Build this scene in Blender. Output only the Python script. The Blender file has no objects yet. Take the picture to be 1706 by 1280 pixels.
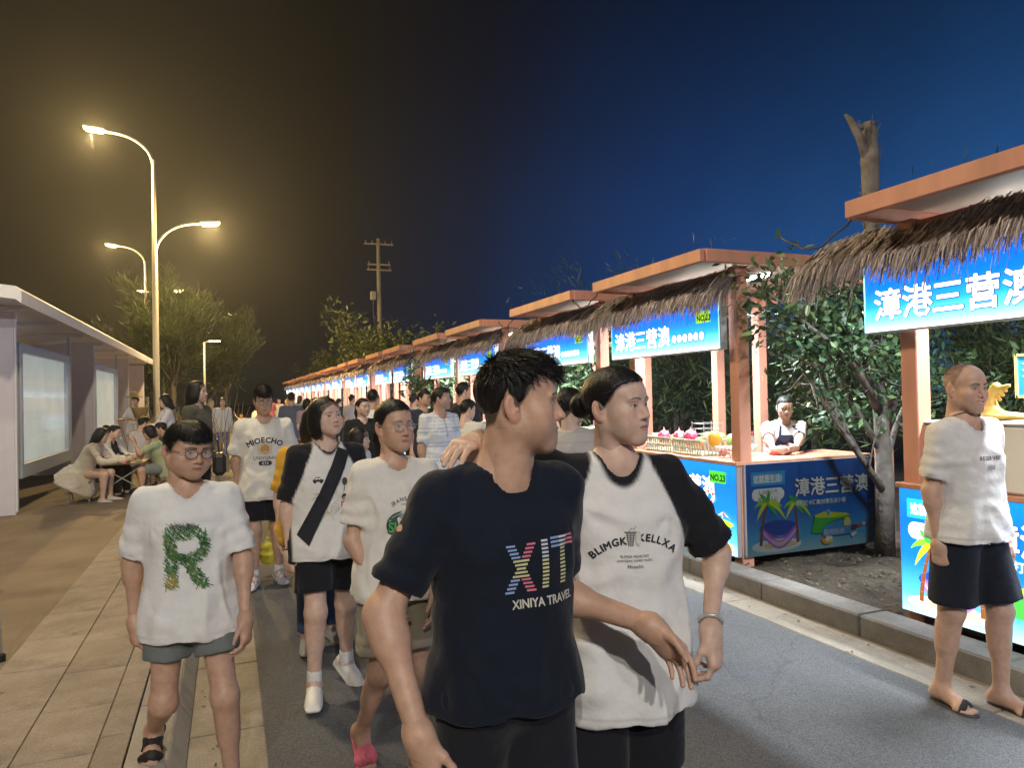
import bpy, bmesh, math, random
import numpy as np
from mathutils import Vector, Matrix
from mathutils.bvhtree import BVHTree
R_ = math.radians
SC = bpy.context.scene
COL = SC.collection

# ---------------------------------------------------------------- camera
CAM_H = 1.55
yaw, pitch, roll = R_(21.3), R_(0.8076), R_(1.2)
fwd = Vector((math.sin(yaw)*math.cos(pitch), math.cos(yaw)*math.cos(pitch), math.sin(pitch)))
rgt = Vector((math.cos(yaw), -math.sin(yaw), 0)); upv = rgt.cross(fwd)
rgt, upv = rgt*math.cos(roll)-upv*math.sin(roll), rgt*math.sin(roll)+upv*math.cos(roll)
cam = bpy.data.cameras.new('camera'); cam.sensor_width = 36.0; cam.lens = 36.0*1213/1706
cam.clip_start = .05; cam.clip_end = 2000
camo = bpy.data.objects.new('camera', cam); COL.objects.link(camo)
camo.matrix_world = Matrix(((rgt.x, upv.x, -fwd.x, 0), (rgt.y, upv.y, -fwd.y, 0), (rgt.z, upv.z, -fwd.z, CAM_H), (0,0,0,1)))
SC.camera = camo

# ---------------------------------------------------------------- night sky
world = bpy.data.worlds.new('World'); SC.world = world; world.use_nodes = True
wn = world.node_tree; wn.nodes.clear()
def N_(t, loc=None, **k):
    n = wn.nodes.new(t)
    for a, b in k.items(): setattr(n, a, b)
    return n
sky = N_('ShaderNodeTexSky'); sky.sky_type = 'NISHITA'; sky.sun_disc = False
sky.sun_elevation = R_(-7.5); sky.sun_rotation = R_(95); sky.air_density = 1.6; sky.dust_density = 2.0
bg1 = N_('ShaderNodeBackground'); bg1.inputs[1].default_value = .05
wn.links.new(sky.outputs[0], bg1.inputs[0])
geo = N_('ShaderNodeTexCoord'); sep = N_('ShaderNodeSeparateXYZ'); wn.links.new(geo.outputs['Generated'], sep.inputs[0])
# town glow: sodium brown over the road side to the left, blue over the stalls to the right
mr = N_('ShaderNodeMapRange'); mr.inputs[1].default_value = -.15; mr.inputs[2].default_value = .95; wn.links.new(sep.outputs[0], mr.inputs[0])
ramp = N_('ShaderNodeValToRGB'); wn.links.new(mr.outputs[0], ramp.inputs[0])
e = ramp.color_ramp.elements; e[0].position = 0; e[0].color = (.007,.006,.0045,1); e[1].position = 1; e[1].color = (.021,.100,.290,1)
for pos, c in ((.25,(.0040,.0045,.0052,1)), (.42,(.0042,.0095,.027,1)), (.65,(.0085,.035,.122,1))):
    x = e.new(pos); x.color = c
hz = N_('ShaderNodeMapRange'); hz.inputs[1].default_value = .0; hz.inputs[2].default_value = .55; hz.inputs[3].default_value = 1.55; hz.inputs[4].default_value = .26; hz.interpolation_type = 'SMOOTHSTEP'
wn.links.new(sep.outputs[2], hz.inputs[0])
cl = N_('ShaderNodeTexNoise'); cl.inputs['Scale'].default_value = 2.2; cl.inputs['Detail'].default_value = 5; cl.inputs['Roughness'].default_value = .55
wn.links.new(geo.outputs['Generated'], cl.inputs['Vector'])
cm = N_('ShaderNodeMapRange'); cm.inputs[1].default_value = .3; cm.inputs[2].default_value = .7; cm.inputs[3].default_value = .8; cm.inputs[4].default_value = 1.2; wn.links.new(cl.outputs['Fac'], cm.inputs[0])
mu = N_('ShaderNodeMath', operation='MULTIPLY'); wn.links.new(hz.outputs[0], mu.inputs[0]); wn.links.new(cm.outputs[0], mu.inputs[1])
bg2 = N_('ShaderNodeBackground'); wn.links.new(ramp.outputs[0], bg2.inputs[0]); wn.links.new(mu.outputs[0], bg2.inputs[1])
add = N_('ShaderNodeAddShader'); wn.links.new(bg1.outputs[0], add.inputs[0]); wn.links.new(bg2.outputs[0], add.inputs[1])
out = N_('ShaderNodeOutputWorld'); wn.links.new(add.outputs[0], out.inputs[0])

SC.view_settings.view_transform = 'Standard'; SC.view_settings.look = 'None'
SC.view_settings.exposure = 0.0; SC.view_settings.gamma = 1.0; SC.view_settings.use_curve_mapping = False
SC.cycles.use_denoising = True
SC.cycles.max_bounces = 6; SC.cycles.diffuse_bounces = 3; SC.cycles.glossy_bounces = 3; SC.cycles.transparent_max_bounces = 12
SC.cycles.caustics_reflective = False; SC.cycles.caustics_refractive = False
SC.cycles.sample_clamp_indirect = 4.0
SC.cycles.use_light_tree = True

# ---------------------------------------------------------------- small helpers
KIDS = {}
def tag(o, label=None, cat=None, group=None, kind=None):
    if label: o['label'] = label
    if cat: o['category'] = cat
    if group: o['group'] = group
    if kind: o['kind'] = kind
    return o
def link(name, me, parent=None, loc=None, rot=None):
    o = bpy.data.objects.new(name, me); COL.objects.link(o)
    if loc is not None: o.location = loc
    if rot is not None: o.rotation_euler = rot
    if parent is not None: o.parent = parent; KIDS.setdefault(parent.name, []).append(o)
    return o
def empty(name, loc=(0,0,0), rz=0.0):
    o = bpy.data.objects.new(name, None); COL.objects.link(o); o.location = loc; o.rotation_euler = (0,0,rz); o.empty_display_size = .1
    return o
def copy_tree(o, parent=None):
    c = o.copy(); COL.objects.link(c)
    if parent is not None:
        c.parent = parent; c.matrix_parent_inverse = o.matrix_parent_inverse.copy()
        KIDS.setdefault(parent.name, []).append(c)
    for ch in list(KIDS.get(o.name, [])): copy_tree(ch, c)
    return c

MATS = {}
def mat(name, col=(.5,.5,.5), rough=.6, metal=0.0, spec=.5, emit=None, estr=0.0, noise=0.0, nscale=20.0, bump=0.0, bscale=80.0, attr=False, sss=0.0, alpha=None, coat=0.0, stretch=None, sheen=0.0, trans=0.0):
    if name in MATS: return MATS[name]
    m = bpy.data.materials.new(name); m.use_nodes = True; nt = m.node_tree; b = nt.nodes['Principled BSDF']
    b.inputs['Base Color'].default_value = (*col,1); b.inputs['Roughness'].default_value = rough; b.inputs['Metallic'].default_value = metal
    b.inputs['Specular IOR Level'].default_value = spec
    src = None
    if attr:
        a = nt.nodes.new('ShaderNodeAttribute'); a.attribute_name = 'tint'; src = a.outputs['Color']
    tc = nt.nodes.new('ShaderNodeTexCoord'); vec = tc.outputs['Object']
    if stretch:
        mp = nt.nodes.new('ShaderNodeMapping'); mp.inputs['Scale'].default_value = stretch; nt.links.new(vec, mp.inputs['Vector']); vec = mp.outputs['Vector']
    if noise:
        n = nt.nodes.new('ShaderNodeTexNoise'); n.inputs['Scale'].default_value = nscale; n.inputs['Detail'].default_value = 6; nt.links.new(vec, n.inputs['Vector'])
        r = nt.nodes.new('ShaderNodeMapRange'); r.inputs[1].default_value = .25; r.inputs[2].default_value = .75; r.inputs[3].default_value = 1-noise; r.inputs[4].default_value = 1+noise
        nt.links.new(n.outputs['Fac'], r.inputs[0])
        mx = nt.nodes.new('ShaderNodeVectorMath'); mx.operation = 'SCALE'; nt.links.new(r.outputs[0], mx.inputs['Scale'])
        if src: nt.links.new(src, mx.inputs[0])
        else: mx.inputs[0].default_value = col
        src = mx.outputs[0]
    if src: nt.links.new(src, b.inputs['Base Color'])
    if bump:
        n = nt.nodes.new('ShaderNodeTexNoise'); n.inputs['Scale'].default_value = bscale; n.inputs['Detail'].default_value = 5; nt.links.new(vec, n.inputs['Vector'])
        bp = nt.nodes.new('ShaderNodeBump'); bp.inputs['Strength'].default_value = bump; bp.inputs['Distance'].default_value = .01
        nt.links.new(n.outputs['Fac'], bp.inputs['Height']); nt.links.new(bp.outputs[0], b.inputs['Normal'])
    if emit is not None:
        b.inputs['Emission Color'].default_value = (*emit,1); b.inputs['Emission Strength'].default_value = estr
    if sss:
        b.inputs['Subsurface Weight'].default_value = sss; b.inputs['Subsurface Radius'].default_value = (1,.35,.2); b.inputs['Subsurface Scale'].default_value = .006
    if alpha is not None: b.inputs['Alpha'].default_value = alpha
    if coat: b.inputs['Coat Weight'].default_value = coat; b.inputs['Coat Roughness'].default_value = .08
    if sheen: b.inputs['Sheen Weight'].default_value = sheen; b.inputs['Sheen Roughness'].default_value = .5
    if trans: b.inputs['Transmission Weight'].default_value = trans
    MATS[name] = m
    return m

class MB:
    """gathers boxes, tubes and polygons into one mesh"""
    def __init__(s): s.v = []; s.f = []
    def add(s, V, F):
        o = len(s.v); s.v += [tuple(map(float, p)) for p in V]; s.f += [tuple(int(i)+o for i in q) for q in F]; return s
    def box(s, c, d, R=None, bev=0.0):
        x, y, z = d[0]/2, d[1]/2, d[2]/2
        if bev:
            bm = bmesh.new(); bmesh.ops.create_cube(bm, size=1); bmesh.ops.scale(bm, vec=d, verts=bm.verts)
            bmesh.ops.bevel(bm, geom=bm.edges, offset=bev, segments=1, affect='EDGES')
            bm.verts.index_update(); V = [v.co[:] for v in bm.verts]; F = [[v.index for v in f.verts] for f in bm.faces]; bm.free()
        else:
            V = [(-x,-y,-z),(x,-y,-z),(x,y,-z),(-x,y,-z),(-x,-y,z),(x,-y,z),(x,y,z),(-x,y,z)]
            F = [(0,3,2,1),(4,5,6,7),(0,1,5,4),(1,2,6,5),(2,3,7,6),(3,0,4,7)]
        if R is not None: V = [tuple(R@Vector(p)) for p in V]
        return s.add([(p[0]+c[0], p[1]+c[1], p[2]+c[2]) for p in V], F)
    def tube(s, pts, r, seg=8, cap=True):
        pts = [Vector(p) for p in pts]; n = len(pts); rs = r if isinstance(r,(list,tuple)) else [r]*n
        V = []; up = None
        for i, p in enumerate(pts):
            d = (pts[min(i+1,n-1)]-pts[max(i-1,0)]).normalized()
            if up is None:
                up = d.orthogonal().normalized()
            up = (up-d*up.dot(d)).normalized(); sd = d.cross(up)
            for k in range(seg):
                a = 2*math.pi*k/seg; V.append(p+(up*math.cos(a)+sd*math.sin(a))*rs[i])
        F = []
        for i in range(n-1):
            for k in range(seg): F.append((i*seg+k, i*seg+(k+1)%seg, (i+1)*seg+(k+1)%seg, (i+1)*seg+k))
        if cap: F.append(tuple(range(seg))[::-1]); F.append(tuple(range((n-1)*seg, n*seg)))
        return s.add(V, F)
    def lathe(s, c, prof, seg=16, R=None):
        V = []; F = []
        for r, z in prof:
            for k in range(seg):
                a = 2*math.pi*k/seg; p = Vector((r*math.cos(a), r*math.sin(a), z))
                if R is not None: p = R@p
                V.append((p.x+c[0], p.y+c[1], p.z+c[2]))
        for i in range(len(prof)-1):
            for k in range(seg): F.append((i*seg+k, i*seg+(k+1)%seg, (i+1)*seg+(k+1)%seg, (i+1)*seg+k))
        F.append(tuple(range(seg))[::-1]); F.append(tuple(range((len(prof)-1)*seg, len(prof)*seg)))
        return s.add(V, F)
    def mesh(s, name, m=None, smooth=False):
        me = bpy.data.meshes.new(name); me.from_pydata(s.v, [], s.f); me.update()
        if m: me.materials.append(m)
        if smooth: me.polygons.foreach_set('use_smooth', np.ones(len(me.polygons), bool))
        return me
    def build(s, name, m, parent=None, smooth=False, loc=None, rot=None): return link(name, s.mesh(name, m, smooth), parent, loc, rot)

_TC = {}
def text_mesh(txt, size=1.0, bold=0.0, res=3):
    """filled lettering in the XY plane, centred on x, standing on y=0"""
    key = (txt, round(size,4), round(bold,4), res)
    if key in _TC: return _TC[key]
    cu = bpy.data.curves.new('lettering', 'FONT'); cu.body = txt; cu.size = size; cu.resolution_u = res; cu.align_x = 'CENTER'; cu.fill_mode = 'FRONT'
    ob = bpy.data.objects.new('lettering', cu); COL.objects.link(ob)
    dg = bpy.context.evaluated_depsgraph_get(); dg.update()
    me = ob.evaluated_get(dg).to_mesh()
    V = np.array([v.co[:] for v in me.vertices]) if len(me.vertices) else np.zeros((0,3)); F = [tuple(p.vertices) for p in me.polygons]
    ob.evaluated_get(dg).to_mesh_clear()
    bpy.data.objects.remove(ob); bpy.data.curves.remove(cu)
    _TC[key] = (V, F); return V, F
# ---------------------------------------------------------------- distance-field modelling of people
def nrm(v):
    v = np.asarray(v, float); return v / (np.linalg.norm(v) + 1e-12)
def rot_x(a): c, s = math.cos(a), math.sin(a); return np.array([[1,0,0],[0,c,-s],[0,s,c]])
def rot_y(a): c, s = math.cos(a), math.sin(a); return np.array([[c,0,s],[0,1,0],[-s,0,c]])
def rot_z(a): c, s = math.cos(a), math.sin(a); return np.array([[c,-s,0],[s,c,0],[0,0,1]])
def rot_ax(v, a):
    v = nrm(v); K = np.array([[0,-v[2],v[1]],[v[2],0,-v[0]],[-v[1],v[0],0]])
    return np.eye(3) + math.sin(a)*K + (1-math.cos(a))*K@K

class Field:
    def __init__(s, lo, hi, h):
        lo = np.asarray(lo, float) - 3*h; hi = np.asarray(hi, float) + 3*h
        s.lo, s.h = lo, h
        s.n = np.ceil((hi-lo)/h).astype(int) + 1
        s.f = np.full(s.n, 0.2, np.float32)
        s.ax = [(lo[i] + h*np.arange(s.n[i])).astype(np.float32) for i in range(3)]
    def sub(s, lo, hi):
        a = np.clip(np.floor((np.asarray(lo)-s.lo)/s.h).astype(int), 0, s.n)
        b = np.clip(np.ceil((np.asarray(hi)-s.lo)/s.h).astype(int)+1, 0, s.n)
        if np.any(b <= a): return None, None
        sl = tuple(slice(a[i], b[i]) for i in range(3))
        return sl, (s.ax[0][sl[0]][:,None,None], s.ax[1][sl[1]][None,:,None], s.ax[2][sl[2]][None,None,:])
    def op(s, prim, k=0.0, mode='u'):
        lo, hi, fn = prim
        m = k + 4*s.h
        sl, P = s.sub(np.asarray(lo)-m, np.asarray(hi)+m)
        if sl is None: return
        b = fn(*P); a = s.f[sl]
        if mode == 'u':
            r = np.minimum(a, b)
            if k > 0: hh = np.maximum(k-np.abs(a-b), 0)/k; r = r - hh*hh*k*0.25
        elif mode == 's':
            b = -b; r = np.maximum(a, b)
            if k > 0: hh = np.maximum(k-np.abs(a-b), 0)/k; r = r + hh*hh*k*0.25
        else:
            r = np.maximum(a, b)
            if k > 0: hh = np.maximum(k-np.abs(a-b), 0)/k; r = r + hh*hh*k*0.25
        s.f[sl] = r
    def whole(s, fn):
        s.f = fn(s.f, s.ax[0][:,None,None], s.ax[1][None,:,None], s.ax[2][None,None,:]).astype(np.float32)
    def mesh(s):
        f = s.f; n = f.shape; neg = f < 0
        cnt = np.zeros((n[0]-1, n[1]-1, n[2]-1), np.int8)
        for i in (0,1):
            for j in (0,1):
                for k in (0,1):
                    cnt += neg[i:n[0]-1+i, j:n[1]-1+j, k:n[2]-1+k]
        act = (cnt > 0) & (cnt < 8)
        idx = np.argwhere(act)
        if len(idx) == 0: return np.zeros((0,3)), np.zeros((0,4), int)
        vid = np.full(act.shape, -1, np.int32); vid[act] = np.arange(len(idx))
        c = {}
        for i in (0,1):
            for j in (0,1):
                for k in (0,1):
                    c[i,j,k] = f[idx[:,0]+i, idx[:,1]+j, idx[:,2]+k]
        acc = np.zeros((len(idx),3)); num = np.zeros(len(idx))
        for a in c:
            for ax in range(3):
                if a[ax] == 0:
                    b = list(a); b[ax] = 1; b = tuple(b)
                    fa, fb = c[a], c[b]; m = (fa < 0) != (fb < 0)
                    t = np.where(m, fa/(fa-fb+1e-12), 0)
                    p = np.array(a, float)[None,:].repeat(len(idx),0); p[:,ax] = t
                    acc[m] += p[m]; num[m] += 1
        V = s.lo + s.h*(idx + acc/num[:,None])
        Q = []
        for ax in range(3):
            u, v = (ax+1)%3, (ax+2)%3
            sl0 = [slice(1, n[i]-1) for i in range(3)]; sl1 = list(sl0)
            sl0[ax] = slice(0, n[ax]-1); sl1[ax] = slice(1, n[ax])
            A, B = neg[tuple(sl0)], neg[tuple(sl1)]
            for flip, mm in ((False, A & ~B), (True, ~A & B)):
                e = np.argwhere(mm)
                if len(e) == 0: continue
                off = np.array([1,1,1]); off[ax] = 0; e = e + off
                du = np.zeros(3,int); du[u] = 1; dv = np.zeros(3,int); dv[v] = 1
                q = np.stack([vid[tuple((e-du-dv).T)], vid[tuple((e-dv).T)], vid[tuple(e.T)], vid[tuple((e-du).T)]], 1)
                Q.append(q[:, ::-1] if flip else q)
        Q = np.concatenate(Q); Q = Q[(Q >= 0).all(1)]
        return V, Q

def cone(a, b, r1, r2):
    a = np.asarray(a, np.float32); b = np.asarray(b, np.float32); ab = b-a; L2 = float(ab@ab)+1e-12; r = max(r1, r2)
    def fn(X, Y, Z):
        x, y, z = X-a[0], Y-a[1], Z-a[2]
        t = np.clip((x*ab[0]+y*ab[1]+z*ab[2])/L2, 0, 1)
        return np.sqrt((x-t*ab[0])**2+(y-t*ab[1])**2+(z-t*ab[2])**2) - (r1+(r2-r1)*t)
    return np.minimum(a, b)-r, np.maximum(a, b)+r, fn
def ball(c, r): return cone(c, c, r, r)
def ell(c, r, R=None):
    c = np.asarray(c, np.float32); r = np.asarray(r, np.float32); m = r.max() if R is not None else r
    def fn(X, Y, Z):
        x, y, z = X-c[0], Y-c[1], Z-c[2]
        if R is not None:
            x, y, z = (R[0,0]*x+R[1,0]*y+R[2,0]*z, R[0,1]*x+R[1,1]*y+R[2,1]*z, R[0,2]*x+R[1,2]*y+R[2,2]*z)
        k0 = np.sqrt((x/r[0])**2+(y/r[1])**2+(z/r[2])**2)
        k1 = np.sqrt((x/r[0]**2)**2+(y/r[1]**2)**2+(z/r[2]**2)**2)+1e-9
        return k0*(k0-1)/k1
    return c-m, c+m, fn
def rbox(c, hs, r, R=None):
    c = np.asarray(c, np.float32); hs = np.asarray(hs, np.float32); m = np.linalg.norm(hs) if R is not None else hs
    def fn(X, Y, Z):
        x, y, z = X-c[0], Y-c[1], Z-c[2]
        if R is not None:
            x, y, z = (R[0,0]*x+R[1,0]*y+R[2,0]*z, R[0,1]*x+R[1,1]*y+R[2,1]*z, R[0,2]*x+R[1,2]*y+R[2,2]*z)
        qx, qy, qz = np.abs(x)-hs[0]+r, np.abs(y)-hs[1]+r, np.abs(z)-hs[2]+r
        return np.sqrt(np.maximum(qx,0)**2+np.maximum(qy,0)**2+np.maximum(qz,0)**2)+np.minimum(np.maximum(qx,np.maximum(qy,qz)),0)-r
    return c-m, c+m, fn
def half(p, n, lo, hi):
    p = np.asarray(p, np.float32); n = nrm(n).astype(np.float32)
    return lo, hi, lambda X, Y, Z: (X-p[0])*n[0]+(Y-p[1])*n[1]+(Z-p[2])*n[2]

_rs = np.random.RandomState(5)
_ND = _rs.normal(size=(14,3)); _ND /= np.linalg.norm(_ND, axis=1)[:,None]; _NP = _rs.uniform(0, 6.28, 14)
def wob(P, freq, seed=0):
    o = 0
    for i in range(7):
        j = (i+seed*3) % 14
        o = o + np.sin((P@_ND[j])*freq*(0.7+0.13*i) + _NP[j] + seed*1.7)
    return o/7*1.6

def normals(V, Q):
    a = V[Q[:,2]]-V[Q[:,0]]; b = V[Q[:,3]]-V[Q[:,1]]; fn = np.cross(a, b)
    N = np.zeros_like(V)
    for k in range(4): np.add.at(N, Q[:,k], fn)
    return N/(np.linalg.norm(N, axis=1)[:,None]+1e-12)

def relax(V, Q, it=1, w=0.5):
    for _ in range(it):
        S = np.zeros_like(V); C = np.zeros(len(V))
        for k in range(4):
            np.add.at(S, Q[:,k], V[Q[:,(k+1)%4]]); np.add.at(C, Q[:,k], 1)
            np.add.at(S, Q[:,k], V[Q[:,(k+3)%4]]); np.add.at(C, Q[:,k], 1)
        V = V + w*(S/np.maximum(C,1)[:,None]-V)
    return V

def raw_mesh(name, V, F, mat=None, smooth=True, col=None):
    me = bpy.data.meshes.new(name)
    V = np.asarray(V, np.float32); F = np.asarray(F, np.int32)
    k = F.shape[1]
    me.vertices.add(len(V)); me.vertices.foreach_set('co', V.ravel())
    me.loops.add(F.size); me.loops.foreach_set('vertex_index', F.ravel())
    me.polygons.add(len(F)); me.polygons.foreach_set('loop_start', np.arange(0, F.size, k, dtype=np.int32))
    me.polygons.foreach_set('loop_total', np.full(len(F), k, np.int32))
    if smooth: me.polygons.foreach_set('use_smooth', np.ones(len(F), bool))
    if col is not None:
        at = me.color_attributes.new('tint', 'FLOAT_COLOR', 'POINT')
        c4 = np.ones((len(V),4), np.float32); c4[:,:3] = col; at.data.foreach_set('color', c4.ravel())
    if mat: me.materials.append(mat)
    me.update(calc_edges=True)
    return me
def join_vq(parts):
    Vs, Qs, Cs, o = [], [], [], 0
    for p in parts:
        Vs.append(p[0]); Qs.append(p[1]+o); o += len(p[0])
        if len(p) > 2: Cs.append(p[2])
    return np.concatenate(Vs), np.concatenate(Qs), (np.concatenate(Cs) if Cs else None)

SKIN = np.array([0.50, 0.30, 0.205])
def sstep(x, a, b):
    t = np.clip((x-a)/(b-a), 0, 1); return t*t*(3-2*t)

def head_field(h, o):
    """the head in its own frame: eyes at z=0, face towards -Y, adult size"""
    F = Field((-.1,-.125,-.215), (.1,.125,.125), h)
    fem = o.get('fem', 0.0); fat = o.get('fat', 0.0); kid = o.get('kid', 0.0)
    F.op(ell((0,.012,.033), (.075,.094,.080)))
    F.op(ell((0,-.028,.036), (.063,.059,.056)), .03)
    F.op(ell((0,-.028,-.034), (.058+.004*fat,.053,.074-.008*kid)), .03)
    for s in (-1, 1):
        jw = .051 - .005*fem + .006*fat
        F.op(cone((s*jw,.0,-.054), (s*.017,-.066,-.096+.008*kid), .017+.003*fat, .015+.004*fat), .035)
        F.op(ell((s*.045,-.050,-.022), (.023,.027,.020)), .03)
        F.op(ell((s*.035,-.053,-.054), (.023+.006*fat+.004*kid,.026+.003*kid,.028)), .03)
    F.op(ball((0,-.071,-.097+.008*kid), .0165), .025)
    F.op(ell((0,-.069,-.062), (.029,.022,.026)), .025)
    for s in (-1, 1):
        F.op(ell((s*.028,-.0785,.019), (.023,.0115-.003*fem,.0085)), .015)
    # sockets then eyelid bulge
    for s in (-1, 1):
        F.op(ell((s*.031,-.0965,.001), (.018,.0135,.0105)), .014, 's')
        F.op(ball((s*.031,-.0705,-.0005), .0142), .005)
        F.op(cone((s*.020,-.0875,.0075), (s*.042,-.0835,.0065), .0018, .0012), .003, 's')
    # nose
    nb = o.get('nose', 0.0)
    F.op(cone((0,-.0815,.006), (0,-.1015-nb,-.030), .0075, .0105), .014)
    for s in (-1, 1):
        F.op(ell((s*.0125,-.0885,-.0350), (.0085,.011,.0075)), .007)
    for s in (-1, 1):
        F.op(ell((s*.0068,-.0955,-.0425), (.0042,.0060,.0040)), .003, 's')
    # mouth
    for s in (-1, 1):
        F.op(ell((s*.0085,-.0885,-.0590), (.0150,.0065,.0048), rot_z(s*.3)), .005)
    F.op(ell((0,-.0875,-.0690), (.0175,.0075,.0062)), .005)
    sm = o.get('smile', 0.0)
    op = .0016 + .004*o.get('open', 0.0)
    for s in (-1, 1):
        F.op(cone((0,-.0965,-.0638), (s*(.022+.008*sm),-.0855+.006*sm,-.0645+.009*sm), op, .0012), .0035, 's')
    if sm > 0:
        for s in (-1, 1):
            F.op(cone((s*.020,-.092,-.036), (s*.036,-.078,-.058), .0018, .0018), .006, 's')
            F.op(ell((s*.040,-.060,-.033), (.018,.020,.016)), .02)
    # ears
    for s in (-1, 1):
        F.op(ell((s*.0765,.014,-.010), (.0085,.0185,.0315), rot_x(-.22)@rot_z(s*-.35)), .008)
        F.op(ell((s*.0865,.009,-.006), (.0060,.0105,.0175), rot_x(-.22)), .005, 's')
        F.op(ell((s*.0735,.006,-.037), (.007,.009,.009)), .006)
        F.op(cone((s*.074,-.001,-.010), (s*.078,.000,-.016), .004, .004), .004)
    nr = o.get('neck', .055) 
    F.op(cone((0,.020,-.045), (0,.036,-.22), nr-.001, nr+.002), .03)
    for s in (-1, 1):
        F.op(cone((s*.052,.022,-.050), (s*.018,-.018,-.200), .010, .011), .028)
    if fem < .5 and kid < .5: F.op(ell((0,-.022,-.145), (.010,.012,.014)), .02)
    return F

HAIRLINE = {   # azimuth from the face -> lower edge of the hair
 'short':  ([0,20,40,54,62,70,84,92,100,110,130,180], [.064,.062,.066,.060,.030,.008,-.014,.000,.030,.010,-.045,-.070]),
 'fringe': ([0,15,35,50,60,68,84,92,100,110,130,180], [.040,.040,.044,.046,.022,.004,-.020,.002,.028,.005,-.050,-.075]),
 'tied':   ([0,20,40,54,64,74,84,95,108,125,150,180], [.070,.069,.062,.042,.016,.004,-.014,.010,.012,-.030,-.060,-.075]),
 'bob':    ([0,10,30,42,50,60,90,180], [.066,.062,.040,.012,-.060,-.130,-.138,-.135]),
 'bobkid': ([0,10,30,42,50,60,90,180], [.026,.026,.026,.012,-.050,-.100,-.110,-.108]),
 'long':   ([0,10,30,42,50,60,90,180], [.066,.062,.040,.005,-.070,-.150,-.200,-.205]),
}
def face_colour(V, o):
    skin = np.asarray(o.get('skin', SKIN)); C = np.tile(skin, (len(V),1))
    x, y, z = V[:,0], V[:,1], V[:,2]; ax = np.abs(x); fr = y < -.055
    def mixin(m, c):
        nonlocal C
        C = C*(1-m[:,None]) + m[:,None]*np.asarray(c)
    ch = np.exp(-(((ax-.042)/.02)**2+((z+.028)/.018)**2))*fr*.35
    mixin(ch, skin*np.array([1.05,.80,.78]))
    nt = np.exp(-((ax/.014)**2+((z+.033)/.012)**2))*(y < -.085)*.4
    mixin(nt, skin*np.array([1.0,.80,.80]))
    mixin(np.exp(-((y-.012)/.03)**2)*(ax > .078)*.5, skin*np.array([1.05,.75,.72]))
    if 'stubble' in o:
        st = sstep(-z, .040, .062)*sstep(-y, .0, .04)*o['stubble']*(z > -.125)
        mixin(st, skin*.45)
    lw = .0215+.004*o.get('smile',0)
    zc = -.0640 + .009*o.get('smile',0)*(ax/.024)**2
    u = np.clip(1-(x/lw)**2, 0, 1)
    lm = sstep(.0092*np.sqrt(u)+.0012-np.abs(z-zc), 0, .003)*fr*(y < -.078)*(ax < lw)
    mixin(lm*.85, o.get('lips', skin*np.array([.82,.52,.52])))
    sl = sstep(.0013-np.abs(z-zc), -.0012, .0006)*fr*(ax < lw)*(y < -.075)
    if o.get('open', 0) > 0:
        t = sstep(.0040*np.clip(1-(x/(lw*.8))**2,0,1)-np.abs(z-zc+.0005), -.0006, .0012)*fr*(ax < lw*.8); mixin(t, (.62,.60,.55))
    else: mixin(sl*.75, skin*.22)
    # brows
    t = (ax-.012)/.040
    zb = .0195+.0065*np.sin(np.clip(t,0,1)*2.5)-.004*t
    th = (.0042-.0022*t)*(1-.35*o.get('fem',0))
    bm = sstep(th-np.abs(z-zb), -.0015, .0012)*(t > -.03)*(t < 1.0)*fr
    mixin(bm*.88, (.022,.017,.014))
    # eyes
    g = o.get('gaze', 0.0); sq = o.get('squint', 0.0)*.75+.25
    u = (ax-.031)/.0150; uu = np.clip(1-u*u, 0, 1)
    up = .0058*(1-.6*sq)*uu**.75 + .0008*u; dn = .0040*(1-.5*sq)*uu
    inside = np.minimum(up-z, z+dn)
    em = sstep(inside, -.0006, .0008)*(np.abs(u) < 1)*fr
    mixin(em, (.62,.60,.57))
    ir = np.hypot(x-np.sign(x)*.031-g*.006, z-.0006)
    mixin(em*sstep(-ir, -.0066, -.0054), (.018,.012,.009))
    ls = sstep(.0012-np.abs(z-up), -.0012, .0006)*(np.abs(u) < 1.05)*fr
    mixin(ls*.85, (.02,.015,.013))
    ll = sstep(.0008-np.abs(z+dn), -.0012, .0006)*(np.abs(u) < 1)*fr
    mixin(ll*.35, skin*.35)
    if 'hair' in o:    # hair roots under the hairline
        az, zz = HAIRLINE[o['hair']]; zl = np.interp(np.degrees(np.arctan2(ax, -(y-.010))), az, zz)
        hm = sstep(z-zl+.003*wob(V,260,2), -.009, .005)*((ax < .080) | (y > .04))*.85
        mixin(np.clip(hm,0,1), (.03,.024,.02))
    if 'scalp' in o:   # very short hair
        ph = np.degrees(np.arctan2(ax, -(y-.01)))
        zl = np.interp(ph, [0,25,50,62,80,100,130,180], o['scalp'])
        hm = sstep(z-zl, -.004, .010)*(.72+.12*wob(V, 300, 1))
        hm = hm*((ax < .079) | (y > .03) | (z > .02))
        mixin(np.clip(hm,0,1), o.get('scalpcol', (.10,.075,.06)))
    return C

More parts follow.
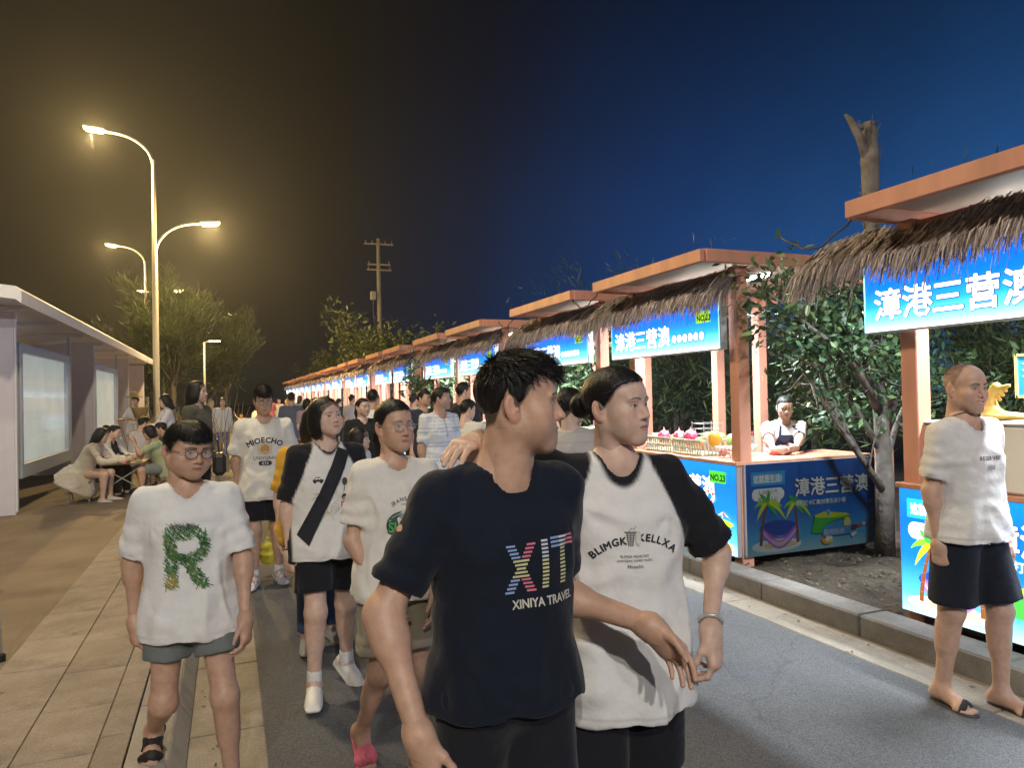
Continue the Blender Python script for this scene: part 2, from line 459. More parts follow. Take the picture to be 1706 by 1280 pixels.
def hair_field(h, o):
    kind = o['hair']
    big = kind in ('bob','bobkid','long')
    F = Field((-.125,-.135,-.235), (.125,.20,.155), h)
    vol = o.get('hairvol', 1.0)
    if kind in ('short','fringe'):
        F.op(ell((0,.014,.030), (.0795,.0990,.0860)))
        F.op(ell((0,-.014,.066), (.066*1.02,.080,.050+.012*vol)), .025)
        F.op(ell((0,-.052,.072), (.050,.040,.024+.010*vol)), .02)
    elif kind == 'tied':
        F.op(ell((0,.014,.033), (.0795,.0990,.0865)))
        F.op(ell((0,-.018,.052), (.065,.070,.052)), .03)
    else:
        F.op(ell((0,.016,.032), (.086,.104,.094)))
        F.op(ell((0,.018,-.040), (.099,.100,.112)), .03)
        if kind == 'long': F.op(cone((0,.05,-.06), (0,.075,-.21), .085, .070), .04)
    az, zz = HAIRLINE[kind]
    st = o.get('style', 0.0); hw = 1.0 if kind in ('short','fringe') else .25
    def cut(f, X, Y, Z):
        ph = np.degrees(np.arctan2(np.abs(X), -(Y-.010)))
        zl = np.interp(ph, az, zz).astype(np.float32)
        zl = zl + hw*(.006*np.sin(X*160+st)*(ph < 50) + .004*np.sin(ph*.5+Z*40))
        sc = 1.0 if not big else .6
        b = (zl-Z)*sc
        k = .012
        hh = np.maximum(k-np.abs(f-b), 0)/k
        return np.maximum(f, b)+hh*hh*k*.25
    F.whole(cut)
    if big:   # room for the neck and the face inside the curtain
        F.op(ell((0,-.045,-.055), (.066,.085,.095)), .01, 's')
        F.op(cone((0,.0,-.10), (0,.01,-.30), .060, .066), .01, 's')
    if kind == 'tied':
        F.op(ell((0,.10,.012), (.022,.022,.022)), .02)
        if o.get('tail', 'bun') == 'bun': F.op(ell((0,.128,.0), (.040,.034,.040)), .012)
        else:
            F.op(cone((0,.112,.005), (0,.128,-.07), .022, .026), .015); F.op(cone((0,.128,-.07), (.0,.112,-.20), .026, .012), .015)
    return F

def strands(V, N, o, n, rng, length=.035, lift=.25, width=.0016):
    """tufts of hair growing out of the cap and lying along it"""
    kind = o['hair']; i = rng.randint(0, len(V), n); P = V[i]; Nn = N[i]
    if kind in ('short','fringe'):
        crown = np.array([.01,.055,.12]); D = P-crown
        D = D*np.array([1,1,.9]); D[:,1] -= .03*(P[:,2] > .06)
        L = length*rng.uniform(.5,1.1,n)*np.where(P[:,2] > .05, 1.15, .55)
        lf = lift*np.where(P[:,2] > .05, 1.3, .25); sag = np.ones(n)
    elif kind == 'tied':
        D = np.array([0,.105,.012])-P; tail = P[:,1] > .108
        if o.get('tail','bun') == 'bun': q = P-np.array([0,.128,0]); D[tail] = np.stack([q[:,2],-.2*q[:,0],-q[:,0]+.02],1)[tail]
        else: D[tail] = [0,.02,-1]
        L = length*rng.uniform(.6,1.1,n); lf = np.where(rng.rand(n) < .05, .45, .04); L[tail] *= .7
        L *= np.where(Nn[:,1] < -.6, .4, 1); sag = np.full(n, .9)
    else:
        keep = (Nn[:,0]*P[:,0]+Nn[:,1]*(P[:,1]-.01)+Nn[:,2]*np.maximum(P[:,2],0)) > .02
        P, Nn = P[keep], Nn[keep]; n = len(P)
        D = np.stack([P[:,0]*1.6, (P[:,1]-.01)*1.2, np.full(n,-.09)],1); L = length*rng.uniform(.7,1.3,n); lf = np.where(rng.rand(n) < .04, .30, .02)
        sag = np.where(P[:,2] > .02, .9, .25); L = np.minimum(L, np.maximum(P[:,2]-o.get('hairend',-.15), .012))
    D = D+rng.normal(size=(n,3))*(.018 if kind in ('short','fringe') else .006)*(np.linalg.norm(D,axis=1)[:,None]/.1)
    D = D-(D*Nn).sum(1)[:,None]*Nn; D /= np.linalg.norm(D,axis=1)[:,None]+1e-9
    S = np.cross(D, Nn); pts = []
    for t in (0,.35,.7,1.0):
        s = L*t
        c = P - Nn*.003 + D*s[:,None] + Nn*(lf*s - sag*s*s/(2*.095))[:,None]
        w = width*(1-.85*t)
        pts.append((c-S*w, c+S*w))
    VV = np.stack([p for q in pts for p in q],1).reshape(-1,3)
    b = np.arange(n)[:,None]*8; F = []
    for k in range(3): F.append(np.concatenate([b+2*k, b+2*k+1, b+2*k+3, b+2*k+2],1))
    return VV, np.concatenate(F)

# ---------------------------------------------------------------- bodies
def hand_prims(w, d, t, side, s, curl, spread=.0, thumb=.5, index=None):
    """prims of a hand; w wrist, d fingers direction, t thumb direction, s hand length"""
    d = nrm(d); t = nrm(np.asarray(t)-np.dot(t,d)*d); n = np.cross(d,t)*side
    out = []; K = []
    offs = (.165,.055,-.055,-.155); base = (.50,.52,.50,.45); lens = (.43,.48,.44,.35); rad = (.046,.048,.045,.039)
    for i in range(4):
        k = w + d*s*base[i] + t*s*offs[i] - n*s*.005*abs(i-1.3)
        K.append(k)
        out.append((cone(w+d*s*.04+t*s*offs[i]*.45, k, s*.072, s*.054), .035*s/.18))
    for i in range(4):
        c = curl[i] if isinstance(curl,(list,tuple)) else curl
        a = 0; p = K[i]; ff = nrm(d + t*(offs[i]*spread))
        r = rad[i]*s
        for j, (fr, cj) in enumerate(((.45,.75),(.31,1.0),(.24,.7))):
            a += c*cj
            dirn = ff*math.cos(a)+n*math.sin(a)
            q = p + dirn*lens[i]*s*fr
            out.append((cone(p, q, r*(1-.07*j), r*(.93-.07*j)), .006 if j == 0 else .004))
            p = q
    th = thumb
    b = w + d*s*.13 + t*s*.13 + n*s*.02
    d1 = nrm(d*.80+t*(.62-.25*th)+n*(.18+.35*th)); d2 = nrm(d*.95+t*(.25-.3*th)+n*(.15+.5*th)); d3 = nrm(d*1.0+t*(.05-.2*th)+n*(.15+.6*th))
    p1 = b+d1*s*.22; p2 = p1+d2*s*.17; p3 = p2+d3*s*.12
    out += [(cone(b, p1, s*.068, s*.052), .02), (cone(p1, p2, s*.052, s*.047), .006), (cone(p2, p3, s*.046, s*.038), .005)]
    return out

def foot_prims(a, f, s, toes=True, pitch=0.0):
    """a ankle joint, f forward (horizontal), s foot length; pitch>0 lifts the heel"""
    f = nrm(f); up = np.array([0,0,1.]); l = np.cross(up, f)
    if pitch:
        R = rot_ax(l, pitch); f = R@f; up = R@up
    g = lambda x, y, z: a + f*(x*s) + l*(y*s) + up*(z*s)
    o = [(ball(g(-.14,0,-.13), s*.125), .03), (cone(g(-.10,0,-.15), g(.45,.02,-.20), s*.115, s*.085), .03),
         (cone(g(.0,0,-.02), g(.42,.03,-.19), s*.13, s*.085), .04), (cone(g(.42,.11,-.225), g(.42,-.13,-.235), s*.065, s*.055), .03)]
    return o, g

class Pose: pass
def solve(o):
    """joint positions in the person's own frame: faces -Y, +X is the person's left"""
    H = o['H']; p = Pose(); p.H = H
    w = o.get('build', 1.0); p.w = w
    legs = o.get('legs', {})
    p.drop = {}
    for s, nm in ((1,'L'),(-1,'R')):
        lg = legs.get(nm, {})
        p.drop[nm] = (nrm(lg.get('thigh', (s*.02,-.02,-1))), nrm(lg.get('shin', (s*.01,.04,-1))), lg.get('foot', (s*.25,-1,0)), lg.get('pitch', 0.0))
    th, sh = .240*H, .235*H
    gz = o.get('ground', {})
    need = []
    for nm in p.drop:
        t, c, f, pi = p.drop[nm]
        need.append(-t[2]*th - c[2]*sh + .045*H + .06*H*math.sin(pi) + gz.get(nm, 0.0))
    pz = o.get('pelvis', max(need))
    p.P = np.array([0,0,pz])
    lean, side, tw = o.get('lean', 0.0), o.get('side', 0.0), o.get('twist', 0.0)
    u = nrm((math.sin(side), -math.sin(lean), math.cos(lean)*math.cos(side))); p.u = u
    p.hl = nrm((math.cos(o.get('hiptwist',0)), math.sin(o.get('hiptwist',0)), 0))
    sl = np.array([math.cos(tw), math.sin(tw), 0]); sl = nrm(sl-np.dot(sl,u)*u); p.sl = sl
    tilt = o.get('tilt', 0.0); p.shl = nrm(sl*math.cos(tilt)+u*math.sin(tilt))
    p.fr = np.cross(u, p.sl)*-1.0   # forward
    if p.fr[1] > 0 and abs(tw) < 1.5: p.fr = -p.fr
    p.S = p.P + u*.290*H
    shw = o.get('shw', .105)*H*(.5+.5*w)
    hunch = o.get('hunch', {})
    p.sh = {}; p.el = {}; p.wr = {}; p.ad = {}
    for s, nm in ((1,'L'),(-1,'R')):
        ar = o.get('arms', {}).get(nm, {})
        up = nrm(ar.get('up', (s*.12,.03,-1))); fo = nrm(ar.get('fore', (s*.05,-.12,-1)))
        p.sh[nm] = p.S + p.shl*s*shw + u*(ar.get('shrug', 0.0)-o.get('slope', .014)*H)
        al = o.get('armlen', 1.0)
        p.el[nm] = p.sh[nm] + up*.172*H*al
        p.wr[nm] = p.el[nm] + fo*.148*H*al
        hd = nrm(ar.get('hand', fo)); p.ad[nm] = (up, fo, hd, nrm(ar.get('thumb', (-s*.25,-1,0))))
    p.hip = {}; p.kn = {}; p.an = {}
    for s, nm in ((1,'L'),(-1,'R')):
        t, c, f, pi = p.drop[nm]
        p.hip[nm] = p.P + p.hl*s*.050*H*(.6+.4*w) + np.array([0,0,-.005])
        p.kn[nm] = p.hip[nm] + t*th; p.an[nm] = p.kn[nm] + c*sh
    p.neck = p.S + u*.018*H + p.fr*-.006
    hs = o.get('hs', H/1.68*.98 if H > 1.55 else .93); p.hs = hs
    hp = o.get('head', (0,0,0))   # yaw (to own left +), pitch (down +), roll
    p.HR = rot_z(hp[0])@rot_x(hp[1])@rot_y(hp[2])
    fwd = o.get('headfwd', .012)
    p.HC = p.neck + u*(.078*H if H > 1.45 else .074*H)*1.03 + p.fr*fwd + np.array([0,0,.02]) + p.HR@np.asarray(o.get('headoff',(0,0,0)),float)
    return p

def body_field(o, p, h, hands=True, feetdetail=True):
    H, w, S = p.H, p.w, p.H/1.7
    pts = np.array([p.P, p.S, p.HC]+list(p.el.values())+list(p.wr.values())+list(p.kn.values())+list(p.an.values()))
    F = Field(pts.min(0)-.17*S, pts.max(0)+np.array([.17,.17,.02])*S, h)
    u, l, fr = p.u, p.sl, p.fr; hl = p.hl
    F.op(cone(p.P+hl*.045*S+u*.03, p.P-hl*.045*S+u*.03, .105*S*w, .105*S*w), .05)
    F.op(cone(p.P+u*.08*H, p.P+u*.16*H, .105*S*w, .110*S*w), .06)
    F.op(cone(p.P+u*.20*H+l*.05*S, p.P+u*.20*H-l*.05*S, .105*S*w, .105*S*w), .06)
    F.op(cone(p.S-u*.05*H+l*.08*S, p.S-u*.05*H-l*.08*S, .075*S*w, .075*S*w), .05)
    hb = p.HC + p.HR@np.array([0,.025,-.09])*p.hs
    nr = o.get('neck', .055)*p.hs
    F.op(cone(p.neck-u*.02, hb, nr+.003, nr-.002), .03)
    for s, nm in ((1,'L'),(-1,'R')):
        F.op(cone(p.neck-u*.012, p.sh[nm]-l*s*.012-u*.008, .040*S, .038*S), .04)
        up, fo, hd, tb = p.ad[nm]
        a = o.get('arm', 1.0)*S
        F.op(ball(p.sh[nm], .047*a), .03)
        F.op(cone(p.sh[nm], p.el[nm], .046*a, .038*a), .02)
        m = p.sh[nm]+(p.el[nm]-p.sh[nm])*.5
        F.op(ell(m - fo*.004, (.044*a,.046*a,.075*a), None), .03)
        q = p.el[nm]+(p.wr[nm]-p.el[nm])*.22
        F.op(cone(p.el[nm], p.wr[nm], .039*a, .0255*a), .02)
        F.op(cone(p.el[nm], q, .038*a, .041*a), .03)
        if hands:
            hl_ = .108*H*o.get('handsize',1.0); ar = o.get('arms', {}).get(nm, {})
            for pr, k in hand_prims(p.wr[nm], hd, tb, s, hl_, ar.get('curl', .35), ar.get('spread', .1), ar.get('thumbin', .4)): F.op(pr, k)
        b = o.get('leg', 1.0)*S
        t, c, f, pi = p.drop[nm]
        F.op(cone(p.hip[nm], p.kn[nm], .082*b*w, .053*b), .04)
        F.op(ball(p.kn[nm]+nrm(np.cross(l,c))*0, .054*b), .03)
        F.op(cone(p.kn[nm], p.an[nm], .051*b, .034*b), .03)
        back = nrm(np.cross(np.cross(c, fr), c)); back = -back
        F.op(cone(p.kn[nm]+c*.05*H+back*.018*b, p.kn[nm]+c*.105*H+back*.014*b, .047*b, .040*b), .04)
        fp, g = foot_prims(p.an[nm], f, .150*H, True, pi)
        for pr, k in fp: F.op(pr, k)
        if feetdetail:
            for y, x, r in ((.115,.70,.055),(.055,.73,.040),(.0,.71,.037),(-.055,.67,.035),(-.11,.61,.034)):
                yy = y*(1 if s < 0 else -1)*-1 if False else y*s*-1
                F.op(cone(g(.45,yy*.95,-.225), g(x-.06,yy*1.05,-.245), r*.9*.150*H, r*.15*H), .004)
    return F

def torso_loft(o, p, prof, power=2.3):
    """cloth round the trunk; prof rows: height along the spine /H, half width /H, front depth /H, back depth /H"""
    P = p.P; u = p.u; H = p.H
    t = np.array([r[0] for r in prof])*H; rx = np.array([r[1] for r in prof])*H; rf = np.array([r[2] for r in prof])*H; rb = np.array([r[3] for r in prof])*H
    w = p.w
    hl, sl = p.hl, p.sl
    bell = o.get('belly', 0.0)
    def fn(X, Y, Z):
        x, y, z = X-P[0], Y-P[1], Z-P[2]
        tt = x*u[0]+y*u[1]+z*u[2]
        f = np.clip(tt/(.29*H), 0, 1); f = f*f*(3-2*f)
        lx = hl[0]+(sl[0]-hl[0])*f; ly = hl[1]+(sl[1]-hl[1])*f
        L = np.sqrt(lx*lx+ly*ly); lx, ly = lx/L, ly/L
        px, py = x-tt*u[0], y-tt*u[1]
        a = px*lx+py*ly; b = px*ly-py*lx     # b>0 in front
        RX = np.interp(tt, t, rx).astype(np.float32)*(.35+.65*w); RF = np.interp(tt, t, rf).astype(np.float32)*w; RB = np.interp(tt, t, rb).astype(np.float32)*w
        if bell: RF = RF + bell*np.exp(-((tt-.09*H)/(.07*H))**2)
        RY = np.where(b > 0, RF, RB)
        q = (np.abs(a/RX)**power+np.abs(b/RY)**power+1e-9)**(1/power)
        d = (q-1)*np.minimum(RX, RY)*.9
        return np.maximum(d, np.maximum(t[0]-tt, tt-t[-1]))
    m = max(rx.max(), rf.max())*1.25*max(1, w)+bell
    ends = np.array([P+u*t[0], P+u*t[-1]])
    return ends.min(0)-m, ends.max(0)+m, fn

TEE = [(-.085,.121,.099,.100),(-.03,.120,.096,.099),(.06,.109,.083,.084),(.13,.106,.078,.074),(.19,.113,.078,.076),(.235,.117,.070,.072),(.265,.108,.056,.064),(.287,.082,.043,.054),(.300,.050,.036,.046)]
def shirt_field(o, p, h):
    c = o['shirt']; H = p.H; S = H/1.7; u = p.u
    prof = [list(r) for r in c.get('prof', TEE)]
    hem = c.get('hem', -.085); loose = c.get('loose', 1.0)
    for r in prof:
        k = loose if r[0] < .2 else 1+(loose-1)*.4
        r[1] *= k; r[2] *= k; r[3] *= k
    prof[0][0] = hem
    if hem < prof[1][0]-.2: pass
    pts = np.array([p.P+u*hem*H, p.S]+list(p.sh.values())+list(p.el.values()))
    F = Field(pts.min(0)-.2*S, pts.max(0)+.12*S, h)
    F.op(torso_loft(o, p, prof))
    a_ = .45+.55*max(o.get('arm',1.0),.9)
    sl = c.get('sleeve', .125); sr = c.get('sr', .060)*S*c.get('sleeveloose', 1.0)
    for s, nm in ((1,'L'),(-1,'R')):
        F.op(cone(p.neck-u*.012*H, p.sh[nm]-p.shl*s*.004-u*.004, .052*S, .056*S*a_), .045)
    r1 = o.get('bottom', {}).get('r1', .10)
    for s, nm in ((1,'L'),(-1,'R')):
        if p.drop[nm][0][2] < -.5: F.op(cone(p.hip[nm]+np.array([0,0,.02]), p.hip[nm]+p.drop[nm][0]*.11*H, (r1+.013)*S*p.w, (r1+.011)*S*p.w), .04)
    # the hem, hollow behind it
    thk = max(.009, 2.0*h+.001)
    outer = F.f.copy()
    def clip(f, X, Y, Z):
        hm = u*hem*H+p.P; sk = c.get('hemskew', (0,0))
        q = (X-hm[0])*-u[0]+(Y-hm[1])*-u[1]+(Z-hm[2])*-u[2] + sk[0]*(X-hm[0]) + sk[1]*(Y-hm[1])
        q = q + .005*np.sin(X*31+Y*27)
        lowp = ((X-p.P[0])*u[0]+(Y-p.P[1])*u[1]+(Z-p.P[2])*u[2]) < .10*H
        g = np.where(lowp, np.maximum(f, q), f)
        return np.where(lowp, np.maximum(g, -np.maximum(outer+thk, -(q+.07))), g)
    F.whole(clip)
    trunk = F.f
    for s, nm in ((1,'L'),(-1,'R')):
        up, fo, hd, tb = p.ad[nm]
        if sl <= 0: continue
        F.f = np.full_like(trunk, .2); st = p.sh[nm]-p.shl*s*.002
        if sl <= .165:
            e = p.sh[nm]+up*sl*H; F.op(cone(st, e+up*.03, .061*S*a_, max(sr,.062*S*a_)), 0); dcut = up
        else:
            rem = sl*H-.172*H; e = p.el[nm]+fo*rem; dcut = fo
            F.op(cone(st, p.el[nm], .061*S*a_, .054*S*a_), 0); F.op(cone(p.el[nm], e+fo*.02, .054*S*a_, .046*S*a_), .02)
        sf = F.f; X, Y, Z = F.ax[0][:,None,None], F.ax[1][None,:,None], F.ax[2][None,None,:]
        q = ((X-e[0])*dcut[0]+(Y-e[1])*dcut[1]+(Z-e[2])*dcut[2]).astype(np.float32)
        sf = np.maximum(np.maximum(sf, q), -np.maximum(sf+thk, -(q+.05)))
        k = .022; hh = np.maximum(k-np.abs(trunk-sf), 0)/k
        trunk = (np.minimum(trunk, sf)-hh*hh*k*.25).astype(np.float32)
    F.f = trunk
    hb = p.HC + p.HR@np.array([0,.02,-.09])*p.hs
    nr = o.get('neck', .055)*p.hs + c.get('neckgap', .010)
    a = p.neck-u*.03+p.fr*.010; F.op(cone(a, p.neck+u*.12, nr+.004, nr), .006, 's')
    nd = c.get('neckdrop', .012)
    F.op(ball(p.neck+p.fr*(.045+nd*.5)+u*(.020-nd), nr*.72), .012, 's')
    if c.get('vneck'): F.op(cone(p.neck+p.fr*.07, p.neck+p.fr*.105-u*c['vneck'], .022, .006), .01, 's')
    return F

def folds(V, N, o, p, amp):
    H = p.H; c = o['shirt']; seed = o.get('seed', 1)
    q = (V-p.P)@p.u
    D = np.zeros(len(V))
    low = sstep(-q, -.16*H, .09*H)
    th = np.arctan2((V-p.P)@p.fr, (V-p.P)@p.sl)
    amp = amp*1.5
    D += amp*.9*low*np.sin(th*7+wob(V,14,seed)*2.5+seed)
    D += amp*.8*wob(V*np.array([1,1,.55]), 30, seed)*(.4+.6*low)
    D += amp*.30*wob(V, 75, seed+1)
    rd = 1-np.abs(wob(V*np.array([1,1,.7])+.02*wob(V,22,seed+4)[:,None], 24, seed+3)); D += amp*.9*(sstep(rd,.55,1)-.4)
    for nm, s in (('L',1),('R',-1)):
        a = p.sh[nm]-p.u*.055*H-p.sl*s*.015*H
        r = V-a; d = np.linalg.norm(r, axis=1); an = np.arctan2(r@p.u, r@p.sl*s)
        D += amp*.75*np.sin(an*6.0+wob(V,16,seed+2)*2.2)*np.exp(-(d/.13)**2)*sstep(d,.03,.09)*sstep(-(r@p.u),-.03,.05)
        sl = p.sh[nm]+p.ad[nm][0]*.11*H; D += amp*.8*np.sin(((V-sl)@p.ad[nm][0])*95+wob(V,25,seed)*2)*np.exp(-(np.linalg.norm(V-sl,axis=1)/.075)**2)
    g = (V-p.neck); g = g-(g@p.u)[:,None]*p.u; nk = sstep(np.linalg.norm(g,axis=1), .075*H/1.7, .125*H/1.7)
    nk = np.where(q > .24*H, nk, 1.0)
    for nm in ('L','R'):
        e = p.sh[nm]+p.ad[nm][0]*c.get('sleeve',.125)*H; nk = nk*(1-.85*np.exp(-(((V-e)@p.ad[nm][0])/.022)**2)*(np.linalg.norm(V-e,axis=1) < .11*H/1.7))
    nk = nk*(1-.6*np.exp(-((q-c.get('hem',-.085)*H)/.02)**2))
    return V+N*(D*nk-amp*.1)[:,None]

def legs_field(o, p, h, length, r1, r2, flare=1.0, hollow=True, cuff=0.0, skirt=False):
    """shorts or trousers: length /H measured down from the hip along the leg"""
    H = p.H; S = H/1.7; w = p.w
    pts = np.array([p.P]+list(p.hip.values())+list(p.kn.values())+list(p.an.values()))
    F = Field(pts.min(0)-.19*S, pts.max(0)+.19*S+np.array([0,0,.06]), h)
    F.op(cone(p.P+p.hl*.046*S+p.u*.06*H, p.P-p.hl*.046*S+p.u*.06*H, .107*S*w, .107*S*w), .04)
    F.op(cone(p.P+p.hl*.050*S, p.P-p.hl*.050*S, .117*S*w, .117*S*w), .05)
    ends = []
    for s, nm in ((1,'L'),(-1,'R')):
        t, c, f, pi = p.drop[nm]; hp, kn = p.hip[nm], p.kn[nm]; L = length*H; th = .240*H
        if L <= th*1.02:
            e = hp+t*L; e2 = hp+t*(L+.03); F.op(cone(hp+p.hl*s*.004, e2, r1*S*w, r2*S), .035); d = t
        else:
            F.op(cone(hp, kn, r1*S*w, r1*.74*S), .035); e = kn+c*(L-th); F.op(cone(kn, kn+c*(L-th+.02), r1*.72*S, r2*S), .03); d = c
        if cuff: F.op(cone(e-d*cuff, e+d*.01, r2*S+.009, r2*S+.009), .003)
        ends.append((e, d, r2*S))
    outer = F.f.copy()
    def clip(f, X, Y, Z):
        g = f
        for (e, d, r), s in zip(ends, (1,-1)):
            q = (X-e[0])*d[0]+(Y-e[1])*d[1]+(Z-e[2])*d[2]
            m = np.sqrt((X-e[0])**2+(Y-e[1])**2+(Z-e[2])**2) < r*1.9
            other = ends[1] if s == 1 else ends[0]
            m &= ((X-e[0])**2+(Y-e[1])**2+(Z-e[2])**2) < ((X-other[0][0])**2+(Y-other[0][1])**2+(Z-other[0][2])**2)+.0
            g = np.where(m, np.maximum(g, q), g)
            if hollow: g = np.where(m, np.maximum(g, -np.maximum(outer+max(.008, 2.0*h+.001), -(q+.06))), g)
        return g
    F.whole(clip)
    return F

def shoe_field(o, p, nm, h, kind):
    H = p.H; t, c, f, pi = p.drop[nm]; s = .150*H; a = p.an[nm]
    _, g = foot_prims(a, f, s, True, pi)
    pts = np.array([g(-.35,-.3,-.4), g(.95,.3,.3), g(-.35,.3,.3), g(.95,-.3,-.4)])
    F = Field(pts.min(0)-.03, pts.max(0)+.03, h)
    up = nrm(g(0,0,1)-g(0,0,0)); ff = nrm(g(1,0,0)-g(0,0,0)); ll = nrm(g(0,1,0)-g(0,0,0)); R = np.stack([ff,ll,up],1)
    if kind == 'sneaker':
        F.op(cone(g(-.16,0,-.16), g(.40,.0,-.17), s*.150, s*.135), .03); F.op(ell(g(.50,.0,-.19), (s*.27,s*.165,s*.125), R), .03)
        F.op(cone(g(-.05,0,-.05), g(.28,.0,-.12), s*.155, s*.12), .03); F.op(cone(g(-.06,0,.02), g(-.04,0,.10), s*.155, s*.150), .02)
        F.op(cone(g(-.04,0,.06), g(-.02,0,.22), s*.118, s*.118), .004, 's')
        sole = (cone(g(-.17,0,-.275), g(.0,0,-.275), s*.150, s*.145), cone(g(0,0,-.275), g(.52,0,-.275), s*.145, s*.178))
        for q in sole: F.op(q, .01)
        F.op(rbox(g(.28,0,-.265), (s*.56,s*.178,s*.055), .02, R), .02)
    else:
        F.op(cone(g(-.14,0,-.30), g(.45,0,-.30), s*.135, s*.165), .0); F.op(ell(g(.52,0,-.30), (s*.26,s*.185,s*.2), R), .02)
        F.op(half(g(0,0,-.255), up, F.lo, F.lo+F.h*F.n), 0, 'i')
    F.op(half(g(0,0,-.325), -up, F.lo, F.lo+F.h*F.n), .004, 'i')
    return F, g
# ---------------------------------------------------------------- lamps and lights (the street lamps and stall tubes of the place)
def area_light(name, parent, loc, energy, col, size=(.5,.25), rot=(0,0,0), spread=170):
    l = bpy.data.lights.new(name, 'AREA'); l.shape = 'RECTANGLE'; l.size, l.size_y = size; l.energy = energy; l.color = col; l.spread = R_(spread)
    o = bpy.data.objects.new(name, l); COL.objects.link(o); o.location = loc; o.rotation_euler = rot
    if parent is not None: o.parent = parent; KIDS.setdefault(parent.name, []).append(o)
    return o
SODIUM = (1.0,.77,.42)
M_GALV = mat('galvanised', (.42,.42,.40), rough=.45, metal=.3, noise=.08, nscale=3)
M_LAMPGLOW = mat('lamp_lens', (.9,.8,.6), emit=(1,.72,.22), estr=70)
M_LEDGLOW = mat('led_lens', (.9,.9,.9), emit=(1,.95,.82), estr=14)
def street_lamp(x, y, top, left, right, label, watt, group='street lamps along the pavement', tint_=(1.0,.66,.24)):
    r = empty('street_lamp', (x, y, 0)); tag(r, label, 'street lamp', group)
    m = MB(); m.lathe((0,0,.1), [(.13,0),(.13,.5),(.10,.55),(.085,top*.55),(.055,top-.9)], 14); m.build('pole', M_GALV, r, True)
    m = MB(); m.lathe((0,0,.1), [(.20,0),(.20,.03),(.14,.05)], 12); m.build('base_plate', M_GALV, r)
    for s, (dx, z), z0 in ((-1,left,top-.95),(1,right,right[1]-1.05)):
        pts = []
        for k in range(13):
            t = k/12; a = t*math.pi/2; pts.append((s*dx*(1-math.cos(a))*.92+s*.02, 0, z0+(z-z0)*math.sin(a)))
        pts.append((s*dx, 0, z+.03)); m = MB(); m.tube(pts, [.05]*6+[.042]*8, 8); arm = m.build('arm', M_GALV, r, True)
        R = Matrix.Rotation(s*-.10, 3, 'Y'); hx = s*(dx+.28)
        m = MB(); m.box((hx,0,z+.06), (.62,.26,.09), R, .03); hd = m.build('lamp_head', M_GALV, r)
        m = MB(); m.box((hx,0,z+.0), (.46,.20,.05), R, .012); m.build('lens', M_LAMPGLOW, hd)
        l = bpy.data.lights.new('lamp_light', 'POINT'); l.energy = watt*3.0; l.color = tint_; l.shadow_soft_size = .12
        o = bpy.data.objects.new('lamp_light', l); COL.objects.link(o); o.location = (hx,0,z-.20); o.parent = r
    return r
street_lamp(-2.1, 25.4, 10.0, (1.35,9.95), (1.35,7.25), 'tall double-armed street lamp glowing yellow above the dark casuarina tree', 1150)
street_lamp(-4.1, 43.9, 10.0, (1.35,9.95), (1.35,7.6), 'smaller looking double-armed street lamp just left of the tall one, farther along the pavement', 700)
street_lamp(-4.6, 61.8, 10.0, (1.2,10.0), (1.2,9.4), 'farthest street lamp, two yellow lights low beside the tall pole', 300)
street_lamp(-2.5, 6.6, 10.0, (1.35,9.95), (1.35,7.25), 'street lamp standing beside the paved plaza outside the left of the picture', 270, tint_=(1.0,.82,.55))
street_lamp(-2.5, -9.5, 10.0, (1.35,9.95), (1.35,7.25), 'street lamp standing behind the photographer by the kerb', 760, tint_=(1.0,.95,.90))
r = empty('led_lamp', (-.80,29,0)); tag(r, 'slim pole lamp with one flat white light in front of the casuarina', 'street lamp')
m = MB(); m.tube([(0,0,.1),(0,0,3.70)], .04, 8); m.build('pole', M_GALV, r, True)
m = MB(); m.tube([(0,0,3.68),(.16,0,3.74)], .022, 6); m.build('arm', M_GALV, r); m = MB(); m.box((.36,0,3.76),(.44,.18,.04),None,.012); h_ = m.build('lamp_head', M_GALV, r); m = MB(); m.box((.36,0,3.735),(.38,.14,.02)); m.build('lens', M_LEDGLOW, h_)

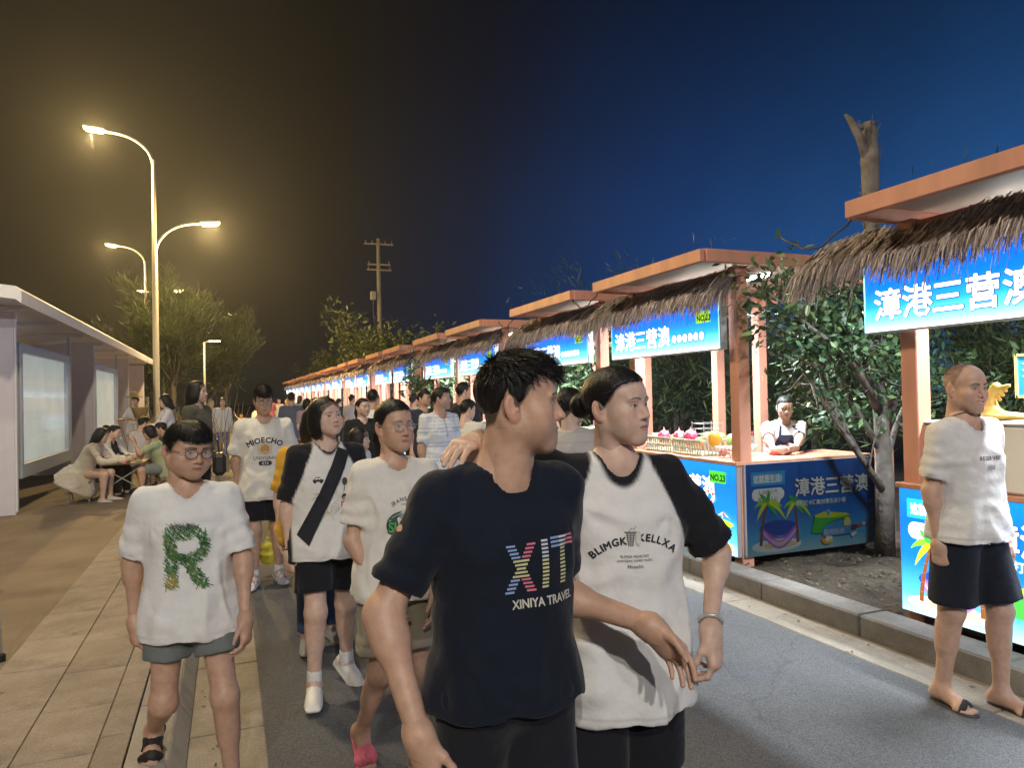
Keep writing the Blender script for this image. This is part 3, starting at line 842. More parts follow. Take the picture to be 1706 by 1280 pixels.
# ---------------------------------------------------------------- ground, road, kerbs, pavement
def ground_mat(name, c1, c2, speck=0.0, sscale=400, nscale=3, rough=.85, bump=.3, bscale=150, stain=.0, spots=0, crack=0):
    m = bpy.data.materials.new(name); m.use_nodes = True; nt = m.node_tree; b = nt.nodes['Principled BSDF']; tc = nt.nodes.new('ShaderNodeTexCoord')
    n = nt.nodes.new('ShaderNodeTexNoise'); n.inputs['Scale'].default_value = nscale; n.inputs['Detail'].default_value = 8; n.inputs['Roughness'].default_value = .65; nt.links.new(tc.outputs['Object'], n.inputs['Vector'])
    r = nt.nodes.new('ShaderNodeValToRGB'); r.color_ramp.elements[0].position = .32; r.color_ramp.elements[1].position = .68
    r.color_ramp.elements[0].color = (*c1,1); r.color_ramp.elements[1].color = (*c2,1); nt.links.new(n.outputs['Fac'], r.inputs[0])
    src = r.outputs[0]
    def darken(src, fac_socket, lo, hi, v0, v1):
        q = nt.nodes.new('ShaderNodeMapRange'); q.inputs[1].default_value = lo; q.inputs[2].default_value = hi; q.inputs[3].default_value = v0; q.inputs[4].default_value = v1; nt.links.new(fac_socket, q.inputs[0])
        v = nt.nodes.new('ShaderNodeVectorMath'); v.operation = 'SCALE'; nt.links.new(src, v.inputs[0]); nt.links.new(q.outputs[0], v.inputs['Scale']); return v.outputs[0]
    ge = nt.nodes.new('ShaderNodeNewGeometry')
    if spots:   # trodden gum and drips
        for sc, th in ((2.3,.085),(5.0,.06)):
            vo = nt.nodes.new('ShaderNodeTexVoronoi'); vo.inputs['Scale'].default_value = sc; nt.links.new(ge.outputs['Position'], vo.inputs['Vector']); src = darken(src, vo.outputs['Distance'], th*.7, th, .45, 1)
        n4 = nt.nodes.new('ShaderNodeTexNoise'); n4.inputs['Scale'].default_value = .9; n4.inputs['Detail'].default_value = 9; n4.inputs['Roughness'].default_value = .72; nt.links.new(ge.outputs['Position'], n4.inputs['Vector']); src = darken(src, n4.outputs['Fac'], .42, .66, 1.12, .62)
    if crack:
        n5 = nt.nodes.new('ShaderNodeTexNoise'); n5.inputs['Scale'].default_value = 2.0; n5.inputs['Detail'].default_value = 6; nt.links.new(ge.outputs['Position'], n5.inputs['Vector'])
        ad = nt.nodes.new('ShaderNodeVectorMath'); ad.operation = 'MULTIPLY_ADD'; ad.inputs[1].default_value = (.5,.5,.5); nt.links.new(n5.outputs['Color'], ad.inputs[0]); nt.links.new(ge.outputs['Position'], ad.inputs[2])
        vo = nt.nodes.new('ShaderNodeTexVoronoi'); vo.feature = 'DISTANCE_TO_EDGE'; vo.inputs['Scale'].default_value = .42; nt.links.new(ad.outputs[0], vo.inputs['Vector']); src = darken(src, vo.outputs['Distance'], .001, .004, .80, 1)
        n6 = nt.nodes.new('ShaderNodeTexNoise'); n6.inputs['Scale'].default_value = .55; n6.inputs['Detail'].default_value = 8; nt.links.new(ge.outputs['Position'], n6.inputs['Vector']); src = darken(src, n6.outputs['Fac'], .38, .66, 1.15, .72)
    if stain:
        n3 = nt.nodes.new('ShaderNodeTexNoise'); n3.inputs['Scale'].default_value = 1.3; n3.inputs['Detail'].default_value = 7; n3.inputs['Roughness'].default_value = .7; nt.links.new(tc.outputs['Object'], n3.inputs['Vector'])
        q = nt.nodes.new('ShaderNodeMapRange'); q.inputs[1].default_value = .58; q.inputs[2].default_value = .72; q.inputs[3].default_value = 1; q.inputs[4].default_value = 1-stain; nt.links.new(n3.outputs['Fac'], q.inputs[0])
        v = nt.nodes.new('ShaderNodeVectorMath'); v.operation = 'SCALE'; nt.links.new(src, v.inputs[0]); nt.links.new(q.outputs[0], v.inputs['Scale']); src = v.outputs[0]
    if speck:
        vo = nt.nodes.new('ShaderNodeTexVoronoi'); vo.inputs['Scale'].default_value = sscale; nt.links.new(tc.outputs['Object'], vo.inputs['Vector'])
        sp = nt.nodes.new('ShaderNodeSeparateColor'); nt.links.new(vo.outputs['Color'], sp.inputs[0])
        q = nt.nodes.new('ShaderNodeMapRange'); q.inputs[1].default_value = 0; q.inputs[2].default_value = 1; q.inputs[3].default_value = 1-speck; q.inputs[4].default_value = 1+speck; nt.links.new(sp.outputs[0], q.inputs[0])
        v = nt.nodes.new('ShaderNodeVectorMath'); v.operation = 'SCALE'; nt.links.new(src, v.inputs[0]); nt.links.new(q.outputs[0], v.inputs['Scale']); src = v.outputs[0]
    nt.links.new(src, b.inputs['Base Color']); b.inputs['Roughness'].default_value = rough; b.inputs['Specular IOR Level'].default_value = .35
    if bump:
        vb = nt.nodes.new('ShaderNodeTexVoronoi'); vb.inputs['Scale'].default_value = bscale; nt.links.new(tc.outputs['Object'], vb.inputs['Vector'])
        bp = nt.nodes.new('ShaderNodeBump'); bp.inputs['Strength'].default_value = bump; bp.inputs['Distance'].default_value = .004; nt.links.new(vb.outputs['Distance'], bp.inputs['Height']); nt.links.new(bp.outputs[0], b.inputs['Normal'])
    return m
M_ASPH = ground_mat('asphalt', (.078,.081,.090), (.115,.118,.128), .40, 200, 1.1, .78, .5, 210, .30, spots=0, crack=1)
M_DIRT = ground_mat('dirt', (.030,.024,.018), (.070,.055,.040), .5, 120, 6, .95, .7, 60)
M_PLAZA = ground_mat('plaza_concrete', (.16,.125,.095), (.24,.19,.145), .15, 300, 1.2, .85, .2, 200, .35)
M_TILE = ground_mat('paving_stone', (.235,.196,.168), (.32,.275,.24), .26, 380, 3.5, .8, .25, 300, .40, spots=1)
M_TILE2 = ground_mat('paving_stone_dark', (.20,.168,.143), (.28,.238,.205), .26, 380, 3.5, .8, .25, 300, .45, spots=1)
M_KERB = ground_mat('kerb_concrete', (.26,.24,.21), (.36,.335,.30), .22, 350, 4, .85, .3, 220, .35)
M_KERBR = ground_mat('kerb_concrete_grey', (.15,.145,.14), (.235,.225,.215), .25, 350, 4, .85, .3, 220, .40)
M_GUT = ground_mat('gutter_concrete', (.22,.195,.16), (.32,.285,.24), .25, 350, 4, .85, .3, 220, .30)
def sheet(name, x0, x1, y0, y1, z, m): return tag(MB().add([(x0,y0,z),(x1,y0,z),(x1,y1,z),(x0,y1,z)], [(0,1,2,3)]).build(name, m), kind='structure')
sheet('ground', -150, 150, -30, 260, -.03, M_DIRT)
sheet('road', .10, 3.36, -8, 140, 0, M_ASPH)
rp = random.Random(3)
plaza = MB(); plaza.box((-9.6,50,.035), (16.83,120,.12)); tag(plaza.build('plaza', M_PLAZA), kind='structure')
def slab(w, l, hgt, bev=.006):
    return MB().box((0,0,0), (w,l,hgt), None, bev)
pav = tag(MB().box((-.80,50,.043), (.765,120,.10)).build('pavement', M_TILE2), kind='structure')
for col_x, wd, L0 in ((-.4765,.122,.62),(-.690,.300,.535),(-1.012,.340,.58)):
    ms = [slab(wd-.003, L0-.004, .05, .003).mesh('paving_tile', mm) for mm in (M_TILE, M_TILE2, M_TILE)]
    y = -1.4 + (.27 if wd > .3 else .05)
    while y < 17.5:
        o = link('paving_tile', rp.choice(ms), pav, (col_x, y+L0/2, .077+rp.uniform(-.0012,.0012)), (rp.uniform(-.002,.002), rp.uniform(-.002,.002), 0)); y += L0
kb = tag(MB().box((-.335,60,.02), (.12,120,.10)).build('kerb', M_KERB), kind='structure')
def kerb_prism(l):   # battered kerb: the road face leans back
    pr = [(-.111,-.08),(.112,-.08),(.112,-.022),(.058,.068),(.048,.077),(-.107,.077)]; V = [(x,y,z) for y in (-l/2,l/2) for x,z in pr]; n = len(pr)
    return MB().add(V, [tuple(range(n)), tuple(range(n,2*n))[::-1]]+[(i,n+i,n+(i+1)%n,(i+1)%n) for i in range(n)])
ks = kerb_prism(.992).mesh('kerb_stone', M_KERB)
for k in range(42): link('kerb_stone', ks, kb, (-.302, -1.6+k*1.0, .023+rp.uniform(-.001,.001)))
gt = tag(MB().box((-.03,60,-.03), (.30,120,.06)).build('gutter', M_GUT), kind='structure')
gs = slab(.325, .905, .05, .006).mesh('gutter_slab', M_GUT)
for k in range(42): link('gutter_slab', gs, gt, (-.025, -1.35+k*.912, -.018+rp.uniform(-.001,.001)))
gr = tag(MB().box((3.48,60,-.035), (.25,120,.06)).build('gutter', M_KERBR), kind='structure')
g2 = slab(.285, 1.99, .05, .005).mesh('gutter_slab', M_GUT)
for k in range(22): link('gutter_slab', g2, gr, (3.475, -2.6+k*2.0, -.0195+rp.uniform(-.001,.001)))
kr = tag(MB().box((3.735,60,.02), (.20,120,.16)).build('kerb', M_KERBR), kind='structure')
kr_s = slab(.225, .885, .17, .012).mesh('kerb_stone', M_KERBR)
for k in range(46): link('kerb_stone', kr_s, kr, (3.733, -1.45+k*.892, .053+rp.uniform(-.0015,.0015)))
# planting bed behind the right kerb: lumpy soil
bm = bmesh.new(); nx, ny = 26, 120
vs = [[bm.verts.new((3.85+i*.14, -3+j*.14, .085+.018*math.sin(i*1.7+j*.9)+.022*math.sin(j*1.3-i*.6)+rp.uniform(-.008,.008))) for j in range(ny)] for i in range(nx)]
for i in range(nx-1):
    for j in range(ny-1): bm.faces.new((vs[i][j], vs[i+1][j], vs[i+1][j+1], vs[i][j+1]))
me = bpy.data.meshes.new('soil'); bm.to_mesh(me); bm.free(); me.materials.append(M_DIRT); tag(link('planting_bed', me), kind='structure')
sheet('soil', 3.86, 12, 13.6, 120, .09, M_DIRT); sheet('soil', 7.3, 40, -6, 13.6, .06, M_DIRT)
# litter of dry leaves and crumbs on the bed
m = MB()
for k in range(900):
    x, y, a, s = rp.uniform(3.9,5.6), rp.uniform(3.3,5.0) if k < 600 else rp.uniform(1,13), rp.uniform(0,6.28), rp.uniform(.008,.028)
    z = .115+rp.uniform(-.01,.012); c, s2 = math.cos(a)*s, math.sin(a)*s
    m.add([(x-c,y-s2,z),(x+s2*.45,y-c*.45,z+rp.uniform(0,.012)),(x+c,y+s2,z+rp.uniform(0,.01)),(x-s2*.45,y+c*.45,z)], [(0,1,2,3)])
for k in range(260):   # blown to the kerbs
    left = k % 3 == 0; x = (.0+abs(rp.gauss(0,.10))-.15) if left else 3.60-abs(rp.gauss(0,.16)); y, a, s = rp.uniform(1.5,16), rp.uniform(0,6.28), rp.uniform(.006,.020); z = .012; c, s2 = math.cos(a)*s, math.sin(a)*s
    m.add([(x-c,y-s2,z),(x+s2*.45,y-c*.45,z+rp.uniform(0,.008)),(x+c,y+s2,z+rp.uniform(0,.008)),(x-s2*.45,y+c*.45,z)], [(0,1,2,3)])
tag(m.build('leaf_litter', mat('litter', (.085,.066,.045), rough=.9, noise=.6, nscale=9)), kind='stuff')

# ---------------------------------------------------------------- food stalls
M_ORANGE = mat('orange_paint', (.60,.28,.19), rough=.5, noise=.22, nscale=5, bump=.12, bscale=45, stretch=(1,1,.25))
M_CEIL = mat('ceiling_board', (.66,.58,.52), rough=.6, noise=.05, nscale=4)
M_ALU = mat('aluminium_trim', (.50,.50,.52), rough=.35, metal=.6)
M_TOP = mat('counter_top', (.55,.27,.17), rough=.45, noise=.15, nscale=10)
M_DARKBOX = mat('counter_shell', (.05,.06,.08), rough=.6)
M_TUBE = mat('fluorescent_tube', (.9,.9,.9), emit=(.95,1.0,1.0), estr=42)
def emit_attr(name, s, diffuse=.15):
    m = bpy.data.materials.new(name); m.use_nodes = True; nt = m.node_tree; b = nt.nodes['Principled BSDF']; a = nt.nodes.new('ShaderNodeAttribute'); a.attribute_name = 'tint'
    nt.links.new(a.outputs['Color'], b.inputs['Base Color']); b.inputs['Roughness'].default_value = .35
    if s: nt.links.new(a.outputs['Color'], b.inputs['Emission Color']); b.inputs['Emission Strength'].default_value = s
    return m
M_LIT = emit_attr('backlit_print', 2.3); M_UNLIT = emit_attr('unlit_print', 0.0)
M_THATCH = mat('dry_thatch', rough=.9, attr=True, spec=.2)
M_CASTER = mat('caster', (.05,.05,.05), rough=.5)

def tint_mesh(name, items, m, frame, z0=.0022, dz=.00008, shade=1.0):
    """one printed sheet: items (verts2d, faces, colour) stacked a hair apart; frame = origin, right, up, outward"""
    o, r_, u_, n_ = [np.array(q, float) for q in frame]
    VV, CC, FF, k = [], [], [], 0
    for i, (V2, F2, c) in enumerate(items):
        V2 = np.asarray(V2, float)
        P = o + V2[:,:1]*r_ + V2[:,1:2]*u_ + n_*(z0+dz*i)
        if V2.shape[1] > 2: P = P + V2[:,2:3]*n_
        VV += [tuple(p) for p in P]; FF += [tuple(q+k for q in f) for f in F2]; k += len(V2)
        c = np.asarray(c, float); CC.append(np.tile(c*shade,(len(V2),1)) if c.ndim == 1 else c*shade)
    me = bpy.data.meshes.new(name); me.from_pydata(VV, [], FF); me.materials.append(m)
    at = me.color_attributes.new('tint', 'FLOAT_COLOR', 'POINT'); c4 = np.ones((len(VV),4), np.float32); c4[:,:3] = np.concatenate(CC); at.data.foreach_set('color', c4.ravel())
    return me
def grad2(x0, x1, y0, y1, stops, n=14):
    ys = np.linspace(y0, y1, n); V = []; C = []
    for y in ys:
        t = (y-y0)/(y1-y0); c = [np.interp(t, [s[0] for s in stops], [s[1][j] for s in stops]) for j in range(3)]
        V += [(x0,y),(x1,y)]; C += [c,c]
    return (np.array(V), [(2*i,2*i+1,2*i+3,2*i+2) for i in range(n-1)], np.array(C))
def q2(x0, x1, y0, y1, c): return (np.array([(x0,y0),(x1,y0),(x1,y1),(x0,y1)]), [(0,1,2,3)], c)
def d2(x, y, rx, ry, c, n=22):
    t = np.linspace(0, 2*math.pi, n, endpoint=False); return (np.stack([x+rx*np.cos(t), y+ry*np.sin(t)],1), [tuple(range(n))], c)
def s2(pts, w, c):
    pts = np.array(pts, float); d = np.gradient(pts, axis=0); d /= np.linalg.norm(d,axis=1)[:,None]+1e-9; nn = np.stack([-d[:,1], d[:,0]],1); n = len(pts)
    w = np.asarray(w if hasattr(w,'__len__') else [w]*n)[:,None]/2
    return (np.concatenate([pts+nn*w, pts-nn*w]), [(i,i+1,n+i+1,n+i) for i in range(n-1)], c)
def txt2(t, x, y, size, bold, c, sx=1.0, left=True):
    V, F = text_mesh(t, size); V = V[:,:2]*np.array([sx,1]); n = 5 if bold > .001 else 1
    if left: V = V-np.array([V[:,0].min(),0])
    VV, FF = [], []
    for q in range(n):
        a = 2*math.pi*q/n; d = bold*1.1 if n > 1 else 0
        VV.append(np.concatenate([V+np.array([x+d*math.cos(a), y+d*math.sin(a)]), np.full((len(V),1), q*.00001)],1)); FF += [tuple(j+q*len(V) for j in f) for f in F]
    return (np.concatenate(VV), FF, c)
NAVYP = (.004,.02,.10); WHITEP = (.95,.97,.95)
def title2(t, x, y, size, gap):
    """brush-like heavy characters: white over a dark rim, thickened by repeating the strokes round a small circle"""
    it = []
    for rad, n, c in ((.046,9,NAVYP), (.024,6,WHITEP)):
        for i, ch in enumerate(t):
            V, F = text_mesh(ch, size, 0, 1); V = V[:,:2]-np.array([V[:,0].min(),0])
            for q in range(n):
                a = 2*math.pi*q/n; it.append((V+np.array([x+i*gap+math.cos(a)*rad*size, y+math.sin(a)*rad*size]), F, c))
    return it
def palm2(x, y, hgt, lean, s=1.0):
    br = (.20,.065,.02); it = []
    t = np.linspace(0,1,8); it.append(s2(np.stack([x+lean*t**1.6, y+hgt*t],1), np.linspace(.032,.018,8)*s, br))
    for k in range(6): it.append(s2([(x+lean*(k/6)**1.6-.012*s, y+hgt*k/6),(x+lean*(k/6)**1.6+.012*s, y+hgt*k/6)], .004, (.32,.13,.04)))
    tx, ty = x+lean, y+hgt
    for a, L, dr, c in ((2.75,.15,.10,(.20,.62,.03)),(2.2,.13,.03,(.04,.45,.05)),(.35,.16,.10,(.45,.75,.02)),(1.3,.09,-.02,(.03,.40,.06)),(3.5,.12,.10,(.65,.78,.02)),(-.7,.13,.04,(.05,.50,.10)),(.0,.19,.16,(.55,.75,.02))):
        u = np.linspace(0,1,8); it.append(s2(np.stack([tx+math.cos(a)*L*u*s, ty+math.sin(a)*L*u*s-dr*u**2*s],1), np.array([.012,.028,.036,.038,.034,.026,.016,.003])*s, c))
    it.append(d2(tx,ty,.014*s,.012*s,(.7,.30,.02)))
    return it
def stall_art(W_=1.75, side=False):
    """the beach picture of the counter fronts"""
    H_ = .755; it = [grad2(0, W_, 0, H_, [(0,(.36,.66,.74)),(.16,(.07,.42,.74)),(.42,(.004,.16,.60)),(.75,(.003,.115,.55)),(1,(.003,.16,.66))])]
    it += [q2(.05,.40,.575,.69,(.015,.42,.85)), txt2('这就是生活!', .075, .603, .072, .0028, WHITEP, .78)]
    it += [d2(.10,.50,.045,.05,WHITEP), d2(.34,.50,.05,.05,WHITEP), q2(.10,.34,.45,.55,WHITEP), q2(.115,.31,.415,.50,WHITEP), d2(.31,.455,.04,.04,WHITEP), (np.array([(.15,.42),(.19,.42),(.165,.385)]), [(0,1,2)], WHITEP)]
    it += [txt2('人间烟火气', .115, .502, .042, .0008, (.01,.10,.01)), txt2('最抚凡人心', .115, .448, .042, .0008, (.01,.10,.01))]
    it += [d2(.30,.07,.26,.055,(.80,.88,.86)), d2(.34,.075,.18,.030,(.80,.62,.32)), d2(.32,.215,.20,.065,(.004,.06,.42))]
    u = np.linspace(0,1,14)
    for k, c in enumerate(((.30,.08,.55),(.55,.20,.70),(.75,.45,.75),(.35,.15,.62))): it.append(s2(np.stack([.14+.38*u, .235-.028*k-.105*np.sin(u*math.pi)+.02*k*np.abs(u-.5)],1), .018, c))
    it += palm2(.135,.08,.35,.075) + palm2(.52,.08,.33,-.02,.9)
    it += title2('漳港三营澳', .56 if not side else .50, .475, .185 if not side else .165, .182 if not side else .165)
    it.append(txt2('网红打卡汇集|创意生活小铺', .58 if not side else .50, .385, .062 if not side else .045, .0012, (.75,.92,.97)))
    # green headland, boat, fruit float
    it += [(np.array([(.66,.14),(.70,.27),(.80,.305),(1.02,.275),(1.08,.245),(.92,.23),(.82,.20),(.78,.13)]), [tuple(range(8))], (.05,.50,.05)), (np.array([(.69,.285),(.80,.315),(1.05,.285),(1.10,.26),(.90,.255),(.72,.265)]), [tuple(range(6))], (.62,.75,.01))]
    it += [d2(.83,.075,.065,.045,(.85,.45,.02)), d2(.845,.08,.042,.03,(.92,.92,.80)), d2(.80,.095,.022,.016,(.80,.08,.02)), d2(.87,.058,.02,.014,(.85,.70,.02))]
    it += [(np.array([(.96,.175),(1.20,.175),(1.16,.135),(1.0,.135)]), [(0,1,2,3)], (.15,.05,.03)), q2(1.02,1.10,.175,.225,(.8,.70,.25)), d2(1.06,.235,.03,.012,(.85,.80,.05)), d2(1.12,.09,.02,.02,WHITEP,8), d2(1.145,.10,.02,.012,WHITEP,8)]
    for k in range(5): it.append(d2(1.20+.05*k,.165+.012*(k%2),.022,.016,[(.5,.1,.1),(.7,.6,.6),(.3,.1,.3),(.8,.7,.3),(.1,.2,.3)][k],10))
    if not side:
        it += [q2(W_-.335,W_-.115,.585,.685,(.05,.36,.02)), txt2('NO.23', W_-.318, .605, .074, .003, (.002,.010,.006), .98)]
        it += [d2(W_-.335,.46,.062,.062,WHITEP), d2(W_-.335,.46,.030,.030,(.004,.17,.70))]
        for a in range(4): b = a*1.571+.5; it.append(s2([(W_-.335+.034*math.cos(b), .46+.034*math.sin(b)),(W_-.335+.060*math.cos(b), .46+.060*math.sin(b))], .030, (.75,.05,.04)))
        it += [d2(W_-.25,.255,.22,.035,(.45,.72,.02)), s2([(W_-.20,.17),(W_-.165,.33)], .007, (.8,.8,.8))]
        for k, c in enumerate(((.75,.05,.05),WHITEP,(.75,.05,.05),WHITEP)):
            a0 = 2.9-k*.62; a1 = a0-.62; cx, cy = W_-.165, .275; it.append((np.array([(cx+.005,cy+.075)]+[(cx+.115*math.cos(a), cy+.02+.075*math.sin(a)*.6-.02) for a in np.linspace(a0,a1,5)]), [tuple(range(6))], c))
        it += [d2(W_-.20,.065,.16,.045,(.88,.60,.05)), d2(W_-.16,.10,.035,.075,(.92,.90,.88)), s2([(W_-.185,.15),(W_-.14,.12)],.016,(.75,.08,.06)), s2([(W_-.195,.10),(W_-.13,.07)],.016,(.75,.08,.06)), s2([(W_-.19,.06),(W_-.14,.035)],.014,(.75,.08,.06)), s2([(W_-.26,.08),(W_-.22,.24)], .010, (.9,.9,.9))]
    else:
        it += [q2(W_-.62,W_-.30,.10,.175,(.10,.30,.62)), txt2('服务热线', W_-.605, .112, .058, .001, (.75,.85,.90)), d2(.85,.30,.022,.030,(.5,.62,.75),12), d2(.85,.30,.012,.018,(.01,.2,.6),12)]
    return it
def sign_art(W_=1.82, hgt=.50, num='NO.23', far=False):
    it = [grad2(0, W_, 0, hgt, [(0,(.45,.85,.92)),(.12,(.12,.52,.82)),(.30,(.012,.27,.76)),(.55,(.002,.125,.66)),(1,(.002,.08,.52))]), q2(0,W_,0,.012,(.85,1,.98)), q2(0,.01,0,hgt,(.3,.8,.9)), q2(W_-.01,W_,0,hgt,(.3,.8,.9))]
    it += title2('漳港三营澳', .085, .085, .205, .205)
    for k in range(6): it += [d2(1.17+k*.083,.125,.042,.046,NAVYP,12), d2(1.17+k*.083,.125,.034,.038,WHITEP,12), d2(1.17+k*.083,.125,.014,.016,(.25,.35,.45),8)]
    it += [q2(W_-.31,W_-.11,.235,.335,(.22,.42,.01)), txt2(num, W_-.295, .252, .070, .003, (.004,.014,.003))]
    return it
def thatch_mesh(L, n, seed, w=.006):
    rs = np.random.RandomState(seed); y = rs.uniform(-.02, L, n)
    lay = rs.randint(0, 4, n); x0 = .16-.10*lay/3+rs.normal(0,.012,n); z0 = 2.58-.04*lay+rs.normal(0,.012,n)+.012*np.sin(y*7)
    ln = rs.uniform(.17,.27,n)+.10*(rs.rand(n) < .06)+.03*np.sin(y*5+1); edge = y > L-.62; ln = ln*np.where(edge,1.15,1)
    sl = rs.normal(.10,.16,n); P = []
    for t in (0,.35,.7,1.0):
        x = x0-(.26*np.sin(np.minimum(t*1.5,1.57)))*(.75+.12*lay)+rs.normal(0,.004,n); z = z0-ln*(t**1.5)*1.0+.02*math.sin(t*3.1); P.append(np.stack([x, y+sl*ln*t, z],1))
    wd = w*rs.uniform(.5,1.3,n); V = []
    for k, c in enumerate(P):
        d = np.zeros_like(c); d[:,1] = wd*(1-.75*k/3); d[:,0] = wd*.3*rs.normal(0,1,n); V += [c-d, c+d]
    V = np.stack(V,1).reshape(-1,3); b = np.arange(n)[:,None]*8
    F = np.concatenate([np.concatenate([b+2*k,b+2*k+1,b+2*k+3,b+2*k+2],1) for k in range(3)])
    c = np.array([.37,.315,.30])*rs.uniform(.35,1.7,n)[:,None]*np.array([1,1,1])+np.where(rs.rand(n) < .05,.25,0)[:,None]
    # packed under-layer so that the roof edge is not see-through
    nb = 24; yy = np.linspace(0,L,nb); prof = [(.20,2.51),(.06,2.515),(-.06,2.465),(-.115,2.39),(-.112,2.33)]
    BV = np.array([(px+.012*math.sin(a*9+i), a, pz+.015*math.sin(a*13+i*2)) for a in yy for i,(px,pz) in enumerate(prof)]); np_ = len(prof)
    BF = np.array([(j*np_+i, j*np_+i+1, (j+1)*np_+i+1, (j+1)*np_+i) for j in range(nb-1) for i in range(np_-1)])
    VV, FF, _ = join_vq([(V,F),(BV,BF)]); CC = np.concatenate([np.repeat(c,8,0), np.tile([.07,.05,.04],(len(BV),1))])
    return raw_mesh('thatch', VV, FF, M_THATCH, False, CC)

_ART = {}
def ART(name, fn, args, m, frame, shade=1.0):
    if (name, args) not in _ART: _ART[name, args] = tint_mesh(name, fn(*args), m, frame, shade=shade)
    return _ART[name, args]
LS = 1.75     # stall length along the road
def make_stall(lod):
    """origin on the ground at the near front corner; the road side is x=0, +x runs away from the road"""
    r = empty('food_stall')
    for px, py in ((.075,.055),(.075,LS-.06),(1.66,.055),(1.66,LS-.06)):
        MB().box((px,py,1.33), (.115,.115,2.5), None, .006).build('post', M_ORANGE, r)
    x0, x1, y0, y1 = -.36, 2.02, -.07, LS+.02; zc = 2.62
    rf = MB().box(((x0+x1)/2,(y0+y1)/2,zc+.055), (x1-x0-.06,y1-y0-.06,.03)).build('roof', M_CEIL, r)
    for c, d in ((((x0),(y0+y1)/2,zc+.01),(.045,y1-y0,.105)), ((x1,(y0+y1)/2,zc+.01),(.045,y1-y0,.105)), (((x0+x1)/2,y0,zc+.01),(x1-x0-.05,.045,.105)), (((x0+x1)/2,y1,zc+.01),(x1-x0-.05,.045,.105))):
        MB().box(c, d, None, .005).build('fascia', M_ORANGE, rf)
    for px in (.075,1.66): MB().box((px,LS/2,2.515), (.07,LS-.24,.10), None, .004).build('beam', M_ORANGE, r)
    MB().box((.075,LS+.42,2.42), (.05,.72,.05)).build('thatch_rail', M_ORANGE, r)
    MB().box((.57,LS/2,2.60), (.10,1.36,.045), None, .01).build('light_fitting', M_CEIL, r)
    m = MB(); m.tube([(.57,.24,2.565),(.57,LS-.24,2.565)], .016, 8); m.build('fluorescent_tube', M_TUBE, r, True)
    area_light('tube_light', r, (.57,LS/2,2.545), TUBE_W, (.86,.95,1.0), (.05,1.3), (0,0,0), 175)
    if lod < 2:
        m = MB(); m.tube([(-.33,LS,2.60)]+[(-.33+.02*math.sin(k*2), LS+.07*k, 2.60-.14*math.sin(math.pi*k/9)) for k in range(1,9)]+[(-.33,LS+.63,2.60)], .007, 5); m.build('cable', M_CASTER, r, True); m = MB(); m.tube([(.62,.3,2.585),(.3,.18,2.57),(.13,.10,2.45),(.13,.10,1.0)], .006, 5); m.build('cable', M_CASTER, r, True)
        th = link('thatch', thatch_mesh(2.42, 5200 if lod == 0 else 1500, 3+lod, .006 if lod == 0 else .014), r); th['kind'] = 'stuff'
    else:
        th = link('thatch', thatch_mesh(2.42, 420, 9, .035), r); th['kind'] = 'stuff'
    sb = MB().box((-.055,.09+.91,2.145), (.07,1.84,.52), None, .006).build('sign_box', M_ALU, r)
    link('sign_face', ART('sign_face', sign_art, (), M_LIT, ((-.0905,.09+1.82,1.895),(0,-1,0),(0,0,1),(-1,0,0))), sb)
    # counter
    MB().box((.385,LS/2,.55), (.74,LS-.02,.74)).build('counter', M_DARKBOX, r)
    MB().box((.905,.285,.55), (.29,.52,.74)).build('counter_return', M_DARKBOX, r); MB().box((1.26,.285,.55), (.40,.52,.74)).build('counter_return', M_DARKBOX, r)
    ct = MB().box((.36,LS/2,.937), (.80,LS+.03,.035), None, .006).build('counter_top', M_TOP, r); MB().box((1.115,.29,.937), (.70,.60,.035), None, .006).build('counter_top', M_TOP, r)
    fp = MB().box((-.006,LS/2,.55), (.04,LS,.765), None, .003).build('front_panel', M_ALU, r)
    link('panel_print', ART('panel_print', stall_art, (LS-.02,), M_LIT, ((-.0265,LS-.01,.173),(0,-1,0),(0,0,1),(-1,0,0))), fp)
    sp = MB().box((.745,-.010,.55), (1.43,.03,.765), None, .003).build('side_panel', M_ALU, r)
    link('panel_print', ART('panel_print', stall_art, (1.40, True), M_UNLIT, ((.045,-.0255,.173),(1,0,0),(0,0,1),(0,-1,0)), shade=.13), sp)  # print colours scaled down so the panel looks as if it stood in shade
    for px, py in ((.08,.06),(.08,LS-.08),(1.38,.06),(.68,LS-.08)):
        m = MB(); m.box((px,py,.155),(.05,.05,.03)); m.lathe((px-.012,py,.125), [(.028,0),(.028,.022)], 12, Matrix.Rotation(R_(90),3,'Y')); m.build('caster', M_CASTER, r)
    return r
TUBE_W = 190
PROTO = [make_stall(i) for i in range(3)]
starts = [1.61]
y = 4.91
for k in range(9): starts += [y, y+2.38]; y += 5.50
ords = ['first','second','third','fourth','fifth','sixth','seventh','eighth','ninth','tenth','eleventh','twelfth','thirteenth','fourteenth','fifteenth','sixteenth','seventeenth','eighteenth','nineteenth']
used = set(); STALLS = []
for i, y in enumerate(starts):
    lod = 0 if i < 4 else 1 if i < 8 else 2
    s = PROTO[lod] if lod not in used else copy_tree(PROTO[lod]); used.add(lod)
    s.location = (3.9, y, .0)
    lab = {0:'nearest thatched stall at the right edge, a white cabinet on its lit blue counter', 1:'thatched stall with crates of fruit on its lit counter and a dark printed side panel'}.get(i, 'thatched stall with lit blue sign, %s along the row from the near end' % ords[min(i,18)])
    tag(s, lab, 'market stall', 'thatched stalls along the road'); STALLS.append(s)

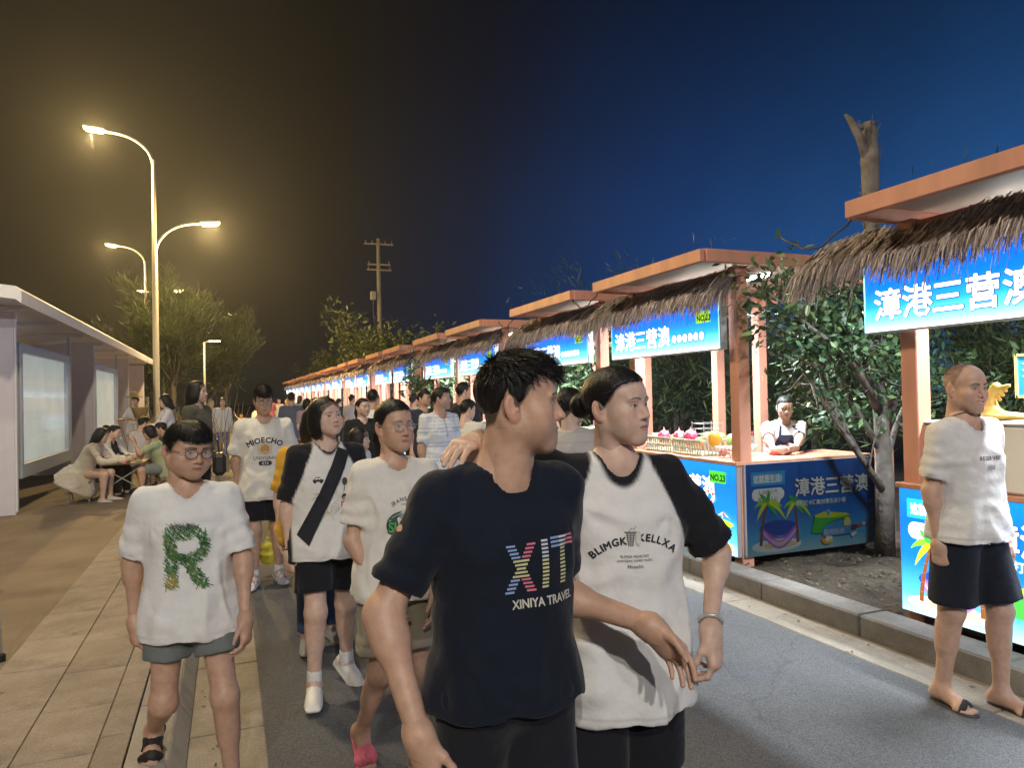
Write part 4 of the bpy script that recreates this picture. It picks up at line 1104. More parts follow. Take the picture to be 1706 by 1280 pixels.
# ---------------------------------------------------------------- display shelter on the left
M_SHELT = mat('shelter_paint', (.70,.67,.76), rough=.5, noise=.06, nscale=5)
M_SHROOF = mat('shelter_roof', (.76,.77,.82), rough=.4, noise=.05, nscale=6)
M_FRAMEW = mat('display_frame', (.50,.56,.64), rough=.35, metal=.2)
M_POSTER = mat('faded_poster_glow', (.66,.70,.64), rough=.7, noise=.22, nscale=1.3, emit=(.80,.86,.80), estr=.42)  # emission added to the poster sheet to brighten the display cases
M_GLASS = mat('display_glazing', (.75,.80,.80), rough=.06, alpha=.22, spec=1.0, bump=.12, bscale=3)
sh = empty('display_shelter', (-2.62,11.3,.09)); tag(sh, 'pale notice board shelter with a curved roof and glazed display cases on the pavement', 'shelter')
for k, yy in enumerate((0,6.0,11.6,15.6)):
    MB().box((-.55,yy+.06,1.34), (1.10,.12,2.68), None, .01).build('fin_wall', M_SHELT, sh)
    MB().box((.012,yy+.03,1.36), (.022,.06,2.62)).build('edge_trim', M_SHROOF, sh)
pts = [(-1.75,2.62),(-1.2,2.80),(-.55,2.89),(.05,2.90),(.22,2.88),(.28,2.83)]
V = []; n_ = len(pts)
for yy in (-.85,16.2):
    V += [(x,yy,z+.03) for x,z in pts]+[(x,yy,z-.13) for x,z in pts]
F = []
for i in range(n_-1): F += [(i,i+1,2*n_+i+1,2*n_+i)[::-1], (n_+i,n_+i+1,3*n_+i+1,3*n_+i), (i,i+1,n_+i+1,n_+i), (2*n_+i,2*n_+i+1,3*n_+i+1,3*n_+i)[::-1]]
F += [(n_-1,2*n_-1,4*n_-1,3*n_-1), (0,n_,3*n_,2*n_)[::-1]]
MB().add(V, F).build('roof', M_SHROOF, sh)
for k in range(8):
    MB().box((-.65,.0+2.2*k,2.73), (1.5,.05,.06)).build('rafter', M_SHELT, sh)
for yy in (.22,6.12):
    c = MB(); c.box((-.02,yy+1.6,2.23),(.10,3.24,.13),None,.01); c.box((-.02,yy+1.6,.56),(.10,3.24,.20),None,.01); c.box((-.02,yy+.05,1.40),(.10,.10,1.55),None,.01); c.box((-.02,yy+3.17,1.40),(.10,.12,1.55),None,.01)
    df = c.build('display_case', M_FRAMEW, sh)
    MB().box((-.05,yy+1.6,1.41),(.02,3.1,1.54)).build('poster', M_POSTER, df); MB().box((.012,yy+1.6,1.41),(.012,3.06,1.52)).build('glazing', M_GLASS, df)
    MB().box((-.02,yy+3.45,1.34),(.05,.05,2.68)).build('post', M_FRAMEW, sh)

# ---------------------------------------------------------------- utility pole
up_ = empty('utility_pole', (9.35,47.7,0)); tag(up_, 'concrete utility pole with crossarms and insulators rising behind the stalls', 'utility pole')
M_CONC = mat('pole_concrete', (.34,.32,.29), rough=.8, noise=.12, nscale=4)
MB().lathe((0,0,0), [(.19,0),(.13,12.0)], 12).build('pole', M_CONC, up_, True)
for z, L in ((11.6,1.9),(10.25,1.5),(9.9,1.6)):
    ca = MB().box((0,-.14,z), (L,.09,.09)).build('crossarm', M_CONC, up_)
    for k in range(5 if z > 11 else 3): MB().lathe((-L/2+.1+k*(L-.2)/(4 if z > 11 else 2),-.14,z+.05), [(.02,0),(.045,.05),(.02,.09),(.045,.13),(.01,.2)], 8).build('insulator', mat('insulator', (.30,.20,.15), rough=.3), ca)
MB().box((-.42,-.1,8.2), (.35,.3,.55), None, .03).build('switch_box', M_GALV, up_); m = MB(); m.tube([(-.42,-.1,7.9),(-.38,-.05,6.5),(-.05,0,5.5)], .03, 6); m.build('cable', M_CASTER, up_)

# ---------------------------------------------------------------- trees
M_BARK = mat('bark', (.10,.085,.07), rough=.9, noise=.4, nscale=12, bump=.6, bscale=40)
M_BARKP = mat('pale_bark', (.17,.15,.13), rough=.9, noise=.5, nscale=9, bump=1.0, bscale=28)
def leaf_mat(name, c):
    m = mat(name, c, rough=.5, noise=.35, nscale=1.5, attr=True); return m
M_LEAF = leaf_mat('leaves', None or (.06,.10,.03)); 
def leaf_shape(s):
    return [(0,0,0),(.30*s,-.16*s,.03*s),(.62*s,-.15*s,.02*s),(1.0*s,0,-.06*s),(.62*s,.15*s,.02*s),(.30*s,.16*s,.03*s),(.5*s,0,-.02*s)], [(0,1,6),(1,2,6),(2,3,6),(3,4,6),(4,5,6),(5,0,6)]
def leaves_np(P, D, S, rs, cols, wid=.34):
    """many small folded leaves: points, directions, sizes"""
    n = len(P); D = D/(np.linalg.norm(D,axis=1)[:,None]+1e-9); A = rs.normal(size=(n,3)); A -= (A*D).sum(1)[:,None]*D; A /= np.linalg.norm(A,axis=1)[:,None]+1e-9; Nn = np.cross(D, A)
    S = S[:,None]; V = np.stack([P, P+D*S*.5+A*S*wid*.5+Nn*S*.05, P+D*S, P+D*S*.5-A*S*wid*.5+Nn*S*.05],1).reshape(-1,3)
    F = np.arange(4*n).reshape(-1,4); return V, F, np.repeat(cols, 4, 0)
def limb_tree(rs, base, hgt, spread, nl, r0, lean=(0,0)):
    """trunk and forking limbs; returns tube lists and twig end points"""
    tubes = []; ends = []
    top = np.array([lean[0],lean[1],hgt*.55]); pts = [np.array([0,0,0.]), top*.5+rs.normal(0,.05*hgt/5,3)*[1,1,0], top]
    tubes.append((pts, [r0, r0*.8, r0*.6]))
    for i in range(nl):
        a = 2*math.pi*i/nl+rs.uniform(-.4,.4); s = pts[1]+(pts[2]-pts[1])*rs.uniform(.0,1); e_ = s+np.array([math.cos(a)*spread*rs.uniform(.5,1), math.sin(a)*spread*rs.uniform(.5,1), hgt*rs.uniform(.15,.5)])
        mid = (s+e_)/2+rs.normal(0,.06*spread,3); tubes.append(([s,mid,e_], [r0*.4,r0*.25,r0*.08]))
        for k in range(5):
            s2_ = mid+(e_-mid)*rs.uniform(-.5,1); e2 = s2_+rs.normal(0,.32*spread,3)+[0,0,.1*hgt]; tubes.append(([s2_,e2], [r0*.14,r0*.04])); ends.append((s2_,e2))
        ends.append((mid,e_))
    return tubes, ends
def build_tree(name, label, loc, hgt, spread, seed, n, leaf, cols, nl=7, r0=.12, droop=0.0, cat='tree', group=None, wid=.34, lean=(0,0), needle=False, fill=.35):
    rs = np.random.RandomState(seed); r = empty(name, loc); tag(r, label, cat, group)
    tubes, ends = limb_tree(rs, None, hgt, spread, nl, r0, lean); m = MB()
    for pts, rr in tubes: m.tube(pts, rr, 6)
    m.build('trunk', M_BARK, r, True)
    i = rs.randint(0, len(ends), n); t = rs.uniform(.0,1.15,n); A = np.array([e_[0] for e_ in ends])[i]; B = np.array([e_[1] for e_ in ends])[i]
    P = A+(B-A)*t[:,None]+rs.normal(0,1,(n,3))*fill*spread*.28
    D = (B-A)/(np.linalg.norm(B-A,axis=1)[:,None]+1e-9)+rs.normal(0,.7,(n,3)); D[:,2] -= droop
    if needle: D = (B-A)/(np.linalg.norm(B-A,axis=1)[:,None]+1e-9)*.8+rs.normal(0,.35,(n,3)); D[:,2] += .35-droop
    c = np.array(cols)[rs.randint(0,len(cols),n)]*rs.uniform(.6,1.4,n)[:,None]
    V, F, C = leaves_np(P, D, leaf*rs.uniform(.6,1.4,n), rs, c, wid); cr = link('crown', raw_mesh('crown', V, F, M_LEAF, False, C), r); cr['kind'] = 'stuff'
    return r
GR = [(.045,.075,.025),(.06,.09,.03),(.035,.055,.022),(.08,.10,.04)]; GB = [(.05,.105,.04),(.07,.13,.05),(.035,.07,.032),(.11,.16,.055)]
CA = [(.035,.058,.024),(.05,.072,.030),(.028,.046,.02),(.065,.085,.04)]
build_tree('casuarina_tree', 'feathery casuarina tree behind the lamp posts on the left', (-2.2,33,0), 6.4, 1.65, 3, 34000, .34, CA, 16, .13, .1, wid=.075, needle=True, fill=.34, group='roadside casuarinas')
build_tree('casuarina_tree', 'lower dark casuarina filling the left end of the clump beside the shelter', (-4.0,36,0), 4.4, 1.6, 4, 14000, .34, CA, 12, .11, .1, wid=.08, needle=True, fill=.4, group='roadside casuarinas')
build_tree('casuarina_tree', 'right hand casuarina of the clump with spiky tips above the far path', (-.1,36.5,0), 5.4, 1.5, 8, 14000, .34, CA, 11, .10, .05, wid=.08, needle=True, fill=.34, group='roadside casuarinas')
for i, (x, y, h_, sp, lab) in enumerate(((6.3,31.5,4.2,1.7,'leafy tree in front of the utility pole behind the far stalls'),(9.0,29,3.6,1.7,'rounded leafy tree right of the utility pole behind the stalls'),(6.9,47,4.6,1.6,'small tree above the farthest orange roofs'),(6.6,60,5.0,1.6,'last tree standing at the far end of the stall row'))):
    build_tree('leafy_tree', lab, (x,y,0), h_, sp, 20+i, 6500, .22, GR, 8, .12, .3, group='trees behind the stalls', fill=.55)
for i, (x, y, h_, sp, lab) in enumerate(((10.2,6.4,2.7,2.0,'feathery dark tree behind the nearest stall and the smiling man'),(9.8,10.2,2.7,2.0,'dark tree behind the stall with the fruit crates'),(9.3,13.8,2.8,2.0,'dark tree behind the fourth stall'),(9.0,18.5,3.0,2.0,'dark tree behind the middle of the stall row'))):
    build_tree('dark_tree', lab, (x,y,0), h_, sp, 40+i, 15000, .20, GB, 14, .10, .15, group='dark trees behind the stalls', wid=.10, needle=True, fill=.45)
build_tree('young_tree', 'small leafy sapling seen under the sign of the nearest stall', (6.3,4.1,.1), 2.0, .50, 50, 260, .13, [(.07,.15,.05),(.10,.19,.06)], 6, .03, .3, fill=.5)
build_tree('young_tree', 'leafy bush in the gap after the fifth stall hanging over its sign', (4.05,14.72,.1), 2.4, .62, 51, 1300, .14, GB, 7, .05, .4, fill=.5)
build_tree('young_tree', 'leafy bush between the third and fourth stalls', (4.6,9.55,.1), 2.3, .6, 52, 1300, .13, GB, 7, .05, .4, fill=.5)

# the pollarded tree in the gap between the two near stalls
pt_ = empty('pollarded_tree', (5.24,4.70,.08)); tag(pt_, 'pollarded tree with a bare broken top and leafy low branches between the two nearest stalls', 'tree')
rs = np.random.RandomState(77)
m = MB(); tp = [(0,0,0),(.01,-.02,.6),(.0,.0,1.2),(-.02,.03,1.8),(.04,.05,2.5),(.02,.06,3.0),(.0,.04,3.45),(.02,.05,3.78)]
m.tube(tp, [.085,.068,.060,.058,.064,.068,.074,.055], 12); m.tube([(.0,.05,3.40),(-.10,.04,3.62),(-.20,.06,3.80),(-.24,.07,3.83)], [.042,.036,.026,.010], 8)
for k in range(120):
    z = rs.uniform(2.3,3.75); a = rs.uniform(0,6.28); rr = .055; m.tube([(.02+rr*math.cos(a),.05+rr*math.sin(a),z),(.02+(rr+.05)*math.cos(a),.05+(rr+.05)*math.sin(a),z+rs.uniform(.03,.12))], [.006,.001], 4)
m.build('trunk', M_BARKP, pt_, True)
ends = []; m = MB()
for s, mid, e_ in (((0,-.02,.55),(-.40,-.10,.95),(-.92,-.08,1.62)), ((0,0,.9),(-.28,.05,1.35),(-.55,.12,1.95)), ((0,0,1.1),(.18,-.10,1.5),(.30,-.2,2.1)), ((0,0,1.2),(-.5,-.18,1.75),(-1.05,-.16,2.12)), ((0,0,1.5),(-.2,-.22,1.85),(-.42,-.25,2.25)), ((0,0,.7),(.22,.05,1.1),(.45,.0,1.6)), ((-.40,-.10,.95),(-.62,-.05,1.35),(-.72,.0,1.8)), ((0,0,1.3),(-.72,-.32,1.72),(-1.28,-.38,1.92)), ((0,0,1.4),(-.80,-.22,1.90),(-1.50,-.30,2.22)), ((0,0,1.25),(-.75,-.40,1.70),(-1.42,-.52,2.02)), ((0,0,1.5),(-.55,-.30,2.0),(-1.0,-.40,2.3))):
    m.tube([s,mid,e_], [.034,.026,.012], 6); ends += [(np.array(mid),np.array(e_))]*2
    for k in range(9):
        a = np.array(mid)+(np.array(e_)-np.array(mid))*rs.uniform(-.4,1); b = a+rs.normal(0,.17,3)+[0,0,.08]; m.tube([a,(a+b)/2+rs.normal(0,.02,3),b], [.009,.006,.002], 4); ends.append((a,b))
m.build('limb', M_BARKP, pt_, True)
n = 5600; i = rs.randint(0,len(ends),n); A = np.array([q[0] for q in ends])[i]; B = np.array([q[1] for q in ends])[i]
P = A+(B-A)*rs.uniform(.2,1.15,n)[:,None]+rs.normal(0,.10,(n,3)); keep = (P[:,2] > 1.12) & ~((P[:,0] < -.52) & (P[:,2] < 1.66) & (rs.rand(n) < .70)); P = P[keep]; A, B = A[keep], B[keep]; n = len(P)
D = (B-A)*2.5+rs.normal(0,.6,(n,3)); D[:,2] -= .45; c = np.array(GB)[rs.randint(0,4,n)]*rs.uniform(.5,1.6,n)[:,None]*np.array([.85,.95,1.05])
V, F, C = leaves_np(P[300:], D[300:], rs.uniform(.05,.10,n-300), rs, c[300:], .44); cr = link('crown', raw_mesh('crown', V, F, M_LEAF, False, C), pt_); cr['kind'] = 'stuff'
LF = []
for k in range(5):
    v, f = leaf_shape(1.0); me = bpy.data.meshes.new('leaf'); me.from_pydata(v, [], f); me.materials.append(mat('leaf_%d' % k, tuple(np.array(GB[k%4])*(.9+.25*k)), rough=.45)); LF.append(me)
for k in range(285):
    o = link('leaf', LF[k % 5], pt_, tuple(P[k])); o.rotation_euler = Vector(D[k]).to_track_quat('X','Z').to_euler(); o.rotation_euler.x = rs.uniform(-1,1); s = rs.uniform(.065,.125); o.scale = (s,s,s)
# ---------------------------------------------------------------- dressing a person
M_SKIN = mat('skin', rough=.47, attr=True, noise=.13, nscale=38, sss=.12, bump=.13, bscale=260)
M_HAIR = mat('hair', (.010,.0095,.010), rough=.45, spec=.3, noise=.5, nscale=14, stretch=(18,18,1.2), bump=.3, bscale=14)
M_CLOTH = mat('cloth', rough=.88, spec=.25, attr=True, noise=.05, nscale=30, bump=.35, bscale=34, sheen=.1)
nt = M_CLOTH.node_tree; b_ = nt.nodes['Principled BSDF']; tc_ = nt.nodes.new('ShaderNodeTexCoord'); mp_ = nt.nodes.new('ShaderNodeMapping'); mp_.inputs['Scale'].default_value = (1,1,.6); mp_.inputs['Rotation'].default_value = (.3,.5,.2)
nt.links.new(tc_.outputs['Object'], mp_.inputs['Vector']); rn = nt.nodes.new('ShaderNodeTexNoise'); rn.noise_type = 'RIDGED_MULTIFRACTAL'; rn.inputs['Scale'].default_value = 6.5; rn.inputs['Detail'].default_value = 2.5; rn.inputs['Distortion'].default_value = .8; nt.links.new(mp_.outputs[0], rn.inputs['Vector'])
bp2 = nt.nodes.new('ShaderNodeBump'); bp2.inputs['Strength'].default_value = .38; bp2.inputs['Distance'].default_value = .012; nt.links.new(rn.outputs['Fac'], bp2.inputs['Height'])
old = b_.inputs['Normal'].links[0].from_node; nt.links.new(bp2.outputs[0], old.inputs['Normal'])
M_STUBBLE = mat('cropped_hair', (.17,.135,.115), rough=.5)
M_SHOE = mat('shoe', rough=.6, attr=True, noise=.06, nscale=60)
M_STRAND = mat('hair_strand', (.014,.011,.010), rough=.38)
M_FRAME = mat('glasses_frame', (.03,.02,.02), rough=.3)
M_FRAME2 = mat('clear_frame', (.45,.42,.40), rough=.2, trans=.3)
M_LENS = mat('lens', (.9,.93,.95), rough=.03, alpha=.16, spec=.9)
rng = np.random.RandomState(11)

def prim_mesh(name, F, m, col=None, colfn=None, disp=None, rel=0, M4=None):
    V, Q = F.mesh()
    if rel: V = relax(V, Q, rel)
    if disp is not None: V = disp(V, normals(V, Q))
    if colfn is not None: col = colfn(V)
    return raw_mesh(name, V, Q, m, col=col if col is not None else None), V, Q

def print_on(person, o, p, V, Q, items, back=False, off=.0022, name='shirt_print', m=None):
    """flat print pressed onto the shirt: items are (verts2d, faces, colour), metres right/up from the chest point"""
    bvh = BVHTree.FromPolygons(V.tolist(), Q.tolist())
    u, sl, fr = p.u, p.sl, p.fr
    org = p.P+u*.19*p.H; d = -fr
    if back: d = fr; sl = -sl
    bycol = {}
    for V2, F2, c in items: bycol.setdefault(c, []).append((V2, F2))
    out = []
    for c, lst in bycol.items():
        bm = bmesh.new()
        for k_, (V2, F2) in enumerate(lst):
            vs = [bm.verts.new((q[0], q[1], (k_ % 8)*.00004)) for q in V2]
            for f in F2:
                try: bm.faces.new([vs[i] for i in f])
                except ValueError: pass
        for _ in range(7):
            le = [e_ for e_ in bm.edges if e_.calc_length() > .016]
            if not le: break
            bmesh.ops.subdivide_edges(bm, edges=le, cuts=1); bmesh.ops.triangulate(bm, faces=[f for f in bm.faces if len(f.verts) > 3])
        bad = []
        for v in bm.verts:
            q = org + sl*v.co.x + u*v.co.y - d*.35
            hit = bvh.ray_cast(Vector(q), Vector(d), .6)
            if hit[0] is None: bad.append(v); continue
            v.co = hit[0] - Vector(d)*(off+v.co.z+.0006*len(out))
        if bad: bmesh.ops.delete(bm, geom=bad, context='VERTS')
        me = bpy.data.meshes.new(name); bm.to_mesh(me); bm.free()
        me.materials.append(m or mat('print_%02x%02x%02x' % tuple(int(255*min(1,max(0,k))) for k in c), c, rough=.7, noise=.08, nscale=60))
        out.append(me)
    return out

def arc_text(txt, size, bold, rad, x0=0.0, y0=0.0, spacing=1.0, col=(.02,.02,.025)):
    """letters along an arch"""
    ws = []
    for ch in txt:
        V, F = text_mesh(ch if ch != ' ' else '-', size, bold)
        ws.append((V[:,0].max()-V[:,0].min())*spacing+size*.14*spacing)
    tot = sum(ws); a = -tot/2; items = []
    for ch, w_ in zip(txt, ws):
        a += w_/2
        if ch != ' ':
            V, F = text_mesh(ch, size, bold); th = a/rad if rad else 0
            x = V[:,0]-(V[:,0].max()+V[:,0].min())/2; y = V[:,1]
            if rad: X = x0+rad*math.sin(th)+x*math.cos(th)+y*math.sin(th); Y = y0+rad*(math.cos(th)-1)-x*math.sin(th)+y*math.cos(th)
            else: X = x0+a+x; Y = y0+y
            for q in range(6 if bold else 1): items.append((np.stack([X+bold*math.cos(q*1.047),Y+bold*math.sin(q*1.047)],1), F, col))
        a += w_/2
    return items
def quad2(x, y, w, h, col, rot=0.0, skew=0.0):
    c, s = math.cos(rot), math.sin(rot); P = [(-w/2,-h/2),(w/2,-h/2),(w/2,h/2),(-w/2,h/2)]
    P = [(a+b*skew, b) for a, b in P]
    return (np.array([(x+a*c-b*s, y+a*s+b*c) for a, b in P]), [(0,1,2,3)], col)
def disc2(x, y, rx, ry, col, n=20, ring=0.0):
    t = np.linspace(0, 2*math.pi, n, endpoint=False)
    P = np.stack([x+rx*np.cos(t), y+ry*np.sin(t)],1)
    if not ring: return (P, [tuple(range(n))], col)
    P2 = np.stack([x+(rx-ring)*np.cos(t), y+(ry-ring)*np.sin(t)],1)
    return (np.concatenate([P,P2]), [(i,(i+1)%n,n+(i+1)%n,n+i) for i in range(n)], col)
def stroke2(pts, w, col):
    pts = np.array(pts, float); d = np.gradient(pts, axis=0); d /= np.linalg.norm(d,axis=1)[:,None]+1e-9
    nn = np.stack([-d[:,1], d[:,0]],1)*w/2; n = len(pts)
    return (np.concatenate([pts+nn, pts-nn]), [(i,i+1,n+i+1,n+i) for i in range(n-1)], col)

def ik(sh, tgt, l1, l2, pole):
    d = tgt-sh; L = np.linalg.norm(d); L = min(L, (l1+l2)*.998); d = nrm(d)
    a = (l1*l1-l2*l2+L*L)/(2*L); hh = math.sqrt(max(l1*l1-a*a, 0)); q = nrm(np.asarray(pole)-np.dot(pole,d)*d)
    el = sh+d*a+q*hh
    return nrm(el-sh), nrm(sh+d*L-el)

NEAR, MID, FAR = 0, 1, 2
VOX = {NEAR: dict(body=.0098, head=.0025, hair=.0044, cloth=.0076, hand=.0032, shoe=.006), MID: dict(body=.017, head=.006, hair=.0085, cloth=.016, shoe=.012), FAR: dict(body=.022, head=.010, hair=.012, cloth=.022, shoe=.018)}
def person(o):
    lod = o.get('lod', MID); dist = math.hypot(o['loc'][0], o['loc'][1]); vx = {k: v*o.get('vs', min(max(dist/9,1),1.5) if lod == MID else 1.0) for k, v in VOX[lod].items()}
    loc = np.array(o['loc'], float); yw = o.get('yaw', 0.0)
    Rw = rot_z(yw)
    for nm, ar in o.get('arms', {}).items():
        if 'reach' in ar:
            q = solve({**o, 'arms': {}}); 
            s = 1 if nm == 'L' else -1
            sh = q.sh[nm]+q.u*ar.get('shrug',0)
            tgt = Rw.T@(np.array(ar['reach'])-loc); pole = Rw.T@np.array(ar.get('pole', (0,.3,-1)))
            al = o.get('armlen', 1.0)
            ar['up'], ar['fore'] = ik(sh, tgt, .172*o['H']*al, .148*o['H']*al, pole)
            for k in ('hand','thumb'):
                if k+'w' in ar: ar[k] = Rw.T@np.array(ar[k+'w'])
    p = solve(o); H = o['H']
    skin = np.asarray(o.get('skin', SKIN)); o['skin'] = skin
    parts = []
    F = body_field(o, p, vx['body'], hands=(lod != NEAR), feetdetail=(lod == NEAR)); V, Q = F.mesh()
    parts.append((V, Q, np.tile(skin, (len(V),1))))
    if lod == NEAR:
        for s, nm in ((1,'L'),(-1,'R')):
            up, fo, hd, tb = p.ad[nm]; w = p.wr[nm]; hl = .108*H*o.get('handsize',1.0); a = o.get('arm',1.0)*H/1.7
            F = Field(w-.2*hl/.18, w+.2*hl/.18, vx['hand']); ar = o.get('arms', {}).get(nm, {})
            q = p.el[nm]+(w-p.el[nm])*.62
            F.op(cone(q, w+hd*.008, .021*a, .0262*a))
            for pr, k in hand_prims(w, hd, tb, s, hl, ar.get('curl', .35), ar.get('spread', .1), ar.get('thumbin', .4)): F.op(pr, k)
            V, Q = F.mesh()
            hc = np.tile(skin, (len(V),1)); d = (V-w)@hd/hl; kn = np.exp(-((d-.52)/.05)**2)*.25+sstep(d,.75,1.0)*.25
            hc = hc*(1-kn[:,None]*np.array([.0,.25,.25])); parts.append((V, Q, hc))
    hs = p.hs; hs3 = hs*np.asarray(o.get('face', (1,1,1)), float)
    F = head_field(vx['head'], o); V, Q = F.mesh(); C = face_colour(V, o)
    if 'scalp' in o and lod == NEAR:
        zl = np.interp(np.degrees(np.arctan2(np.abs(V[:,0]), -(V[:,1]-.01))), [0,25,50,62,80,100,130,180], o['scalp']); k_ = (V[:,2] > zl+.004) & ((np.abs(V[:,0]) < .078) | (V[:,1] > .03)); HN = normals(V, Q)
        SV_, SF_ = strands(V[k_], HN[k_], dict(hair='short'), 5000, rng, length=.009, lift=.9, width=.0006)
    V = (p.HR@(V*hs3).T).T+p.HC; parts.append((V, Q, C))
    V, Q, C = join_vq(parts)
    body = link('person', raw_mesh('person', V, Q, M_SKIN, col=C)); body.location = loc; body.rotation_euler = (0,0,yw)
    tag(body, o['label'], o.get('cat', 'person'), o.get('group'))
    if 'scalp' in o and lod == NEAR: link('hair', raw_mesh('hair', (p.HR@(SV_*hs3).T).T+p.HC, SF_, M_STUBBLE), body)
    if 'hair' in o:
        F = hair_field(vx['hair'], o); HV, HQ = F.mesh(); HN = normals(HV, HQ)
        HV = HV+HN*(wob(HV*np.array([1,1,.35]), 240, 2)*.0012)[:,None]
        if lod != FAR:
            nst = o.get('strands', int(6500/o.get('vs',1.0)) if lod == NEAR else 500)
            if nst:
                SV, SF = strands(HV, HN, o, nst, rng, length=o.get('hairlen',.032), lift=o.get('hairlift',.25), width=.0012*o.get('vs',1.0) if lod == NEAR else .0035)
                HV, HQ, _ = join_vq([(HV,HQ),(SV,SF)])
        HV = (p.HR@(HV*hs3).T).T+p.HC
        link('hair', raw_mesh('hair', HV, HQ, M_HAIR), body)
    # shirt
    c = o['shirt']; base = np.asarray(c['col'], float)
    F = shirt_field(o, p, vx['cloth'])
    amp = c.get('fold', .0055)*(H/1.7)
    def colfn(V):
        CC = np.tile(base, (len(V),1)); t = (V-p.P)@p.u; x = np.abs((V-p.P)@p.sl)
        fx = np.linalg.norm((V-p.neck)-((V-p.neck)@p.u)[:,None]*p.u, axis=1)
        if 'sleeves' in c:
            lim = np.interp(t, [.12*H,.19*H,.235*H,.29*H,.31*H], [.125*H,.098*H,.082*H,.055*H,.05*H])
            m = sstep(x-lim, -.005, .005); CC = CC*(1-m[:,None])+np.asarray(c['sleeves'])*m[:,None]
        if True:
            hb = p.HC+p.HR@np.array([0,.02,-.09])*p.hs
            nr = o.get('neck',.055)*p.hs+c.get('neckgap',.010)
            ctr = p.neck+p.fr*(.010+.02*c.get('neckdrop',.012)/.03)
            q = V-ctr; q = q-(q@p.u)[:,None]*p.u; r = np.linalg.norm(q,axis=1)
            m = sstep(nr+.014-r, -.005, .005)*(t > .255*H); CC = CC*(1-m[:,None])+np.asarray(c.get('collar', base*.90))*m[:,None]
        hq = t-c.get('hem',-.085)*H; st_ = np.exp(-((hq-.024)/.0035)**2)*.22
        for nm_ in ('L','R'):
            q_ = (V-p.sh[nm_])@p.ad[nm_][0]; st_ = st_+np.exp(-((q_-c.get('sleeve',.125)*H+.022)/.0035)**2)*.22*(np.abs((V-p.neck)@p.sl) > .13*H)
        CC = CC*(1-np.clip(st_,0,.3)[:,None])
        if 'stripe' in c:
            col2, per, wd = c['stripe']; m = ((t % per) < wd)*1.0; CC = CC*(1-m[:,None])+np.asarray(col2)*m[:,None]
        if 'placket' in c:
            m = ((x < .006) & (t > .17*H) & ((V-p.P)@p.fr > 0))*1.0; CC = CC*(1-m[:,None])+np.asarray(c['placket'])*m[:,None]
        return CC
    me, SV, SQ = prim_mesh('shirt', F, M_CLOTH, colfn=colfn, disp=lambda V, N: folds(V, N, o, p, amp), rel=2 if lod == NEAR else 1)
    sh = link(c.get('name','shirt'), me, body)
    if 'print' in c:
        for m_ in print_on(body, o, p, SV, SQ, c['print'], c.get('printback', False)): link('shirt_print', m_, sh)
    if 'bottom' in o:
        b = o['bottom']
        F = legs_field(o, p, vx['cloth'], b.get('len', .2), b.get('r1', .105), b.get('r2', .098), hollow=b.get('len',.2) < .4, cuff=b.get('cuff',0))
        bc = np.asarray(b['col'], float)
        def bcol(V):
            CC = np.tile(bc, (len(V),1)); 
            if 'band' in b:
                for s, nm in ((1,'L'),(-1,'R')):
                    t, c_, f, pi = p.drop[nm]; q = (V-p.hip[nm])@t; m = (q > b['len']*H-b['band'][1])*1.0; CC = CC*(1-m[:,None])+np.asarray(b['band'][0])*m[:,None]
            if 'side' in b:
                for s, nm in ((1,'L'),(-1,'R')):
                    q = (V-p.hip[nm])@p.hl*s; m = ((q > .06*H/1.7) & (np.abs((V-p.hip[nm])@np.cross(p.hl,[0,0,1])) < .009))*1.0; CC = CC*(1-m[:,None])+np.asarray(b['side'])*m[:,None]
            return CC
        me, _, _ = prim_mesh(b['name'], F, M_CLOTH, colfn=bcol, disp=lambda V, N: V+N*(wob(V*np.array([1,1,.5]), 34, o.get('seed',1)+1)*b.get('fold',.004)+wob(V,80,2)*.0015)[:,None], rel=1)
        link(b['name'], me, body)
    f = o.get('feet')
    if f and f['kind'] == 'sneaker':
        for nm in ('L','R'):
            F, g = shoe_field(o, p, nm, vx['shoe'], 'sneaker'); a0 = g(0,0,-.255); upd = nrm(g(0,0,1)-g(0,0,0))
            cu, cs = np.asarray(f['col'],float), np.asarray(f.get('sole',(.7,.7,.68)),float)
            def shc(V):
                m = sstep((V-a0)@upd, -.004, .004)[:,None]; CC = cs*(1-m)+cu*m
                if 'trim' in f:
                    q = wob(V, 90, 3); m = ((np.abs(q) < .16) & ((V-a0)@upd > .01))[:,None]*.8; CC = CC*(1-m)+np.asarray(f['trim'])*m
                return CC
            me, _, _ = prim_mesh('shoe', F, M_SHOE, colfn=shc); link('shoe', me, body)
            if f.get('sock'):
                t, c_, ff, pi = p.drop[nm]; F = Field(p.an[nm]-.12, p.an[nm]+.14, vx['shoe'])
                F.op(cone(p.an[nm]+np.array([0,0,-.02]), p.an[nm]-c_*f['sock'], .043*H/1.7, .041*H/1.7)); me, _, _ = prim_mesh('sock', F, M_CLOTH, col=None, colfn=lambda V: np.tile(np.array(f.get('sockcol',(.75,.74,.72))), (len(V),1))); link('sock', me, body)
    elif f:
